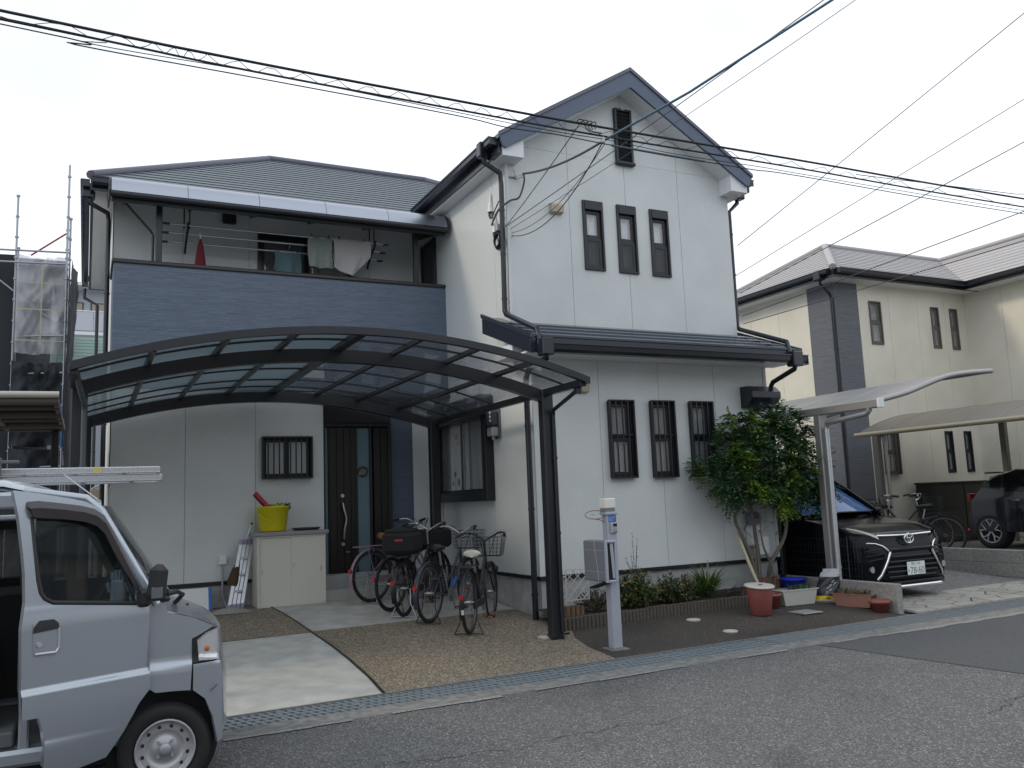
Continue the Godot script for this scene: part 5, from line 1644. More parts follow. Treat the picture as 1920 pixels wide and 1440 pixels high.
	b.put("window_seal", M["van_trim"], door)
	b = nb(v)
	var arc := [[-0.66, 1.44, -0.64, 1.392], [-0.655, 1.462, -0.63, 1.378], [-0.60, 1.466, -0.58, 1.372], [-0.50, 1.453, -0.48, 1.364], [-0.374, 1.434, -0.365, 1.345], [-0.30, 1.414, -0.30, 1.318], [-0.245, 1.375, -0.255, 1.27], [-0.19, 1.28, -0.215, 1.18], [-0.12, 1.12, -0.145, 1.05], [-0.055, 0.97, -0.07, 0.93]]
	for i in arc.size() - 1:
		var p0: Vector3 = df.call(Vector2(arc[i][0], arc[i][1])); var p1: Vector3 = df.call(Vector2(arc[i + 1][0], arc[i + 1][1]))
		var p2: Vector3 = df.call(Vector2(arc[i + 1][2], arc[i + 1][3])); var p3: Vector3 = df.call(Vector2(arc[i][2], arc[i][3]))
		var m0 := (p0 + p3) / 2 + out * 0.035 + V(0, 0.008, 0); var m1 := (p1 + p2) / 2 + out * 0.035 + V(0, 0.008, 0)
		b.quad(p0 + out * 0.008, m0, m1, p1 + out * 0.008, out + V(0, 0.8, 0)); b.quad(m0, p3 + out * 0.036, p2 + out * 0.036, m1, out)
		b.quad(p0 + out * 0.004, p1 + out * 0.004, p2 + out * 0.03, p3 + out * 0.03, -out)
	b.put("rain_visor", M["smoke"], door)
	b = nb(v)
	b.sheet(pv([-0.625, 0.672, -0.515, 0.66, -0.492, 0.69, -0.494, 0.81, -0.516, 0.84, -0.606, 0.852, -0.634, 0.832]), [], 0.04, func(q: Vector2) -> Vector3: return (df.call(q) as Vector3) + out * 0.003, 0.006)
	var hd := b.put("handle", M["silver_paint"], door)
	b = nb(v)
	b.sheet(pv([-0.632, 0.785, -0.50, 0.795, -0.505, 0.825, -0.53, 0.846, -0.60, 0.846, -0.628, 0.815]), [], 0.04, func(q: Vector2) -> Vector3: return (df.call(q) as Vector3) + out * 0.007, 0.004)
	b.put("handle_recess", M["van_trim"], hd)
	b = nb(v)
	var hk := []
	for q in [Vector2(-0.50, 0.80), Vector2(-0.498, 0.70), Vector2(-0.515, 0.675), Vector2(-0.62, 0.678)]: hk.append((df.call(q) as Vector3) + out * 0.004)
	b.tube(hk, 0.008, 6)
	b.cyl((df.call(Vector2(-0.60, 0.725)) as Vector3), (df.call(Vector2(-0.60, 0.725)) as Vector3) + out * 0.012, 0.013)
	b.put("lock", M["aluminium"], hd)
	b = nb(v)
	var inner := func(q: Vector2) -> Vector3: return (df.call(q) as Vector3) - out * 0.037
	b.sheet(pv([-0.02, 0.42, -0.02, 0.86, -0.55, 0.90, -0.65, 0.86, -0.65, 0.40, -0.52, 0.3, -0.5, 0.14, -0.25, 0.12]), [], 0.1, inner, 0.015)
	b.put("inner_lining", M["van_trim"], door)
	# mirror on its foot
	b = nb(v)
	var mo := hp + du * 0.0 + V(0.0, 0.985, 0) + out * 0.10
	b.box(mo, V(0.10, 0.205, 0.075), 0.034, Transform3D(Basis(Vector3.BACK, -0.1), Vector3.ZERO))
	var mirror := b.put("mirror", M["van_trim"], door)
	b = nb(v)
	b.box(hp + V(-0.035, 0.90, 0) + out * 0.03, V(0.08, 0.10, 0.06), 0.02)
	b.box(hp + V(-0.02, 0.92, 0) + out * 0.06, V(0.04, 0.06, 0.08), 0.015)
	b.put("mirror_foot", M["van_trim"], door)
	b = nb(v)
	b.box(mo + V(-0.005, -0.055, 0.033), V(0.06, 0.065, 0.012), 0.005)
	b.put("mirror_glass", M["van_grey"], door)
	b = nb(v)
	b.tube([V(-4.72, 1.47, 3.9), V(-4.90, 1.62, 3.86)], 0.004, 5)
	b.put("aerial", M["aluminium"], v)
	# roof rack and the ladder on it
	b = nb(v)
	for x in [-5.27, -6.6]:
		b.box(V(x, 1.615, 3.36), V(0.05, 0.04, 1.3), 0.006)
		for e in [-1.0, 1.0]: b.box(V(x, 1.575, 3.36 + e * 0.60), V(0.07, 0.14, 0.07), 0.02)
	b.box(V(-5.27, 1.69, 3.50), V(0.05, 0.12, 0.06), 0.01); b.box(V(-5.20, 1.72, 3.5), V(0.10, 0.018, 0.05), 0.004)
	b.put("roof_rack", M["van_grey"], v)
	var l := thing("ladder", "paint spattered aluminium extension ladder lying on the van roof rack", "ladder", V(-5.7, 1.63, 3.3))
	var al := mt("spattered_aluminium", 0.5, 0.51, 0.53, 0.45, 0.6)
	mottle(al, al.albedo_color, 0.05, 0.25, 0.55, 1.35)
	mt("yellow_label", 0.55, 0.45, 0.10, 0.6)
	for k in 2:
		var y := -0.018 + k * 0.052
		for z in [3.42, 3.02]:
			b = nb(l)
			b.box(V(-5.75 + (0.0 if k == 0 else -0.012), 1.63 + y, z), V(2.83, 0.045 if k == 0 else 0.040, 0.028), 0.006)
			b.box(V(-5.75, 1.63 + y - 0.018, z + 0.006), V(2.8, 0.008, 0.03), 0.002)
			b.put("rail", M["spattered_aluminium"], l)
		for j in 9:
			b = nb(l)
			b.cyl(V(-4.5 - j * 0.3 - k * 0.05, 1.63 + y, 3.02), V(-4.5 - j * 0.3 - k * 0.05, 1.63 + y, 3.42), 0.015, -1.0, 8)
			b.put("rung", M["spattered_aluminium"], l)
	b = nb(l)
	b.box(V(-4.72, 1.665, 3.436), V(0.05, 0.032, 0.003))
	b.put("label", M["yellow_label"], l)

func shell(root: Node3D, outline: PackedVector2Array, hw: Callable, rad: float, mat: String) -> void:  # car body: outline in (along, up), along = local z; skin over the top and both sides
	var b := MB.new()
	var n := outline.size()
	var pts := []
	for i in n - 1:
		for k in 4: pts.append(outline[i].lerp(outline[i + 1], k / 4.0))
	pts.append(outline[n - 1])
	var cen := Vector2.ZERO
	for q in outline: cen += q / n
	b.surf(pts.size() - 1, 28, func(u: float, w: float) -> Vector3:
		var q: Vector2 = pts[int(round(u * (pts.size() - 1)))]
		var s := w * 2.0 - 1.0
		s = signf(s) * (1.0 - (1.0 - absf(s)) ** 1.6)
		var e := clampf((absf(s) - 0.55) / 0.45, 0.0, 1.0)
		var ins := rad * (1.0 - sqrt(maxf(0.0, 1.0 - e * e)))
		var d := (cen - q).normalized()
		return V(s * (hw.call(q.y) as float), q.y + d.y * ins, q.x + d.x * ins))
	b.put("body", M[mat], root)
	var inset := PackedVector2Array()
	for q in pts: inset.append(q + (cen - q).normalized() * rad)
	for s in [-1.0, 1.0]:
		b = MB.new()
		b.sheet(inset, [], 0.08, func(q: Vector2) -> Vector3: return V(s * (hw.call(q.y) as float), q.y, q.x), 0.01)
		for i in b.n.size():
			if b.n[i].x * s < -0.5: pass
		b.put("side_panel", M[mat], root)

func minivan() -> void:
	var bp := mt("black_paint", 0.005, 0.006, 0.009, 0.14)
	bp.metallic_specular = 0.22; bp.clearcoat_enabled = true; bp.clearcoat = 0.15; bp.clearcoat_roughness = 0.03
	mt("blue_glass", 0.08, 0.19, 0.46, 0.08); mt("tinted_glass", 0.012, 0.013, 0.015, 0.05); mt("plate_white", 0.72, 0.74, 0.72, 0.4); mt("plate_green", 0.02, 0.10, 0.06, 0.5)
	var v := thing("minivan", "black minivan facing the street with chrome angular grille under the silver carport", "minivan", V(4.82, gh(4.9, 0.6) - 0.005, 1.60))
	var hw := func(y: float) -> float: return 0.81 - 0.17 * maxf(0.0, y - 0.95) - 0.05 * maxf(0.0, 0.35 - y)
	# low front, bonnet, windscreen, roof, tail
	shell(v, pv([-0.10, 0.14, 0.0, 0.20, 0.02, 0.45, -0.02, 0.68, -0.09, 0.80, -0.35, 0.90, -0.75, 0.98, -1.10, 1.03, -1.6, 1.36, -2.05, 1.63, -2.35, 1.74, -2.9, 1.80, -3.8, 1.80, -4.4, 1.75, -4.6, 1.40, -4.68, 0.9, -4.66, 0.4, -4.6, 0.2]), hw, 0.16, "black_paint")
	var fz := func(x: float, y: float) -> float:  # the front face at (x, y)
		var p := 0.02 - 0.09 * smoothstep(0.55, 0.80, y) - 0.06 * smoothstep(0.3, 0.14, y)
		var e := clampf((absf(x) / (hw.call(y) as float) - 0.55) / 0.45, 0.0, 1.0)
		return p - 0.30 * (1.0 - sqrt(maxf(0.0, 1.0 - e * e)))
	var on := func(x: float, y: float, d: float) -> Vector3: return V(x, y, (fz.call(x, y) as float) + d)
	var b := MB.new()
	b.surf(30, 10, func(u: float, w: float) -> Vector3:
		var x := (u * 2.0 - 1.0) * 0.80
		var y := lerpf(0.14, 0.80, w)
		return on.call(x, y, 0.02))
	b.put("front_panel", M["black_paint"], v)
	# windscreen
	b = MB.new()
	b.surf(20, 10, func(u: float, w: float) -> Vector3:
		var s := u * 2.0 - 1.0
		return V(s * lerpf(0.71, 0.59, w), lerpf(1.05, 1.62, w) + 0.03 * (1.0 - s * s), lerpf(-1.07, -1.98, w) + 0.10 * (1.0 - s * s) - 0.02))
	var ws := b.put("windscreen", M["blue_glass"], v)
	for s in [-1.0, 1.0]:
		tb("pillar", v, "black_paint", [V(s * 0.75, 1.02, -1.05), V(s * 0.68, 1.38, -1.58), V(s * 0.625, 1.64, -2.02), V(s * 0.60, 1.74, -2.3)], 0.05)
	tb("wiper", v, "black_plastic", [V(-0.6, 1.06, -1.03), V(-0.1, 1.075, -0.94), V(0.5, 1.07, -0.97)], 0.012, 6)
	tb("wiper", v, "black_plastic", [V(0.62, 1.06, -1.05), V(0.66, 1.10, -0.95), V(0.55, 1.09, -0.95)], 0.03, 6)
	# chrome bar with the emblem, running into the headlights
	b = MB.new()
	var top := []
	for k in 25:
		var x := -0.50 + k / 24.0
		top.append(on.call(x, 0.775 + 0.035 * absf(x) ** 1.5, 0.035))
	b.tube(top, 0.014, 8)
	b.put("chrome_bar", M["chrome"], v)
	for s in [-1.0, 1.0]:
		b = MB.new()
		for k in 12:
			var x0 := 0.48 + k * 0.026; var x1 := x0 + 0.026
			var y0 := 0.785 + (x0 - 0.48) * 0.36; var y1 := 0.785 + (x1 - 0.48) * 0.36
			var h0 := lerpf(0.045, 0.010, k / 12.0); var h1 := lerpf(0.045, 0.010, (k + 1) / 12.0)
			var p: Array[Vector3] = [on.call(s * x0, y0 - h0, 0.035), on.call(s * x1, y1 - h1, 0.035), on.call(s * x1, y1, 0.03), on.call(s * x0, y0, 0.03)]
			var nn := (V(s * 0.5, 0.1, 1)).normalized()
			b.quad(p[0], p[1], p[2], p[3], nn)
		b.put("headlight", M["chrome"], v)
		b = MB.new()
		var up := []
		for q in [[0.74, 0.66], [0.65, 0.70], [0.56, 0.69], [0.47, 0.655], [0.41, 0.60], [0.385, 0.575]]: up.append(on.call(s * q[0], q[1], 0.03))
		b.tube(up, [0.008, 0.011, 0.012, 0.014, 0.017, 0.02], 6)
		var dn := []
		for q in [[0.385, 0.575], [0.44, 0.48], [0.50, 0.39], [0.56, 0.30], [0.60, 0.245]]: dn.append(on.call(s * q[0], q[1], 0.032))
		b.tube(dn, [0.021, 0.018, 0.017, 0.018, 0.02], 6)
		b.put("chrome_trim", M["chrome"], v)
		b = MB.new()
		b.cyl(on.call(s * 0.66, 0.37, 0.0), on.call(s * 0.66, 0.37, 0.035), 0.04, -1.0, 14)
		b.put("fog_light", M["steel"], v)
		b = MB.new()
		for k in 3:
			var ln := []
			for j in 5: ln.append(on.call(s * (0.50 + j * 0.06), 0.63 - k * 0.06 - 0.01 * j, 0.028))
			b.tube(ln, 0.008, 5)
		b.put("side_grille", M["bronze"], v)
	for k in 5:
		b = MB.new()
		var ln := []
		for j in 13:
			var x := (j / 6.0 - 1.0) * (0.36 + 0.035 * (2 - absi(k - 2)) + (4 - k) * 0.02)
			ln.append(on.call(x, 0.265 + k * 0.063, 0.03))
		b.tube(ln, 0.012, 6)
		b.put("grille_slat", M["bronze"], v)
	b = MB.new()
	var hood := []
	for j in 13: hood.append(on.call((j / 6.0 - 1.0) * 0.40, 0.60, 0.03))
	b.tube(hood, 0.03, 8)
	b.put("grille_bar", M["black_paint"], v)
	# emblem: an oval ring with a crossed oval and an arch inside
	var em := MB.new()
	for q in [[0.085, 0.06, 0.0], [0.026, 0.055, 0.0], [0.06, 0.022, 0.024]]:
		var ring := []
		for i in 20: ring.append(V(cos(i * TAU / 20) * q[0], 0.735 + q[2] + sin(i * TAU / 20) * q[1], 0.035))
		em.tube(ring, 0.009 if q[0] > 0.08 else 0.006, 6, true)
	em.put("emblem", M["chrome"], v)
	# lower lip
	b = MB.new()
	var lip := []
	for j in 21: lip.append(on.call((j / 10.0 - 1.0) * 0.76, 0.135, 0.06))
	b.tube(lip, 0.028, 8)
	b.put("front_lip", M["chrome"], v)
	b = MB.new()
	var lip2 := []
	for j in 21: lip2.append(on.call((j / 10.0 - 1.0) * 0.81, 0.18, 0.045))
	b.tube(lip2, 0.035, 8)
	b.put("front_lip", M["black_paint"], v)
	# number plate
	var pl := bx("number_plate", v, "plate_white", V(0.05, 0.355, 0.062), V(0.33, 0.165, 0.006), 0.004)
	text("numerals", pl, "78-60", 0.105, "plate_green", V(0.065, 0.325, 0.066), Basis())
	text("class_number", pl, "523", 0.042, "plate_green", V(0.095, 0.413, 0.066), Basis())
	b = MB.new()
	for q in [[-0.01, 0.425, 0.035, 0.005], [-0.01, 0.413, 0.03, 0.004], [-0.01, 0.40, 0.035, 0.004], [0.025, 0.413, 0.005, 0.034], [-0.03, 0.412, 0.005, 0.03], [-0.093, 0.335, 0.024, 0.004], [-0.093, 0.32, 0.018, 0.004], [-0.093, 0.325, 0.004, 0.03]]:
		b.box(V(q[0] + 0.0, q[1], 0.0665), V(q[2], q[3], 0.001))
	b.put("place_name", M["plate_green"], pl)
	# side windows, mirrors and wheels
	for s in [-1.0, 1.0]:
		for q in [[-1.45, -2.3, 1.08, 1.08, 1.32, 1.64], [-2.36, -3.3, 1.05, 1.05, 1.66, 1.68], [-3.36, -4.35, 1.05, 1.08, 1.66, 1.62]]:
			b = MB.new()
			b.sheet(pv([q[0], q[2], q[1], q[3], q[1], q[5], q[0], q[4]]), [], 0.1, func(p: Vector2) -> Vector3: return V(s * ((hw.call(p.y) as float) + 0.006), p.y, p.x), 0.004)
			b.put("side_window", M["tinted_glass"], v)
		b = MB.new()
		b.ball(V(s * 0.98, 1.12, -1.35), V(0.12, 0.085, 0.06), 14)
		b.put("mirror", M["black_paint"], v)
		for z in [-0.85, -3.7]:
			var w := wheel(v, V(s * 0.75, 0.315, z), 0.315, 0.2, 0.2, 1.0, 1)
			w.basis = Basis(Vector3.UP, s * PI / 2)

func hatchback() -> void:
	var dp := mt("dark_blue_paint", 0.012, 0.014, 0.022, 0.15)
	dp.clearcoat_enabled = true; dp.clearcoat = 1.0; dp.clearcoat_roughness = 0.04
	var v := thing("hatchback", "dark blue hatchback parked under the brown carport at the right edge", "car", V(10.82, 0.17, 2.45))
	var hw := func(y: float) -> float: return 0.84 - 0.28 * maxf(0.0, y - 0.9)
	shell(v, pv([-0.02, 0.25, 0.0, 0.5, -0.15, 0.78, -0.8, 0.92, -1.2, 1.0, -1.75, 1.32, -2.2, 1.43, -2.9, 1.42, -3.35, 1.30, -3.62, 0.98, -3.76, 0.85, -3.78, 0.45, -3.7, 0.25]), hw, 0.14, "dark_blue_paint")
	for s in [-1.0, 1.0]:
		for q in [[-1.4, -2.15, 0.98, 0.98, 1.10, 1.34], [-2.22, -3.0, 0.98, 1.02, 1.35, 1.32], [-3.06, -3.4, 1.04, 1.10, 1.29, 1.18]]:
			var b := MB.new()
			b.sheet(pv([q[0], q[2], q[1], q[3], q[1], q[5], q[0], q[4]]), [], 0.1, func(p: Vector2) -> Vector3: return V(s * ((hw.call(p.y) as float) + 0.006), p.y, p.x), 0.004)
			b.put("side_window", M["tinted_glass"], v)
		bx("handle", v, "chrome", V(s * 0.845, 0.86, -2.75), V(0.02, 0.025, 0.14), 0.006)
		bx("sill_trim", v, "chrome", V(s * 0.845, 0.32, -1.9), V(0.01, 0.02, 1.4), 0.003)
		for z in [-0.75, -3.3]:
			var w := wheel(v, V(s * 0.845, 0.31, z), 0.31, 0.19, 0.22, 1.0, 1)
			w.basis = Basis(Vector3.UP, s * PI / 2)
			var b := MB.new()
			b.cyl(V(s * 0.62, 0.31, z), V(s * 0.79, 0.31, z), 0.33, -1.0, 24)
			b.put("wheel_arch", M["rubber"], v)
		var b2 := MB.new()
		b2.ball(V(s * 0.95, 1.02, -1.5), V(0.1, 0.07, 0.05), 12)
		b2.put("mirror", M["dark_blue_paint"], v)
		bx("tail_light", v, "red_lamp", V(s * 0.7, 0.92, -3.70), V(0.2, 0.16, 0.06), 0.02)
	bx("spoiler", v, "dark_blue_paint", V(0, 1.36, -3.33), V(1.2, 0.03, 0.28), 0.01)
	bx("rear_window", v, "tinted_glass", V(0, 1.16, -3.5), V(1.05, 0.34, 0.02), 0.004, Transform3D(Basis(Vector3.RIGHT, 0.7), Vector3.ZERO))

func bike_wheel(root: Node3D, at: Vector3, r: float, tint_rim: String) -> void:
	var o := Node3D.new()
	o.name = "wheel"; root.add_child(o, true)
	o.position = at
	var ring := func(rr: float, n: int) -> Array:
		var p := []
		for i in n: p.append(V(cos(i * TAU / n) * rr, sin(i * TAU / n) * rr, 0))
		return p
	var b := MB.new()
	b.tube(ring.call(r - 0.019, 40), 0.019, 8, true)
	b.put("tyre", M["rubber"], o)
	b = MB.new()
	b.tube(ring.call(r - 0.042, 40), 0.0105, 6, true)
	b.put("rim", M[tint_rim], o)
	b = MB.new()
	for i in 28:
		var a := i * TAU / 28; var h := a + (0.5 if i % 2 else -0.5)
		b.cyl(V(cos(h) * 0.022, sin(h) * 0.022, 0.028 if (i / 2) % 2 else -0.028), V(cos(a) * (r - 0.045), sin(a) * (r - 0.045), 0), 0.0016, -1.0, 3)
	b.put("spokes", M["steel_dark"], o)
	b = MB.new()
	b.cyl(V(0, 0, -0.055), V(0, 0, 0.055), 0.012, -1.0, 8)
	b.cyl(V(0, 0, -0.03), V(0, 0, 0.03), 0.022, -1.0, 10)
	b.put("hub", M["steel"], o)

func wire_basket(root: Node3D, called: String, c: Vector3, s: Vector3, mat: String) -> void:  # c: middle of its bottom
	var b := MB.new()
	var rect := func(k: float) -> Array:
		var w := lerpf(0.8, 1.0, k)
		return [c + V(-s.x * w / 2, s.y * k, -s.z * w / 2), c + V(s.x * w / 2, s.y * k, -s.z * w / 2), c + V(s.x * w / 2, s.y * k, s.z * w / 2), c + V(-s.x * w / 2, s.y * k, s.z * w / 2)]
	for i in 6:
		var q: Array = rect.call(i / 5.0)
		for j in 4: b.cyl(q[j], q[(j + 1) % 4], 0.0035 if i == 5 else 0.0022, -1.0, 4)
	var lo: Array = rect.call(0.0); var hi: Array = rect.call(1.0)
	for j in 4:
		for k in 7:
			var t := k / 7.0
			b.cyl((lo[j] as Vector3).lerp(lo[(j + 1) % 4], t), (hi[j] as Vector3).lerp(hi[(j + 1) % 4], t), 0.0022, -1.0, 4)
	for k in 7:
		var t := k / 6.0
		b.cyl((lo[0] as Vector3).lerp(lo[1], t), (lo[3] as Vector3).lerp(lo[2], t), 0.0022, -1.0, 4)
	b.put(called, M[mat], root)

func bicycle(label: String, at: Vector2, az: float, d: Dictionary) -> Node3D:  # at: where the rear tyre stands; az: degrees right of the way into the picture
	var y0 := gh(at.x, at.y)
	var o := thing("bicycle", label, "bicycle", V(at.x, y0 + 0.004, at.y), deg_to_rad(90.0 - az), d.get("group", "bicycles parked by the front door"))
	var r: float = d.get("r", 0.33)
	var wb: float = d.get("wb", 1.08)
	var fr: String = d.get("frame", "bike_black")
	var gd: String = d.get("guard", fr)
	bike_wheel(o, V(0, r, 0), r, d.get("rim", "steel_dark")); bike_wheel(o, V(wb, r, 0), r, d.get("rim", "steel_dark"))
	var bb := V(0.46, 0.27, 0); var sc := V(0.31, 0.62, 0); var h0 := V(wb - 0.20, 0.58, 0); var h1 := V(wb - 0.245, 0.80, 0)
	var b := MB.new()
	if d.get("sport", false):
		b.tube([sc + V(0.01, -0.02, 0), h1 + V(0.01, -0.03, 0)], 0.017); b.tube([bb, h0], 0.02)
	else:
		b.tube(smooth_path([bb, bb.lerp(h0, 0.45) + V(0, -0.04, 0), h0]), 0.02)
		b.tube(smooth_path([bb.lerp(sc, 0.35), bb.lerp(sc, 0.2).lerp(h1, 0.45) + V(0, -0.02, 0), h1 + V(0, -0.03, 0)]), 0.016)
	b.tube([bb, sc], 0.017); b.tube([h0, h1], 0.02)
	for s in [-1.0, 1.0]:
		b.tube([V(0, r, s * 0.055), bb + V(0, 0, s * 0.03)], 0.009, 6); b.tube([V(0, r, s * 0.055), sc + V(0, -0.02, s * 0.02)], 0.008, 6)
	b.put("frame", M[fr], o)
	b = MB.new()
	for s in [-1.0, 1.0]: b.tube(smooth_path([h0 + V(0.005, 0, s * 0.04), V(wb - 0.13, r + 0.12, s * 0.05), V(wb, r, s * 0.05)]), 0.011, 6)
	b.tube([h0 + V(0.005, 0, -0.04), h0 + V(0.005, 0, 0.04)], 0.014, 6)
	b.put("fork", M[fr], o)
	b = MB.new()
	b.tube([sc, V(0.27, 0.78, 0)], 0.013)
	b.put("seat_post", M["steel"], o)
	b = MB.new()
	b.surf(14, 12, func(u: float, w: float) -> Vector3:
		var a := w * TAU
		var hw := lerpf(0.10, 0.022, smoothstep(0.15, 0.75, u)) * sqrt(maxf(0.0, 1.0 - (1.0 - minf(1.0, u * 6.0)) ** 2)) * (1.0 if u < 0.98 else 0.2)
		return V(0.14 + u * 0.27, 0.82 + 0.018 * (1.0 - u) + 0.045 * sin(a) * (1.0 - 0.5 * u), cos(a) * hw))
	b.put("saddle", M[d.get("saddle", "black_plastic")], o)
	b = MB.new()
	var hx := wb - 0.27
	b.tube([h1, V(hx, 0.93 + d.get("rise", 0.0), 0)], 0.013)
	b.tube([V(hx, 0.93 + d.get("rise", 0.0), 0), V(hx + 0.05, 0.94 + d.get("rise", 0.0), 0)], 0.016)
	for s in [-1.0, 1.0]:
		var y: float = 0.94 + d.get("rise", 0.0)
		if d.get("sport", false): b.tube([V(hx + 0.05, y, 0), V(hx + 0.03, y + 0.02, s * 0.15), V(hx - 0.02, y + 0.02, s * 0.28)], 0.012)
		else: b.tube(smooth_path([V(hx + 0.05, y, 0), V(hx + 0.07, y + 0.04, s * 0.07), V(hx + 0.06, y + 0.09, s * 0.17), V(hx - 0.02, y + 0.09, s * 0.25), V(hx - 0.12, y + 0.07, s * 0.275)]), 0.011)
	var hb := b.put("handlebar", M[d.get("bar", "steel")], o)
	for s in [-1.0, 1.0]:
		b = MB.new()
		var y: float = 0.94 + d.get("rise", 0.0)
		if d.get("sport", false): b.tube([V(hx + 0.0, y + 0.02, s * 0.20), V(hx - 0.03, y + 0.02, s * 0.30)], 0.017)
		else: b.tube([V(hx - 0.03, y + 0.088, s * 0.252), V(hx - 0.15, y + 0.065, s * 0.28)], 0.018)
		b.put("grip", M["black_plastic"], hb)
		b = MB.new()
		b.tube(smooth_path([V(hx + 0.05, y + 0.06, s * 0.20), V(hx + 0.02, y + 0.05, s * 0.24), V(hx - 0.06, y + 0.04, s * 0.28)], 3), 0.006, 5)
		b.tube(smooth_path([V(hx + 0.05, y + 0.06, s * 0.20), V(hx + 0.16, y + 0.08, s * 0.12), V(hx + 0.1, 0.75, s * 0.03)], 5), 0.004, 5)
		b.put("brake_lever", M["black_plastic"], hb)
	if d.get("bell", false): 
		b = MB.new()
		b.ball(V(hx + 0.03, 1.06, -0.15), V(0.028, 0.02, 0.028), 10)
		b.put("bell", M["chrome"], hb)
	# mudguards
	if d.get("guards", true):
		for w in 2:
			b = MB.new()
			var cx := 0.0 if w == 0 else wb
			var a0 := 0.55 if w == 0 else 0.6; var a1 := 3.55 if w == 0 else 2.9
			b.surf(26, 4, func(u: float, t: float) -> Vector3:
				var a := lerpf(a0, a1, u)
				var rr := r + 0.022 + 0.008 * (1.0 - (2.0 * t - 1.0) ** 2)
				return V(cx + cos(a) * rr, r + sin(a) * rr, (t - 0.5) * 0.052))
			for s in [-1.0, 1.0]:
				b.tube([V(cx, r, s * 0.06), V(cx + cos(a1 - 0.4) * (r + 0.025), r + sin(a1 - 0.4) * (r + 0.025), s * 0.026)], 0.0025, 4)
			b.put("mudguard", M[gd], o)
	b = MB.new()
	b.cyl(V(-r - 0.02, r + 0.09, 0), V(-r - 0.045, r + 0.09, 0), 0.026, -1.0, 12)
	b.put("reflector", M["red_lamp"], o)
	if d.get("rack", true):
		b = MB.new()
		for z in [-0.06, -0.02, 0.02, 0.06]: b.tube([V(-0.26, 0.715, z), V(0.22, 0.715, z)], 0.005, 5)
		for x in [-0.26, -0.1, 0.06, 0.2]: b.tube([V(x, 0.713, -0.065), V(x, 0.713, 0.065)], 0.005, 5)
		for s in [-1.0, 1.0]: b.tube([V(-0.12, 0.71, s * 0.062), V(0, r, s * 0.062)], 0.005, 5)
		b.put("rear_rack", M[d.get("rack_mat", "bike_black")], o)
	# crank, pedals, chain case, stand
	b = MB.new()
	b.cyl(bb + V(0, 0, 0.045), bb + V(0, 0, 0.052), 0.085, -1.0, 20)
	b.tube([bb + V(0, 0, 0.06), bb + V(0.05, -0.155, 0.07)], 0.009, 6); b.tube([bb + V(0, 0, -0.06), bb + V(-0.05, 0.155, -0.07)], 0.009, 6)
	b.put("crank", M["steel"], o)
	for s in [-1.0, 1.0]:
		var pd := bx("pedal", o, "black_plastic", bb + V(s * 0.05, s * -0.155, s * 0.125), V(0.09, 0.025, 0.085), 0.006)
		bx("pedal_reflector", pd, "amber", bb + V(s * 0.05 - 0.047, s * -0.155, s * 0.125), V(0.004, 0.016, 0.05))
	if d.get("case", true): bx("chain_case", o, d.get("case_mat", "black_plastic"), V(0.24, 0.30, 0.052), V(0.50, 0.085, 0.022), 0.01)
	b = MB.new()
	if d.get("side_stand", false):
		b.tube([V(0.02, r, 0.07), V(-0.04, 0.0, 0.2)], 0.008, 6)
	else:
		b.tube([V(-0.01, r, -0.075), V(-0.03, 0.16, -0.085), V(-0.05, 0.02, -0.15), V(-0.05, 0.006, -0.16), V(-0.055, 0.012, -0.10), V(-0.055, 0.012, 0.10), V(-0.05, 0.006, 0.16), V(-0.05, 0.02, 0.15), V(-0.03, 0.16, 0.085), V(-0.01, r, 0.075)], 0.0065, 6)
	b.put("stand", M[d.get("stand", "bike_black")], o)
	if d.has("basket"): wire_basket(o, "front_basket", V(wb + 0.02, 0.75 + d.get("rise", 0.0), 0), V(0.27, 0.22, 0.36), d.basket)
	b = MB.new()
	b.ball(V(wb - 0.02, r + 0.27, 0.075), V(0.045, 0.035, 0.035), 10)
	b.put("lamp", M["black_plastic"], o)
	return o

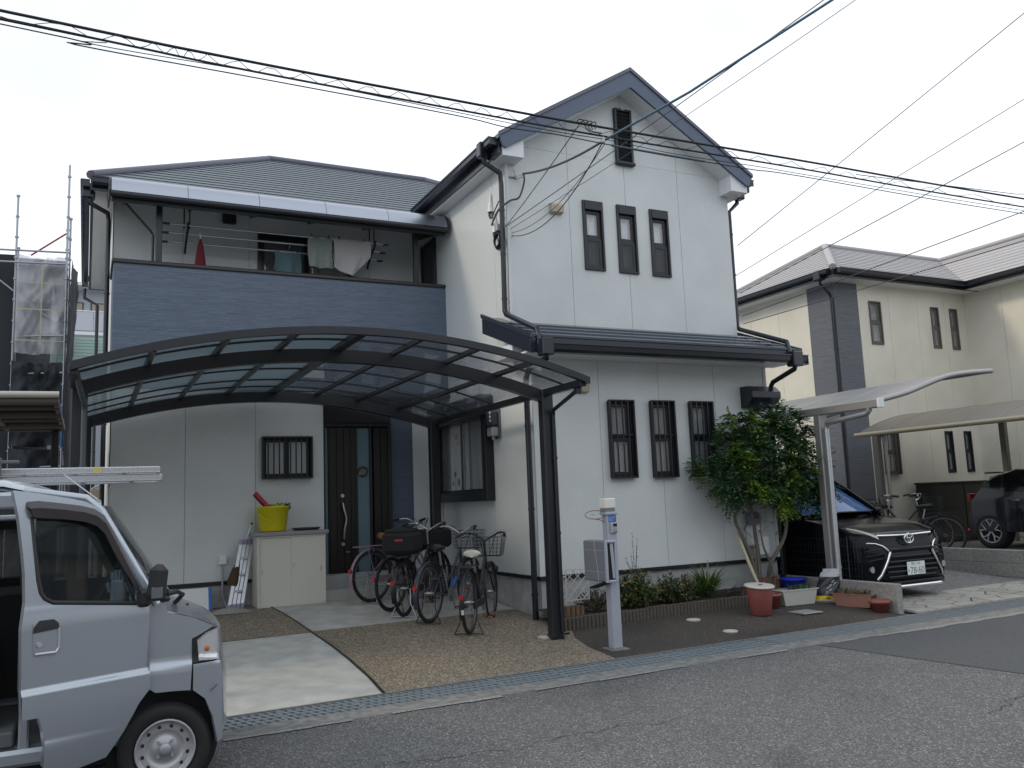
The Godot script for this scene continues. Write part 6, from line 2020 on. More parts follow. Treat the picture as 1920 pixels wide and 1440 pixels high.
func bicycles() -> void:
	mt("bike_black", 0.012, 0.012, 0.014, 0.3); mt("bike_pink", 0.27, 0.18, 0.25, 0.4); mt("saddle_white", 0.62, 0.60, 0.52, 0.6); mt("saddle_brown", 0.20, 0.10, 0.03, 0.6); mt("bike_grey", 0.035, 0.04, 0.06, 0.3); mt("bike_blue", 0.03, 0.13, 0.42, 0.3)
	mt("bag_black", 0.010, 0.010, 0.011, 0.85); mt("sticker_white", 0.6, 0.62, 0.6, 0.5); mt("tag_red", 0.40, 0.03, 0.05, 0.5); mt("wire_dark", 0.03, 0.032, 0.035, 0.4, 0.4)
	var a := bicycle("pink bicycle with pale rack, farthest left by the front door step", Vector2(-1.45, -1.40), 66.0, {"frame": "bike_pink", "guard": "bike_pink", "rack_mat": "bike_pink", "saddle": "saddle_brown", "stand": "steel", "case_mat": "bike_pink", "wb": 1.02})
	a = bicycle("slim black bicycle without mudguards standing between the pink one and the bag bicycle", Vector2(-1.42, -0.72), 53.0, {"guards": false, "rack": false, "sport": true, "side_stand": true, "rim": "bike_black", "saddle": "saddle_brown", "case": false})
	a = bicycle("black bicycle with a big dark rear bag with red tag", Vector2(-1.376, -0.356), 41.0, {"rim": "bike_black", "stand": "steel", "bell": true, "rise": 0.03})
	var b := MB.new()
	b.box(V(-0.04, 0.865, 0), V(0.42, 0.27, 0.38), 0.05)
	b.box(V(-0.04, 1.0, 0), V(0.36, 0.06, 0.32), 0.03)
	b.put("rear_bag", M["bag_black"], a)
	bx("tag", a, "tag_red", V(-0.252, 0.90, 0.04), V(0.004, 0.022, 0.10))
	b = MB.new()
	b.box(V(1.07, 0.86, 0), V(0.30, 0.24, 0.40), 0.04)
	b.put("front_bag", M["bag_black"], a)
	a = bicycle("grey and blue bicycle with pale lettering on its seat tube, second from the right", Vector2(-1.237, 0.108), 48.0, {"frame": "bike_grey", "bar": "steel", "basket": "wire_dark", "rack": false, "case": false, "rise": 0.02, "guard": "bike_grey"})
	b = MB.new()
	b.tube([V(0.53, 0.30, 0), V(0.72, 0.44, 0)], 0.0225, 8)
	b.put("blue_sleeve", M["bike_blue"], a)
	var up := (V(0.31, 0.62, 0) - V(0.46, 0.27, 0)).normalized()
	for sd in [-1.0, 1.0]:  # the letters are too blurred to read in the photograph: pale strokes of their size
		b = MB.new()
		b.xf = Transform3D(Basis(up, up.cross(V(0, 0, sd)) * -1.0, V(0, 0, sd)), V(0.385, 0.44, sd * 0.019))
		for k in 8:
			b.box(V(-0.12 + k * 0.034, 0, 0), V(0.007, 0.026, 0.002))
			b.box(V(-0.11 + k * 0.034, [0.01, -0.011, 0.0, -0.011][k % 4], 0), V(0.016, 0.006, 0.002))
		b.put("lettering", M["sticker_white"], a)
	bx("lock", a, "bag_black", V(0.12, 0.42, 0.0), V(0.05, 0.12, 0.09), 0.01)
	a = bicycle("black city bicycle with a cream saddle and wire basket, nearest the carport post", Vector2(-1.057, 0.828), 37.0, {"saddle": "saddle_white", "bar": "bike_black", "basket": "wire_dark", "rise": 0.0})
	bx("sticker", a, "sticker_white", V(-0.355, 0.27, 0.012), V(0.006, 0.05, 0.03), 0.0, Transform3D(Basis(Vector3.BACK, 0.2), Vector3.ZERO))
	var saved := a
	a = bicycle("dark bicycle with one wheel showing at the block wall beyond the minivan", Vector2(8.19, -0.41), 322.0, {"basket": "wire_dark", "group": "bicycles in the neighbour's yard"})
	a.position.y = 0.17
	a = bicycle("bicycle with silver handlebar seen just above the minivan bonnet", Vector2(7.95, -1.75), 130.0, {"basket": "wire_dark", "bar": "chrome", "group": "bicycles in the neighbour's yard"})
	a.position.y = 0.17

func cloth(called: String, label: String, cat: String, mat: String, x0: float, x1: float, y: float, fall: Array, z: float, sd: float) -> void:  # a towel over a pole; fall: lengths of the hem at left, middle, right
	var o := thing(called, label, cat, V((x0 + x1) / 2, y, z))
	var b := MB.new()
	for side in [1.0, -1.0]:
		b.surf(24, 20, func(u: float, w: float) -> Vector3:
			var L: float = lerpf(lerpf(fall[0], fall[1], minf(1.0, u * 2.0)), fall[2], maxf(0.0, u * 2.0 - 1.0)) * (1.0 if side > 0.0 else 0.75)
			var a := w * 0.12
			return V(lerpf(x0, x1, u) - (x0 + x1) / 2 + 0.02 * sin(w * 3.0 + sd) * w, 0.014 * cos(minf(1.0, w * 12.0) * PI / 2) - L * w, side * (0.014 * sin(minf(1.0, w * 12.0) * PI / 2) + 0.02 * w + 0.03 * w * sin(u * 11.0 + sd + w * 2.0) + 0.018 * w * nz.get_noise_2d(u * 6.0 + sd, w * 6.0))), side < 0.0)
	b.put("cloth", M[mat], o)
	for k in 2:
		var pg := MB.new()
		pg.box(V((x1 - x0) * (k - 0.5) * 0.7, 0.012, 0), V(0.012, 0.05, 0.036), 0.004)
		pg.put("peg", M["bronze"], o)

func porch_things() -> void:
	# laundry poles on their hangers, and the laundry
	for q in [[5.245, -2.47, "front"], [5.165, -2.62, "middle"], [5.085, -2.78, "rear"]]:
		var o := thing("laundry_pole", "thin silver laundry pole on the balcony, %s one of three" % q[2], "pole", V(-2.36, q[0], q[1]), 0.0, "laundry poles on the balcony")
		tb("tube", o, "aluminium", [V(-1.49, 0.0, 0), V(1.5, 0.01, 0)], 0.014)
		for s in [-1.0, 1.0]: tb("end_cap", o, "navy_cloth", [V(s * 1.49, 0, 0), V(s * 1.58, 0, 0)], 0.017)
	for x in [-3.62, -1.0]:
		var o := thing("pole_hanger", "dark metal hanger holding the %s end of the laundry poles" % ("left" if x < -2 else "right"), "hanger")
		for s in [-0.035, 0.035]: tb("rod", o, "bronze", [V(x + s, 5.64, -2.6), V(x + s, 5.24, -2.6)], 0.009)
		var b := MB.new()
		b.tube([V(x, 5.28, -2.42), V(x, 5.2, -2.46), V(x, 5.13, -2.62), V(x, 5.02, -2.8), V(x, 4.96, -2.85)], 0.016)
		b.put("hook_arm", M["bronze"], o)
	mt("towel_teal", 0.13, 0.21, 0.24, 0.95); mt("towel_sage", 0.22, 0.255, 0.235, 0.95); mt("towel_pale", 0.42, 0.40, 0.41, 0.95); mt("dark_red", 0.16, 0.012, 0.025, 0.8)
	cloth("shirt", "teal shirt drying on the balcony pole, leftmost of the laundry cloths", "shirt", "towel_teal", -2.40, -2.03, 5.10, [0.36, 0.50, 0.46], -2.78, 1.0)
	cloth("towel", "sage green towel hanging straight in the middle of the laundry", "towel", "towel_sage", -1.99, -1.64, 5.27, [0.46, 0.47, 0.47], -2.47, 4.0)
	cloth("towel", "pale towel with a slanting hem at the right end of the laundry poles", "towel", "towel_pale", -1.62, -1.07, 5.27, [0.44, 0.56, 0.26], -2.47, 7.0)
	var u := thing("umbrella", "closed dark red umbrella hanging from the laundry pole", "umbrella", V(-3.44, 4.6, -2.62))
	var b := MB.new()
	b.lathe([Vector2(0.0, 0.0), Vector2(0.085, -0.02), Vector2(0.07, 0.2), Vector2(0.04, 0.42), Vector2(0.012, 0.52), Vector2(0, 0.53)], 12, Transform3D(), false)
	b.put("canopy", M["dark_red"], u)
	tb("strap", u, "white_paint", [V(0, 0.52, 0), V(-0.005, 0.6, 0)], 0.012)
	# cabinet with its bucket
	var c := thing("cabinet", "low cream steel cabinet with two sliding doors beside the front door", "cabinet", V(-2.40, 0.162, -1.91))
	mt("cream_steel", 0.60, 0.59, 0.52, 0.45)
	bx("carcass", c, "cream_steel", V(0, 0.44, -0.02), V(0.86, 0.88, 0.38), 0.006)
	b = MB.new()
	frame_bars(b, Rect2(-0.43, 0.0, 0.86, 0.88), 0.022, 0.165, 0.205)
	b.put("frame", M["cream_steel"], c)
	for k in 2:
		var d := bx("door", c, "cream_steel", V(-0.20 + 0.40 * k, 0.44, 0.176 + 0.012 * k), V(0.42, 0.835, 0.012), 0.003)
		bx("finger_pull", d, "steel", V([-0.37, 0.02][k], [0.44, 0.505][k], [0.184, 0.196][k]), V(0.022, 0.055, 0.004), 0.002)
	bx("finger_pull", c, "steel", V(0.365, 0.44, 0.196), V(0.022, 0.055, 0.004), 0.002)
	bx("top", c, "grey_top", V(0.0, 0.905, 0.0), V(0.94, 0.05, 0.46), 0.008)
	var bu := thing("bucket", "bright yellow bucket full of cleaning things on the cream cabinet", "bucket", V(-2.60, 1.095, -1.93))
	mt("bucket_yellow", 0.62, 0.56, 0.01, 0.4)
	b = MB.new()
	b.lathe([Vector2(0, 0.002), Vector2(0.155, 0.0), Vector2(0.165, 0.02), Vector2(0.205, 0.30), Vector2(0.215, 0.305), Vector2(0.215, 0.32), Vector2(0.205, 0.322), Vector2(0.198, 0.30), Vector2(0.15, 0.02), Vector2(0, 0.018)], 32, Transform3D(), false)
	b.put("body", M["bucket_yellow"], bu)
	tb("handle", bu, "bucket_yellow", smooth_path([V(-0.205, 0.30, 0.03), V(-0.16, 0.19, 0.165), V(-0.05, 0.13, 0.205), V(-0.02, 0.125, 0.205)]), 0.006, 6)
	var sh := thing("dustpan_brush", "red handled tool standing tilted in the yellow bucket", "brush", V(-2.66, 1.40, -1.95))
	mt("tool_red", 0.42, 0.03, 0.04, 0.4)
	b = MB.new()
	b.box(V(-0.055, 0.08, 0), V(0.055, 0.32, 0.03), 0.012, Transform3D(Basis(Vector3.BACK, 0.72), Vector3.ZERO))
	b.put("handle", M["tool_red"], sh)
	bx("bristles", sh, "black_plastic", V(-0.075, 0.065, -0.03), V(0.03, 0.3, 0.03), 0.008, Transform3D(Basis(Vector3.BACK, 0.72), Vector3.ZERO))
	var cl := thing("crumpled_cloths", "yellow green cloths and dark strings heaped in the yellow bucket", "cloths", V(-2.55, 1.40, -1.93))
	for k in 5:
		b = MB.new()
		b.surf(12, 8, func(p: float, q: float) -> Vector3:
			var a := p * TAU
			var rr := 0.07 + 0.02 * sin(a * 3.0 + k)
			return V(-0.08 + k * 0.05 + cos(a) * sin(q * PI) * rr, 0.0 + cos(q * PI) * 0.035 + 0.012 * sin(a * 2.0 + k), 0.03 * (k % 2) + sin(a) * sin(q * PI) * rr))
		b.put("cloth", M["lime_cloth" if k % 2 else "tool_red" if k == 0 else "bag_black"], cl)
	for k in 4: tb("string", cl, "bag_black", smooth_path([V(k * 0.04, 0.0, 0), V(0.01 + k * 0.05, 0.06, 0.01), V(0.05 + k * 0.035, 0.03, 0.02), V(0.06 + k * 0.04, 0.05, 0)], 4), 0.004, 5)
	var tr := thing("tray", "black round tray lid lying on the cabinet beside the bucket", "tray", V(-2.17, 1.094, -1.93))
	b = MB.new()
	b.lathe([Vector2(0, 0), Vector2(0.15, 0.0), Vector2(0.19, 0.03), Vector2(0.185, 0.032), Vector2(0.148, 0.008), Vector2(0, 0.006)], 28, Transform3D(), false)
	b.put("dish", M["sheet_metal_dark"], tr)
	# folded stepladder and broom against the wall
	mt("lilac_plastic", 0.34, 0.30, 0.46, 0.5)
	var s := thing("stepladder", "folded aluminium stepladder with lilac caps leaning beside the cream cabinet", "stepladder")
	for k in 4:
		var xb := -3.16 + k * 0.055; var xt := -2.985 + k * 0.05
		b = MB.new()
		var p0 := V(xb, 0.20, -1.78 - 0.03 * k); var p1 := V(xt, 0.98, -1.98 - 0.03 * k)
		var dd := (p1 - p0).normalized()
		b.box(V(0, (p1 - p0).length() / 2, 0), V(0.045, (p1 - p0).length(), 0.022), 0.004, Transform3D())
		var leg := b.put("leg", M["aluminium"], s)
		leg.transform = Transform3D(Basis(V(0, 0, 1).cross(dd) * -1.0, dd, V(0, 0, 1)).orthonormalized(), p0)
		bx("foot", s, "lilac_plastic", p0, V(0.055, 0.07, 0.05), 0.012)
		bx("cap", s, "lilac_plastic", p1, V(0.055, 0.07, 0.05), 0.012)
	for k in 3: bx("step", s, "aluminium", V(-3.06 + k * 0.04, 0.38 + k * 0.2, -1.88 - k * 0.05), V(0.16, 0.03, 0.08), 0.006)
	var br := thing("broom", "broom with a white stick and brown bristles leaning on the stepladder", "broom")
	tb("stick", br, "white_paint", [V(-3.03, 0.72, -1.95), V(-2.84, 1.19, -2.10)], 0.011)
	tb("grip", br, "bag_black", [V(-2.84, 1.19, -2.10), V(-2.83, 1.215, -2.108)], 0.013)
	mt("bristle", 0.06, 0.035, 0.02, 0.9)
	b = MB.new()
	b.tube([V(-3.02, 0.74, -1.95), V(-3.06, 0.64, -1.92), V(-3.10, 0.5, -1.89), V(-3.11, 0.45, -1.885)], [0.02, 0.05, 0.07, 0.06], 10)
	b.put("bristles", M["bristle"], br)
	var wbd := thing("board", "white board with a blue edge leaning below the left wall", "board")
	mt("blue_edge", 0.02, 0.13, 0.48, 0.5)
	b = MB.new()
	b.box(V(-3.68, 0.30, -2.0), V(0.62, 0.29, 0.015), 0.003, Transform3D(Basis(Vector3.RIGHT, -0.25), Vector3.ZERO))
	b.put("panel", M["white_paint"], wbd)
	bx("edge_strip", wbd, "blue_edge", V(-3.355, 0.29, -1.995), V(0.04, 0.31, 0.02), 0.003, Transform3D(Basis(Vector3.RIGHT, -0.25), Vector3.ZERO))
	var hp := thing("gravel_heap", "small flat grey heap of mortar on the pebble paving", "heap", V(-3.18, gh(-3.18, -1.6), -1.62))
	b = MB.new()
	b.surf(24, 8, func(p: float, q: float) -> Vector3:
		var a := p * TAU
		return V(cos(a) * q * (0.26 + 0.03 * sin(a * 3.0)), 0.06 * cos(q * PI / 2) + 0.008 * nz.get_noise_2d(cos(a) * q * 9.0, sin(a) * q * 9.0), sin(a) * q * 0.16))
	b.put("mound", M["block"], hp)
	# electricity meter on the side wall
	var em := thing("electric_meter", "grey electricity meter box on the wall beside the bay window", "meter", V(-0.0, 2.36, -0.53))
	bx("back_board", em, "van_grey", V(-0.012, 0.0, 0), V(0.024, 0.38, 0.22), 0.006)
	bx("meter_body", em, "bike_grey", V(-0.075, 0.07, 0), V(0.11, 0.2, 0.17), 0.02)
	bx("terminal_box", em, "steel_paint", V(-0.07, -0.10, 0), V(0.10, 0.12, 0.16), 0.012)
	tb("cable_gland", em, "steel_paint", [V(-0.06, -0.16, 0), V(-0.06, -0.2, 0)], 0.025)
	for k in 3:
		b = MB.new()
		b.cyl(V(-0.128, 0.14 - k * 0.05, 0.06), V(-0.136, 0.14 - k * 0.05, 0.06), 0.016, -1.0, 10)
		b.put("dial", M["white_paint"], em)

func leaf_mesh(b: MB, at: Vector3, dir: Vector3, up: Vector3, l: float, w: float) -> void:
	var s := dir.cross(up).normalized() * w * 0.5
	var n := s.cross(dir).normalized()
	var mid := at + dir * l * 0.5 + n * l * 0.06
	var tip := at + dir * l
	b.tri(at, mid - s, mid + s, n, n, n)
	b.tri(mid - s, tip, mid + s, n, n, n)

func rnd_dir() -> Vector3:
	var z := rng.randf_range(-1, 1); var a := rng.randf_range(0, TAU)
	return V(sqrt(1 - z * z) * cos(a), z, sqrt(1 - z * z) * sin(a))

func tree() -> void:
	var t := thing("tree", "small leafy evergreen tree with thin bent stems before the right wall corner", "tree", V(3.12, 0.02, 0.72))
	var bark := mt("bark", 0.16, 0.14, 0.12, 0.9)
	bumpy(bark, 0.05, 0.3, 6.0)
	var lf := mt("leaf", 1, 1, 1, 0.45)
	lf.backlight_enabled = true; lf.backlight = Color(0.3, 0.38, 0.12)
	var tips := []
	var stems := [[V(-0.10, 0, 0.02), V(-0.11, 0.35, 0.0), V(-0.30, 0.75, 0.05), V(-0.42, 1.02, 0.06), V(-0.26, 1.25, 0.08), V(-0.20, 1.55, 0.05), V(-0.34, 1.95, 0.0)],
		[V(-0.05, 0, -0.02), V(-0.03, 0.4, 0.0), V(-0.04, 0.85, -0.02), V(-0.10, 1.25, 0.0), V(-0.08, 1.6, 0.02), V(0.02, 2.05, 0.05)],
		[V(0.06, 0, 0.03), V(0.13, 0.4, 0.05), V(0.36, 0.72, 0.08), V(0.46, 1.05, 0.08), V(0.56, 1.45, 0.1), V(0.62, 1.9, 0.08)],
		[V(0.02, 0, 0.05), V(0.10, 0.35, 0.08), V(-0.06, 0.65, 0.14), V(-0.10, 0.95, 0.16)]]
	for st in stems:
		var p := smooth_path(st, 5)
		var rad := []
		for i in p.size(): rad.append(lerpf(0.034, 0.010, float(i) / p.size()) * (0.7 if st == stems[3] else 1.0))
		var b := MB.new()
		b.tube(p, rad, 7)
		b.put("trunk", M["bark"], t)
		if st != stems[3]:
			for k in 16:
				var q: Vector3 = p[int(p.size() * rng.randf_range(0.55, 0.99))]
				tips.append([q, q])
	# twigs that reach to where leaf sprays sit
	var lobes := [[V(-0.62, 1.72, 0.15), V(0.34, 0.34, 0.32), 15], [V(-0.25, 2.08, 0.10), V(0.42, 0.30, 0.34), 19], [V(0.20, 2.22, 0.15), V(0.36, 0.24, 0.32), 14], [V(0.52, 1.98, 0.15), V(0.40, 0.34, 0.34), 18], [V(0.62, 1.55, 0.2), V(0.44, 0.34, 0.36), 18], [V(0.10, 1.70, 0.32), V(0.50, 0.36, 0.30), 20], [V(-0.42, 1.42, 0.2), V(0.40, 0.24, 0.28), 13], [V(0.35, 1.34, 0.25), V(0.42, 0.2, 0.3), 12], [V(0.86, 1.35, 0.2), V(0.28, 0.24, 0.24), 12], [V(0.08, 1.48, 0.34), V(0.34, 0.18, 0.2), 12], [V(-0.2, 1.75, 0.28), V(0.36, 0.3, 0.2), 12]]
	var tw := MB.new()
	var cr := MB.new()
	for lb in lobes:
		for k in int(lb[2] * 1.4):
			var d := rnd_dir()
			var at: Vector3 = (lb[0] as Vector3) + d * (lb[1] as Vector3) * (rng.randf() ** 0.45)
			var root: Vector3 = tips[rng.randi_range(0, tips.size() - 1)][0]
			for tr in 4:
				var alt: Vector3 = tips[rng.randi_range(0, tips.size() - 1)][0]
				if alt.distance_to(at) < root.distance_to(at): root = alt
			tw.tube([root, root.lerp(at, 0.5) + V(0, 0.05, 0), at], [0.006, 0.004, 0.0015], 4)
			var fresh := rng.randf() < 0.16
			for f in 10:  # fronds with leaflets in pairs, drooping
				var fd := (rnd_dir() * 0.9 + (at - V(0.05, 1.6, 0.1)).normalized() * 0.6 + V(0, 0.05, 0.25)).normalized()
				var L := rng.randf_range(0.12, 0.22)
				var g := rng.randf_range(0.6, 1.35)
				cr.tint = Color(0.055 * g, 0.12 * g, 0.052 * g) if not fresh else Color(0.15 * g, 0.25 * g, 0.035 * g)
				if rng.randf() < 0.005: cr.tint = Color(0.45, 0.36, 0.03)
				var side := fd.cross(Vector3.UP).normalized()
				for j in 7:
					var u := (j + 1) / 7.0
					var q := at + fd * L * u + V(0, -0.07 * u * u, 0)
					for s in [-1.0, 1.0]:
						var ld: Vector3 = (side * s + fd * 0.7 + V(0, rng.randf_range(-0.5, 0.15), 0)).normalized()
						leaf_mesh(cr, q, ld, (Vector3.UP + rnd_dir() * 0.6).normalized(), rng.randf_range(0.042, 0.078), rng.randf_range(0.018, 0.03))
	# a few low sprays on the stems
	for q in [V(-0.30, 0.86, 0.08), V(-0.02, 0.80, 0.05), V(0.05, 0.95, 0.1), V(0.2, 0.78, 0.12), V(0.02, 0.3, 0.1), V(0.12, 0.25, 0.1)]:
		for f in 5:
			var fd := (rnd_dir() + V(0.2, 0.2, 0.4)).normalized()
			cr.tint = Color(0.035, 0.07, 0.035)
			for j in 5:
				for s in [-1.0, 1.0]:
					leaf_mesh(cr, q + fd * 0.03 * j, (fd.cross(Vector3.UP) * s + fd * 0.6).normalized(), Vector3.UP, 0.035, 0.016)
	tw.put("twigs", M["bark"], t)
	var crown := cr.put("crown", M["leaf"], t)
	crown.set_meta("kind", "stuff")

func bush(called: String, label: String, at: Vector3, size: Vector3, n: int, tone: Color, flowers: int, leaf: float) -> void:
	var o := thing(called, label, "plant", at)
	var st := MB.new()
	var b := MB.new()
	for k in n:
		var d := rnd_dir()
		d.y = absf(d.y)
		var tip := V(d.x * size.x, 0.04 + d.y * size.y, d.z * size.z) * (rng.randf() ** 0.4)
		var root := V(tip.x * 0.35, 0, tip.z * 0.35)
		st.tube([root, root.lerp(tip, 0.55) + V(0, 0.03, 0), tip], [0.004, 0.003, 0.0015], 4)
		var g := rng.randf_range(0.55, 1.4)
		b.tint = Color(tone.r * g, tone.g * g, tone.b * g)
		for j in 12:
			var u := rng.randf_range(0.3, 1.0)
			leaf_mesh(b, root.lerp(tip, u) + V(0, 0.03 * sin(u * PI), 0), (rnd_dir() + V(0, 0.25, 0.2)).normalized(), (Vector3.UP + rnd_dir() * 0.5).normalized(), leaf * rng.randf_range(0.7, 1.3), leaf * rng.randf_range(0.3, 0.5))
	st.put("stems", M["bark"], o)
	b.put("foliage", M["leaf"], o).set_meta("kind", "stuff")
	for k in flowers:
		var d := rnd_dir()
		d.y = absf(d.y)
		var p := V(d.x * size.x * 0.9, 0.05 + d.y * size.y, absf(d.z) * size.z * 0.9)
		var f := MB.new()
		for j in 6:
			var a := j * TAU / 6
			leaf_mesh(f, p, (V(cos(a), 0.4, sin(a))).normalized(), Vector3.UP, 0.024, 0.016)
		f.put("flower", M["petal_yellow" if k % 3 else "petal_orange"], o)

func yard() -> void:
	mt("plastic_red", 0.25, 0.075, 0.065, 0.5); mt("plastic_white", 0.5, 0.49, 0.46, 0.5); mt("terracotta", 0.28, 0.14, 0.115, 0.6); mt("plastic_blue", 0.02, 0.045, 0.55, 0.4)
	mt("petal_yellow", 0.55, 0.42, 0.02, 0.7); mt("petal_orange", 0.5, 0.22, 0.02, 0.7)
	tree()
	bush("flower_bush", "low bush with yellow flowers in the bed behind the intercom post", V(1.02, 0.10, 0.88), V(0.36, 0.42, 0.30), 260, Color(0.07, 0.10, 0.03), 22, 0.06)
	bush("flower_bush", "second low leafy bush in the middle of the planting bed", V(1.58, 0.10, 0.90), V(0.34, 0.32, 0.26), 200, Color(0.07, 0.09, 0.04), 12, 0.055)
	bush("weed_clump", "low brownish weeds at the left end of the planting bed", V(0.48, 0.10, 0.94), V(0.34, 0.22, 0.18), 130, Color(0.06, 0.06, 0.035), 0, 0.035)
	bush("ground_plant", "dry low plants at the foot of the little tree", V(2.55, 0.07, 0.92), V(0.3, 0.12, 0.14), 40, Color(0.06, 0.055, 0.035), 0, 0.03)
	# arching blades
	for q in [[V(2.12, 0.10, 0.86), 0.50, 150, "clump of long green blade leaves beside the tree stems"], [V(1.86, 0.10, 0.92), 0.36, 80, "smaller clump of blade leaves left of the large one"]]:
		var o := thing("blade_plant", q[3], "plant", q[0])
		var b := MB.new()
		for k in q[2]:
			var a := rng.randf_range(0, TAU); var L: float = q[1] * rng.randf_range(0.7, 1.25); var lean := rng.randf_range(0.3, 1.05)
			var g := rng.randf_range(0.6, 1.4)
			b.tint = Color(0.085 * g, 0.15 * g, 0.045 * g) if rng.randf() < 0.85 else Color(0.2, 0.2, 0.05)
			var d := V(cos(a), 0, sin(a)); var sd := V(-sin(a), 0, cos(a))
			for j in 5:
				var u0 := j / 5.0; var u1 := (j + 1) / 5.0
				var p0 := d * L * lean * u0 + V(0, L * (u0 - 0.72 * lean * u0 * u0), 0); var p1 := d * L * lean * u1 + V(0, L * (u1 - 0.72 * lean * u1 * u1), 0)
				var w0 := 0.014 * (1.0 - u0 ** 2); var w1 := 0.014 * (1.0 - u1 ** 2)
				b.quad(p0 - sd * w0, p0 + sd * w0, p1 + sd * w1, p1 - sd * w1)
		b.put("blades", M["leaf"], o).set_meta("kind", "stuff")
	var w := thing("tall_weed", "sparse tall dry weed stalk rising above the flower bush", "plant", V(1.10, 0.30, 0.80))
	var sb := MB.new()
	var lb := MB.new()
	lb.tint = Color(0.07, 0.05, 0.03)
	for k in 7:
		var a := k * 0.9
		var tip := V(cos(a) * 0.05 * k * 0.5, 0.62 - 0.07 * k, sin(a) * 0.1)
		sb.tube([V(0, 0.02 * k, 0), tip * 0.5 + V(0, 0.02, 0), tip], [0.004, 0.003, 0.001], 4)
		for j in 14:
			leaf_mesh(lb, tip * rng.randf_range(0.4, 1.0) + V(0, 0.01, 0), rnd_dir(), rnd_dir(), 0.02, 0.012)
	sb.put("stem", M["bark"], w)
	lb.put("leaves", M["leaf"], w).set_meta("kind", "stuff")
	# edging of ribbed log blocks
	mt("log_concrete", 0.10, 0.085, 0.07, 0.9); mottle(M["log_concrete"], M["log_concrete"].albedo_color, 0.04, 0.6, 0.6, 1.4)
	var e := thing("bed_edging", "ribbed brown concrete edging along the front of the planting bed", "edging")
	var path := [Vector2(-0.12, 1.18), Vector2(0.6, 1.15), Vector2(1.3, 1.10), Vector2(2.0, 1.09), Vector2(2.62, 1.12), Vector2(2.78, 0.92)]
	var run := 0.0
	for i in path.size() - 1:
		var L: float = (path[i + 1] - path[i]).length()
		var n := int(L / 0.05)
		var k := 0
		while k < n:
			var b := MB.new()
			var h := 0.155 + rng.randf_range(-0.006, 0.006)
			for j in mini(4, n - k):
				var q: Vector2 = (path[i] as Vector2).lerp(path[i + 1], (k + j + 0.5) / n)
				var y := gh(q.x, q.y)
				b.lathe([Vector2(0, 0), Vector2(0.0262, 0), Vector2(0.0262, h - 0.006), Vector2(0.02, h), Vector2(0, h)], 10, Transform3D(Basis(), V(q.x, y - 0.02, q.y)))
			b.put("edging_block", M["log_concrete"], e)
			k += 4
	# wooden log panels, lattice
	mt("log_wood", 0.16, 0.10, 0.06, 0.85); mt("brick_red", 0.22, 0.11, 0.08, 0.85)
	var lg := thing("log_panel", "short brown log edging panel below the white lattice", "edging", V(0.02, gh(0, 1.0), 1.0))
	for k in 4: tb("log", lg, "log_wood", [V(0.03 + k * 0.06, 0, 0), V(0.03 + k * 0.06, 0.22 - 0.01 * (k % 2), 0)], 0.03, 10)
	lg = thing("log_panel", "reddish log edging panel behind the red pot by the wall corner", "edging", V(3.10, gh(3.1, 0.75), 0.75))
	for k in 5: tb("log", lg, "brick_red", [V(0.02 + k * 0.06, 0, 0), V(0.02 + k * 0.06, 0.26, 0)], 0.03, 10)
	for q in [[V(-0.10, 0.22, 1.08), 0.10, 0.30, "narrow white lattice piece beside the carport post"], [V(0.03, 0.24, 1.02), 0.30, 0.34, "wider white plastic lattice behind the mailbox"]]:
		var o := thing("lattice", q[3], "lattice", q[0])
		var b := MB.new()
		frame_bars(b, Rect2(0, 0, q[1], q[2]), 0.009, -0.005, 0.005, 0.0)
		var wd: float = q[1]; var ht: float = q[2]
		for s in [-1.0, 1.0]:
			for k in range(-5, 8):
				var p0 := Vector2(k * 0.105, 0); var p1 := Vector2(k * 0.105 + s * ht, ht)
				var cl := Geometry2D.intersect_polyline_with_polygon(PackedVector2Array([p0, p1]), pv([0, 0, wd, 0, wd, ht, 0, ht]))
				for c in cl: b.tube([V(c[0].x, c[0].y, s * 0.003), V(c[1].x, c[1].y, s * 0.003)], 0.0055, 4)
		b.put("slats", M["plastic_white"], o)
	intercom_post()
	# gas meter with its grey valve
	var gm := thing("gas_meter", "white gas meter with grey valve on the wall behind the tree", "meter", V(3.22, 0.78, 0.56))
	bx("meter_body", gm, "white_paint", V(-0.02, 0.0, 0), V(0.20, 0.26, 0.13), 0.025)
	bx("cover", gm, "white_paint", V(0.085, -0.14, 0.03), V(0.17, 0.26, 0.11), 0.03)
	bx("valve", gm, "box_grey", V(-0.04, 0.2, 0.0), V(0.15, 0.11, 0.1), 0.03)
	tb("pipe", gm, "box_grey", smooth_path([V(-0.1, 0.2, 0), V(-0.11, 0.26, 0), V(-0.05, 0.28, 0), V(0.07, 0.27, 0), V(0.08, 0.16, 0)], 4), 0.03)
	tb("pipe", gm, "vent_beige", [V(-0.03, -0.13, 0.0), V(-0.03, -0.55, 0.03), V(-0.03, -0.75, 0.03)], 0.022)
	bx("window", gm, "bag_black", V(0.02, 0.06, 0.067), V(0.05, 0.022, 0.004))
	var stick := thing("bamboo_stick", "pale stick standing slanted behind the red pot", "stick", V(2.86, gh(2.8, 1.0), 1.0))
	mt("pale_wood", 0.5, 0.44, 0.3, 0.7)
	tb("stick", stick, "pale_wood", [V(0, 0.02, 0.05), V(-0.06, 0.42, -0.1), V(-0.08, 0.86, -0.3)], 0.022)
	# pots and planters
	var gp := func(x: float, z: float) -> Vector3: return V(x, gh(x, z), z)
	var rp := thing("planter_bin", "tall red plastic pot covered by a white round lid", "pot", gp.call(2.32, 1.56))
	var b := MB.new()
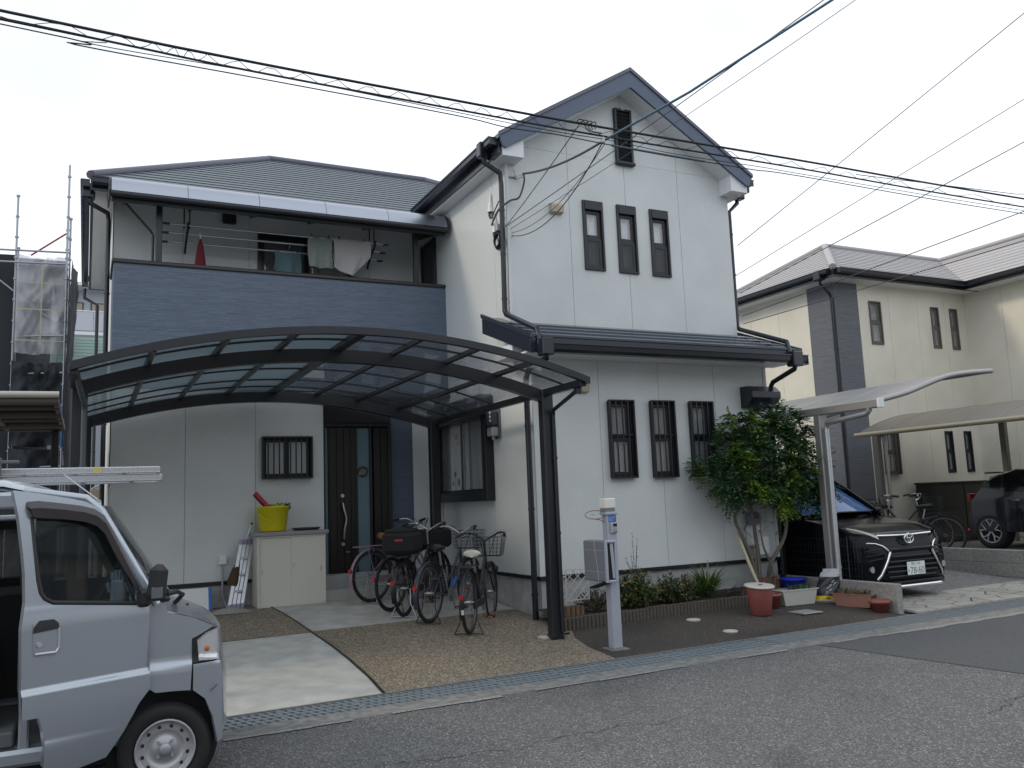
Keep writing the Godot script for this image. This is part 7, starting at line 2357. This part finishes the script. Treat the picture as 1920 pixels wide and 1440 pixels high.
	b.lathe([Vector2(0, 0), Vector2(0.108, 0), Vector2(0.118, 0.01), Vector2(0.152, 0.30), Vector2(0.152, 0.31), Vector2(0, 0.31)], 32, Transform3D(), false)
	b.put("body", M["plastic_red"], rp)
	b = MB.new()
	b.lathe([Vector2(0, 0), Vector2(0.165, 0.005), Vector2(0.178, 0.02), Vector2(0.168, 0.032), Vector2(0.1, 0.03), Vector2(0, 0.03)], 32, Transform3D(Basis(Vector3.RIGHT, 0.10), V(0, 0.312, 0)), false)
	var lid := b.put("lid", M["plastic_white"], rp)
	bx("knob", lid, "bark", V(0.0, 0.35, 0.02), V(0.06, 0.008, 0.02), 0.002)
	var sp := thing("small_pot", "small dark red pot half hidden behind the tall red one", "pot", gp.call(2.72, 1.30))
	b = MB.new()
	b.lathe([Vector2(0, 0), Vector2(0.09, 0), Vector2(0.12, 0.14), Vector2(0.13, 0.14), Vector2(0.13, 0.17), Vector2(0.115, 0.17), Vector2(0.11, 0.13), Vector2(0, 0.12)], 24, Transform3D(), false)
	b.put("body", M["plastic_red"], sp)
	trough("window_box", "white rectangular planter with green sprouts before the blue basin", gp.call(3.14, 1.26), 0.08, V(0.54, 0.19, 0.24), "plastic_white", Color(0.04, 0.1, 0.03), 40, V(0.14, 0.05, 0.02))
	trough("window_box", "long terracotta planter with dry sprouts along the low wall", gp.call(3.645, 1.74), 1.25, V(0.50, 0.155, 0.17), "terracotta", Color(0.13, 0.11, 0.05), 60, V(0.19, 0.05, 0.0))
	var tp := thing("flower_pot", "small round terracotta pot at the end of the low wall", "pot", gp.call(3.62, 2.13))
	b = MB.new()
	b.lathe([Vector2(0, 0), Vector2(0.08, 0), Vector2(0.105, 0.1), Vector2(0.12, 0.1), Vector2(0.122, 0.14), Vector2(0.108, 0.14), Vector2(0.10, 0.11), Vector2(0, 0.105)], 28, Transform3D(), false)
	b.put("body", M["plastic_red"], tp)
	var bs := thing("basin", "bright blue plastic basin at the corner of the yard", "basin", gp.call(3.50, 0.88))
	b = MB.new()
	b.lathe([Vector2(0, 0), Vector2(0.115, 0), Vector2(0.165, 0.15), Vector2(0.182, 0.155), Vector2(0.182, 0.168), Vector2(0.16, 0.165), Vector2(0.11, 0.015), Vector2(0, 0.01)], 32, Transform3D(Basis(), V(0, 0.07, 0)), false)
	b.put("body", M["plastic_blue"], bs)
	bx("stand", bs, "block", V(0, 0.035, 0), V(0.26, 0.07, 0.2), 0.006)
	sack(gp.call(3.56, 1.34))
	for q in [[1.46, 1.40, "white round drain cap nearest the planting bed edging"], [1.43, 2.06, "white round drain cap nearest the street"], [-0.42, 1.33, "white round cap beside the carport post"]]:
		var cp := thing("drain_cap", q[2], "cap", gp.call(q[0], q[1]), 0.0, "white drain caps in the ground")
		b = MB.new()
		b.lathe([Vector2(0.078, -0.01), Vector2(0.08, 0.008), Vector2(0.07, 0.013), Vector2(0, 0.013)], 28)
		b.put("disc", M["plastic_white"], cp)
	var mc := thing("meter_cover", "grey square metal cover plate set in the dark yard ground", "cover", gp.call(2.85, 1.72))
	bx("plate", mc, "steel_paint", V(0, 0.008, 0), V(0.3, 0.014, 0.26), 0.004)

func trough(called: String, label: String, at: Vector3, turn: float, s: Vector3, mat: String, tone: Color, n: int, off: Vector3) -> void:
	var o := thing(called, label, "planter", at, -turn)
	var b := MB.new()
	for e in [[0.0, 0.82, 0.92, 0.97], [0.92, 0.97, 0.93, 1.04], [0.93, 1.04, 1.0, 1.04]]:
		var k0: float = e[1]; var k1: float = e[3]; var y0: float = e[0] * s.y; var y1: float = e[2] * s.y
		var r0 := V(s.x * k0 / 2, 0, s.z * k0 / 2); var r1 := V(s.x * k1 / 2, 0, s.z * k1 / 2)
		for q in [[-1, 1, 1, 1], [1, 1, 1, -1], [1, -1, -1, -1], [-1, -1, -1, 1]]:
			b.quad(V(q[0] * r0.x, y0, q[1] * r0.z), V(q[2] * r0.x, y0, q[3] * r0.z), V(q[2] * r1.x, y1, q[3] * r1.z), V(q[0] * r1.x, y1, q[1] * r1.z))
			var i0 := r0 * 0.95; var i1 := r1 * 0.95
			b.quad(V(q[2] * i0.x, y0 + 0.01, q[3] * i0.z), V(q[0] * i0.x, y0 + 0.01, q[1] * i0.z), V(q[0] * i1.x, y1, q[1] * i1.z), V(q[2] * i1.x, y1, q[3] * i1.z))
	var rt := V(s.x * 0.52, s.y, s.z * 0.52)
	for q in [[-1, 1, 1, 1], [1, 1, 1, -1], [1, -1, -1, -1], [-1, -1, -1, 1]]:
		b.quad(V(q[0] * rt.x, rt.y, q[1] * rt.z), V(q[2] * rt.x, rt.y, q[3] * rt.z), V(q[2] * rt.x * 0.94, rt.y, q[3] * rt.z * 0.9), V(q[0] * rt.x * 0.94, rt.y, q[1] * rt.z * 0.9), Vector3.UP)
	b.box(V(0, 0.005, 0), V(s.x * 0.8, 0.01, s.z * 0.8))
	b.put("body", M[mat], o)
	bx("soil", o, "earth", V(0, s.y * 0.78, 0), V(s.x * 0.90, 0.02, s.z * 0.86))
	b = MB.new()
	for k in n:
		var g := rng.randf_range(0.6, 1.5)
		b.tint = Color(tone.r * g, tone.g * g, tone.b * g)
		var p := V(off.x * rng.randf_range(-1, 1) + (0.08 if off.z > 0.01 else 0.0), s.y * 0.8, rng.randf_range(-0.07, 0.07))
		for j in 5: leaf_mesh(b, p + V(0, 0.012 * j, 0), (rnd_dir() + V(0, 1.1, 0)).normalized(), rnd_dir(), 0.05, 0.012)
	b.put("sprouts", M["leaf"], o).set_meta("kind", "stuff")

func sack(at: Vector3) -> void:
	mt("sack_black", 0.018, 0.02, 0.03, 0.35); mt("sack_grey", 0.42, 0.43, 0.45, 0.4); mt("sack_yellow", 0.60, 0.47, 0.01, 0.4)
	var o := thing("sack", "half folded soil sack in black, grey and yellow print leaning on the low wall", "sack", at, -0.75)
	var shape := func(u: float, w: float) -> Vector3:
		var a := u * TAU
		var y := w * 0.40
		var wx := lerpf(0.15, 0.115, w) * (1.0 if w < 0.9 else 0.85)
		var wz := lerpf(0.085, 0.018, w ** 1.4) * (0.75 if w < 0.04 else 1.0)
		return V(cos(a) * wx + 0.11 * w, y, sin(a) * wz - 0.09 * w + 0.01 * sin(w * 14.0 + a * 3.0))
	for q in [["base", 0.0, 0.07, "sack_grey"], ["band", 0.07, 0.2, "sack_yellow"], ["body", 0.2, 0.76, "sack_black"], ["top", 0.76, 1.0, "sack_grey"]]:
		var b := MB.new()
		b.surf(28, 10, func(u: float, w: float) -> Vector3: return shape.call(u, lerpf(q[1], q[2], w)))
		b.put(q[0], M[q[3]], o)
	# print: slanting strokes like the brushed letters on the sack, and a small red mark on the band
	var b := MB.new()
	for k in 6:
		var w := 0.30 + k * 0.065
		var p: Vector3 = shape.call(0.25 - 0.03 * sin(k * 2.0), w) + V(-0.005 + 0.012 * k, 0, 0.006)
		b.box(p, V(0.045, 0.006, 0.003), 0.0, Transform3D(Basis(Vector3.BACK, 0.9), Vector3.ZERO))
		b.box(p + V(0.008, 0.008, 0), V(0.03, 0.006, 0.003), 0.0, Transform3D(Basis(Vector3.BACK, -0.5 + 0.4 * (k % 3)), Vector3.ZERO))
	b.put("print", M["print_white"], o)
	var p2: Vector3 = shape.call(0.22, 0.13)
	bx("mark", o, "tag_red", p2 + V(0.0, 0.0, 0.004), V(0.05, 0.022, 0.003))

func intercom_post() -> void:
	mt("post_grey", 0.40, 0.43, 0.50, 0.4, 0.2); mt("lamp_white", 0.72, 0.71, 0.66, 0.4); mt("box_grey", 0.20, 0.215, 0.24, 0.45, 0.1); mt("plate_blue", 0.06, 0.16, 0.42, 0.4); mt("rust", 0.30, 0.20, 0.17, 0.8)
	var o := thing("intercom_post", "grey metal post with a square lamp, blue house number plate, intercom and mailbox", "post", V(-0.045, gh(0, 2.1) - 0.005, 2.10))
	bx("base", o, "old_concrete", V(0, 0.006, 0), V(0.2, 0.02, 0.2), 0.004)
	bx("column", o, "post_grey", V(0.0, 0.665, 0), V(0.105, 1.30, 0.10), 0.006)
	bx("column_joint", o, "post_grey", V(0.0, 0.23, 0.0), V(0.107, 0.006, 0.102))
	bx("cap", o, "post_grey", V(0.0, 1.33, 0), V(0.14, 0.03, 0.13), 0.006)
	bx("neck", o, "box_grey", V(-0.01, 1.36, 0), V(0.115, 0.04, 0.105), 0.004)
	bx("lamp", o, "lamp_white", V(-0.012, 1.43, 0), V(0.125, 0.10, 0.12), 0.008)
	var np := bx("number_plate", o, "plate_blue", V(0.005, 1.275, 0.0535), V(0.09, 0.065, 0.006), 0.002)
	text("numerals", np, "15", 0.036, "print_white", V(-0.018, 1.262, 0.0572))
	var b := MB.new()
	b.box(V(0.012, 1.293, 0.057), V(0.012, 0.004, 0.001)); b.box(V(0.018, 1.286, 0.057), V(0.004, 0.014, 0.001)); b.box(V(-0.02, 1.287, 0.057), V(0.03, 0.003, 0.001))
	b.put("name", M["print_white"], np)
	var ic := bx("intercom", o, "steel_paint", V(0.012, 1.185, 0.062), V(0.075, 0.105, 0.026), 0.008)
	bx("camera_window", ic, "bag_black", V(0.02, 1.215, 0.076), V(0.045, 0.03, 0.003))
	b = MB.new()
	for k in 4: b.box(V(0.02, 1.165 - k * 0.008, 0.076), V(0.035, 0.003, 0.002))
	b.put("speaker_slots", M["box_grey"], ic)
	# mailbox beside the column, open slot to the street
	var mb := bx("mailbox", o, "box_grey", V(-0.085, 0.865, -0.09), V(0.115, 0.40, 0.42), 0.012)
	b = MB.new()
	frame_bars(b, Rect2(-0.15, 0.66, 0.135, 0.41), 0.026, 0.11, 0.145, 0.006)
	b.put("front_frame", M["post_grey"], mb)
	bx("slot", mb, "bag_black", V(-0.085, 0.865, 0.118), V(0.085, 0.36, 0.01))
	bx("flap", mb, "post_grey", V(-0.062, 0.87, 0.127), V(0.035, 0.34, 0.006), 0.0, Transform3D(Basis(Vector3.BACK, 0.06), Vector3.ZERO))
	for q in [0.97, 0.76]: bx("panel_line", mb, "post_grey", V(-0.1435, q, -0.1), V(0.002, 0.004, 0.40))
	tb("cord", mb, "plastic_cord", smooth_path([V(-0.146, 1.07, -0.08), V(-0.147, 0.95, -0.06), V(-0.146, 0.8, -0.03), V(-0.146, 0.67, -0.02)]), 0.003, 5)
	bx("bracket", o, "bag_black", V(-0.09, 0.63, -0.06), V(0.10, 0.02, 0.3), 0.004, Transform3D(Basis(Vector3.RIGHT, -0.25), Vector3.ZERO))
	bx("side_channel", o, "steel_paint", V(0.06, 0.72, -0.02), V(0.02, 0.5, 0.06), 0.004)
	# rusty oval plaque on a wire
	var ov := thing("oval_plaque", "thin rusty oval wire plaque sticking out from the grey post", "plaque", V(-0.20, 1.195, 2.09))
	var ring := []
	for i in 28: ring.append(V(cos(i * TAU / 28) * 0.115, sin(i * TAU / 28) * 0.042, 0))
	tb("ring", ov, "rust", ring, 0.005, 6, true)
	tb("arm", ov, "rust", smooth_path([V(0.0, -0.042, 0), V(0.06, -0.055, 0), V(0.11, -0.075, 0)]), 0.005, 6)
	b = MB.new()
	for q in [[-0.03, 0.0, 0.05], [0.05, 0.012, 0.014], [0.07, -0.006, 0.012]]: b.box(V(q[0], q[1], 0), V(q[2], 0.006, 0.004))
	b.put("lettering", M["rust"], ov)

func wires() -> void:
	mt("cable_black", 0.012, 0.012, 0.014, 0.6); mt("cable_grey", 0.06, 0.065, 0.075, 0.6); mt("cable_blue", 0.06, 0.11, 0.155, 0.5); mt("porcelain", 0.6, 0.6, 0.62, 0.3)
	var c := func(label: String, mat: String, pts: Array, r: float) -> Node3D:
		var b := MB.new()
		b.tube(pts, r, 6)
		return tag(b.put("cable", M[mat], self), label, "cable", "overhead cables")
	var w0 := [V(-12, 5.1, 3.0), V(-5.402, 4.9, 3.0), V(-3.86, 4.863, 3.0), V(-2.136, 4.853, 3.0), V(-0.45, 4.853, 3.0), V(2.06, 4.89, 3.0), V(5.68, 4.93, 3.0), V(16, 5.15, 3.0)]
	c.call("thick black cable, upper of the pair across the street front", "cable_black", smooth_path(w0, 8), 0.0125)
	var w1 := [V(-12, 5.0, 3.0), V(-5.4, 4.836, 3.0), V(-3.86, 4.788, 3.0), V(-2.136, 4.772, 3.0), V(-0.45, 4.765, 3.0), V(2.06, 4.797, 3.0), V(5.66, 4.82, 3.0), V(16, 5.0, 3.0)]
	c.call("thick black cable, lower of the pair with looped lashing wire", "cable_black", smooth_path(w1, 8), 0.010)
	var lash := []
	var p1 := smooth_path(w1, 24)
	for i in p1.size(): lash.append((p1[i] as Vector3) + V(0, 0.035 * sin(i * 1.7) + 0.03, 0.02 * cos(i * 1.7)))
	c.call("thin lashing wire wound between the pair of thick cables", "cable_grey", lash, 0.003)
	var w2 := [V(-12, 4.95, 3.0), V(-5.4, 4.80, 3.0), V(-4.93, 4.745, 3.0), V(-3.66, 4.735, 3.0), V(-1.99, 4.715, 3.0), V(-1.476, 4.685, 3.0), V(-0.98, 4.70, 3.0), V(-0.46, 4.69, 3.0), V(0.28, 4.685, 3.0), V(1.37, 4.69, 3.0), V(2.04, 4.71, 3.0), V(5.64, 4.726, 3.0), V(16, 4.9, 3.0)]
	c.call("thin drooping wire below the pair of thick cables", "cable_black", smooth_path(w2, 6), 0.0055)
	var w3 := []
	for i in w2.size(): w3.append((w2[i] as Vector3) + V(0.1, 0.012 + 0.018 * (i % 2), 0.03))
	c.call("second thin wire twisted along the drooping one", "cable_black", smooth_path(w3, 6), 0.004)
	c.call("pale blue sleeve over the thin wire before the gable vent", "cable_blue", [V(-0.36, 4.688, 3.0), V(0.28, 4.685, 3.0), V(0.75, 4.688, 3.0)], 0.012)
	# junction and the service drops to the wing
	var j := V(-0.47, 4.77, 3.0)
	var jb := thing("cable_clamp", "grey clamp and looped wires where the house cables leave the pair", "clamp", j)
	bx("clamp", jb, "steel_paint", V(-0.06, 0.02, 0.02), V(0.10, 0.03, 0.03), 0.006)
	bx("clamp", jb, "steel_paint", V(0.0, -0.055, 0.02), V(0.04, 0.06, 0.03), 0.008)
	for k in 4:
		var a := k * 0.09
		tb("loop", jb, "cable_black", smooth_path([V(-0.28 + a * 0.5, 0.08, 0.01), V(-0.25 + a * 0.6, 0.11, 0.02), V(-0.21 + a * 0.5, 0.10, 0.03), V(-0.19 + a * 0.4, 0.05, 0.02), V(-0.14 + a * 0.3, 0.0, 0.03)], 4), 0.005, 5)
	var hook := V(0.13, 5.53, 0.06)
	c.call("thick service cable from the clamp to the wing's upper hook", "cable_grey", sag(j + V(0.02, -0.05, 0), hook + V(0.04, 0.0, 0.1), 0.06), 0.014)
	c.call("blue service cable rising from the clamp past the gable to the upper right", "cable_blue", [j + V(0.02, -0.05, 0), V(0.25, 5.13, 3.45), V(1.328, 5.859, 4.259), V(3.5, 7.4, 5.9)], 0.013)
	c.call("cable bending from the upper hook round to the wing's side wall", "cable_grey", smooth_path([hook + V(0.06, 0, 0.08), hook + V(0.07, -0.1, 0.06), hook + V(0.0, -0.3, 0.04), hook + V(-0.13, -0.36, 0.03), V(-0.10, 5.08, -0.05), V(-0.06, 4.98, -0.35)]), 0.013)
	var low := V(-0.02, 4.86, -0.02)
	c.call("thin phone wire from the cable pair down to the lower hook", "cable_grey", sag(j + V(-0.22, 0.1, 0), low, 0.02), 0.005)
	c.call("thin wire from the clamp sagging down to the lower hook", "cable_grey", sag(j + V(0.0, -0.08, 0), low + V(0.08, -0.12, 0.02), 0.25), 0.006)
	c.call("second sagging wire from the clamp to the lower hook", "cable_grey", sag(j + V(0.03, -0.08, 0), low + V(0.08, -0.08, 0.02), 0.17), 0.004)
	c.call("thin straight wire from the lower hook to the top right", "cable_grey", sag(low, V(3.3, 7.5, 6.2), 0.05), 0.006)
	c.call("faint straight wire just below the other one to the top right", "cable_grey", sag(low + V(0.03, -0.05, 0), V(3.45, 7.35, 6.2), 0.1), 0.004)
	var hk := thing("insulator", "porcelain cable insulator at the upper hook of the wing", "insulator", hook)
	bx("bracket", hk, "steel_paint", V(-0.02, 0, -0.04), V(0.14, 0.02, 0.03), 0.004)
	tb("ring", hk, "steel_paint", [V(-0.03, 0.09, -0.03), V(-0.02, 0.0, 0.0), V(0.01, -0.03, 0.02)], 0.008, 6)
	for k in 2: tb("spool", hk, "porcelain", [V(-0.02, -0.01 - k * 0.03, 0.02), V(0.05, 0.01 - k * 0.03, 0.06)], 0.016, 10)
	for q in [[5.27, -0.45], [4.95, -0.33]]:
		var cn := thing("cable_entry", "grey cone cable entry cap on the wing side wall, %s one" % ("upper" if q[0] > 5.0 else "lower"), "cable entry", V(-0.02, q[0], q[1]))
		var b := MB.new()
		b.lathe([Vector2(0.045, -0.08), Vector2(0.035, 0.0), Vector2(0.004, 0.2), Vector2(0, 0.2)], 16)
		b.put("cone", M["white_paint"], cn)
		for k in 3: tb("lead", cn, "cable_black", smooth_path([V(-0.01, -0.05, 0.01 * k), V(-0.02, -0.12, -0.02 + 0.02 * k), V(-0.02, -0.18, 0.05), V(-0.02, -0.1, 0.18), V(-0.01, -0.02, 0.28)], 5), 0.008, 5)
	var coil := thing("cable_coil", "coil of black cable hung behind the wing's downpipe", "cable coil", V(-0.04, 4.72, -0.2))
	for k in 4:
		var ring := []
		for i in 20: ring.append(V(-0.015 * k, sin(i * TAU / 20) * (0.11 - 0.008 * k), cos(i * TAU / 20) * (0.11 - 0.008 * k) + 0.012 * k))
		tb("turn", coil, "cable_black", ring, 0.010, 6, true)
	tb("tail", coil, "cable_black", smooth_path([V(0, 0.1, 0.1), V(-0.01, 0.16, 0.16), V(-0.02, 0.1, 0.22), V(-0.01, -0.05, 0.2)]), 0.008, 6)
	bx("splice_box", coil, "steel_paint", V(-0.03, 0.16, 0.04), V(0.06, 0.1, 0.08), 0.01)
	# wires at the right, from the hidden side of the house to poles beyond the frame
	var lines := [[V(3.70, 4.938, 0.1), V(5.024, 6.917, 4.006), "uppermost"], [V(3.72, 4.238, 0.06), V(5.061, 5.383, 3.792), "second"], [V(3.74, 3.898, 0.04), V(5.082, 4.555, 3.677), "third"], [V(3.74, 3.781, 0.05), V(5.09, 4.205, 3.628), "lowest"]]
	for q in lines:
		var a: Vector3 = q[0]; var e: Vector3 = q[1]
		c.call("%s of the thin wires fanning from the house to the upper right" % q[2], "cable_grey", sag(a, e + (e - a) * 1.2, 0.03), 0.006)
	c.call("thin wire rising from the gable to the top edge right of the ridge", "cable_grey", [V(3.75, 4.5, -0.2), V(5.2, 5.9, 3.6), V(6.65, 7.3, 7.4)], 0.005)
	c.call("short thin wire crossing the sky at the right edge", "cable_grey", [V(2.9, 4.846, 3.0), V(5.66, 4.95, 3.05), V(8.5, 5.3, 3.1)], 0.005)
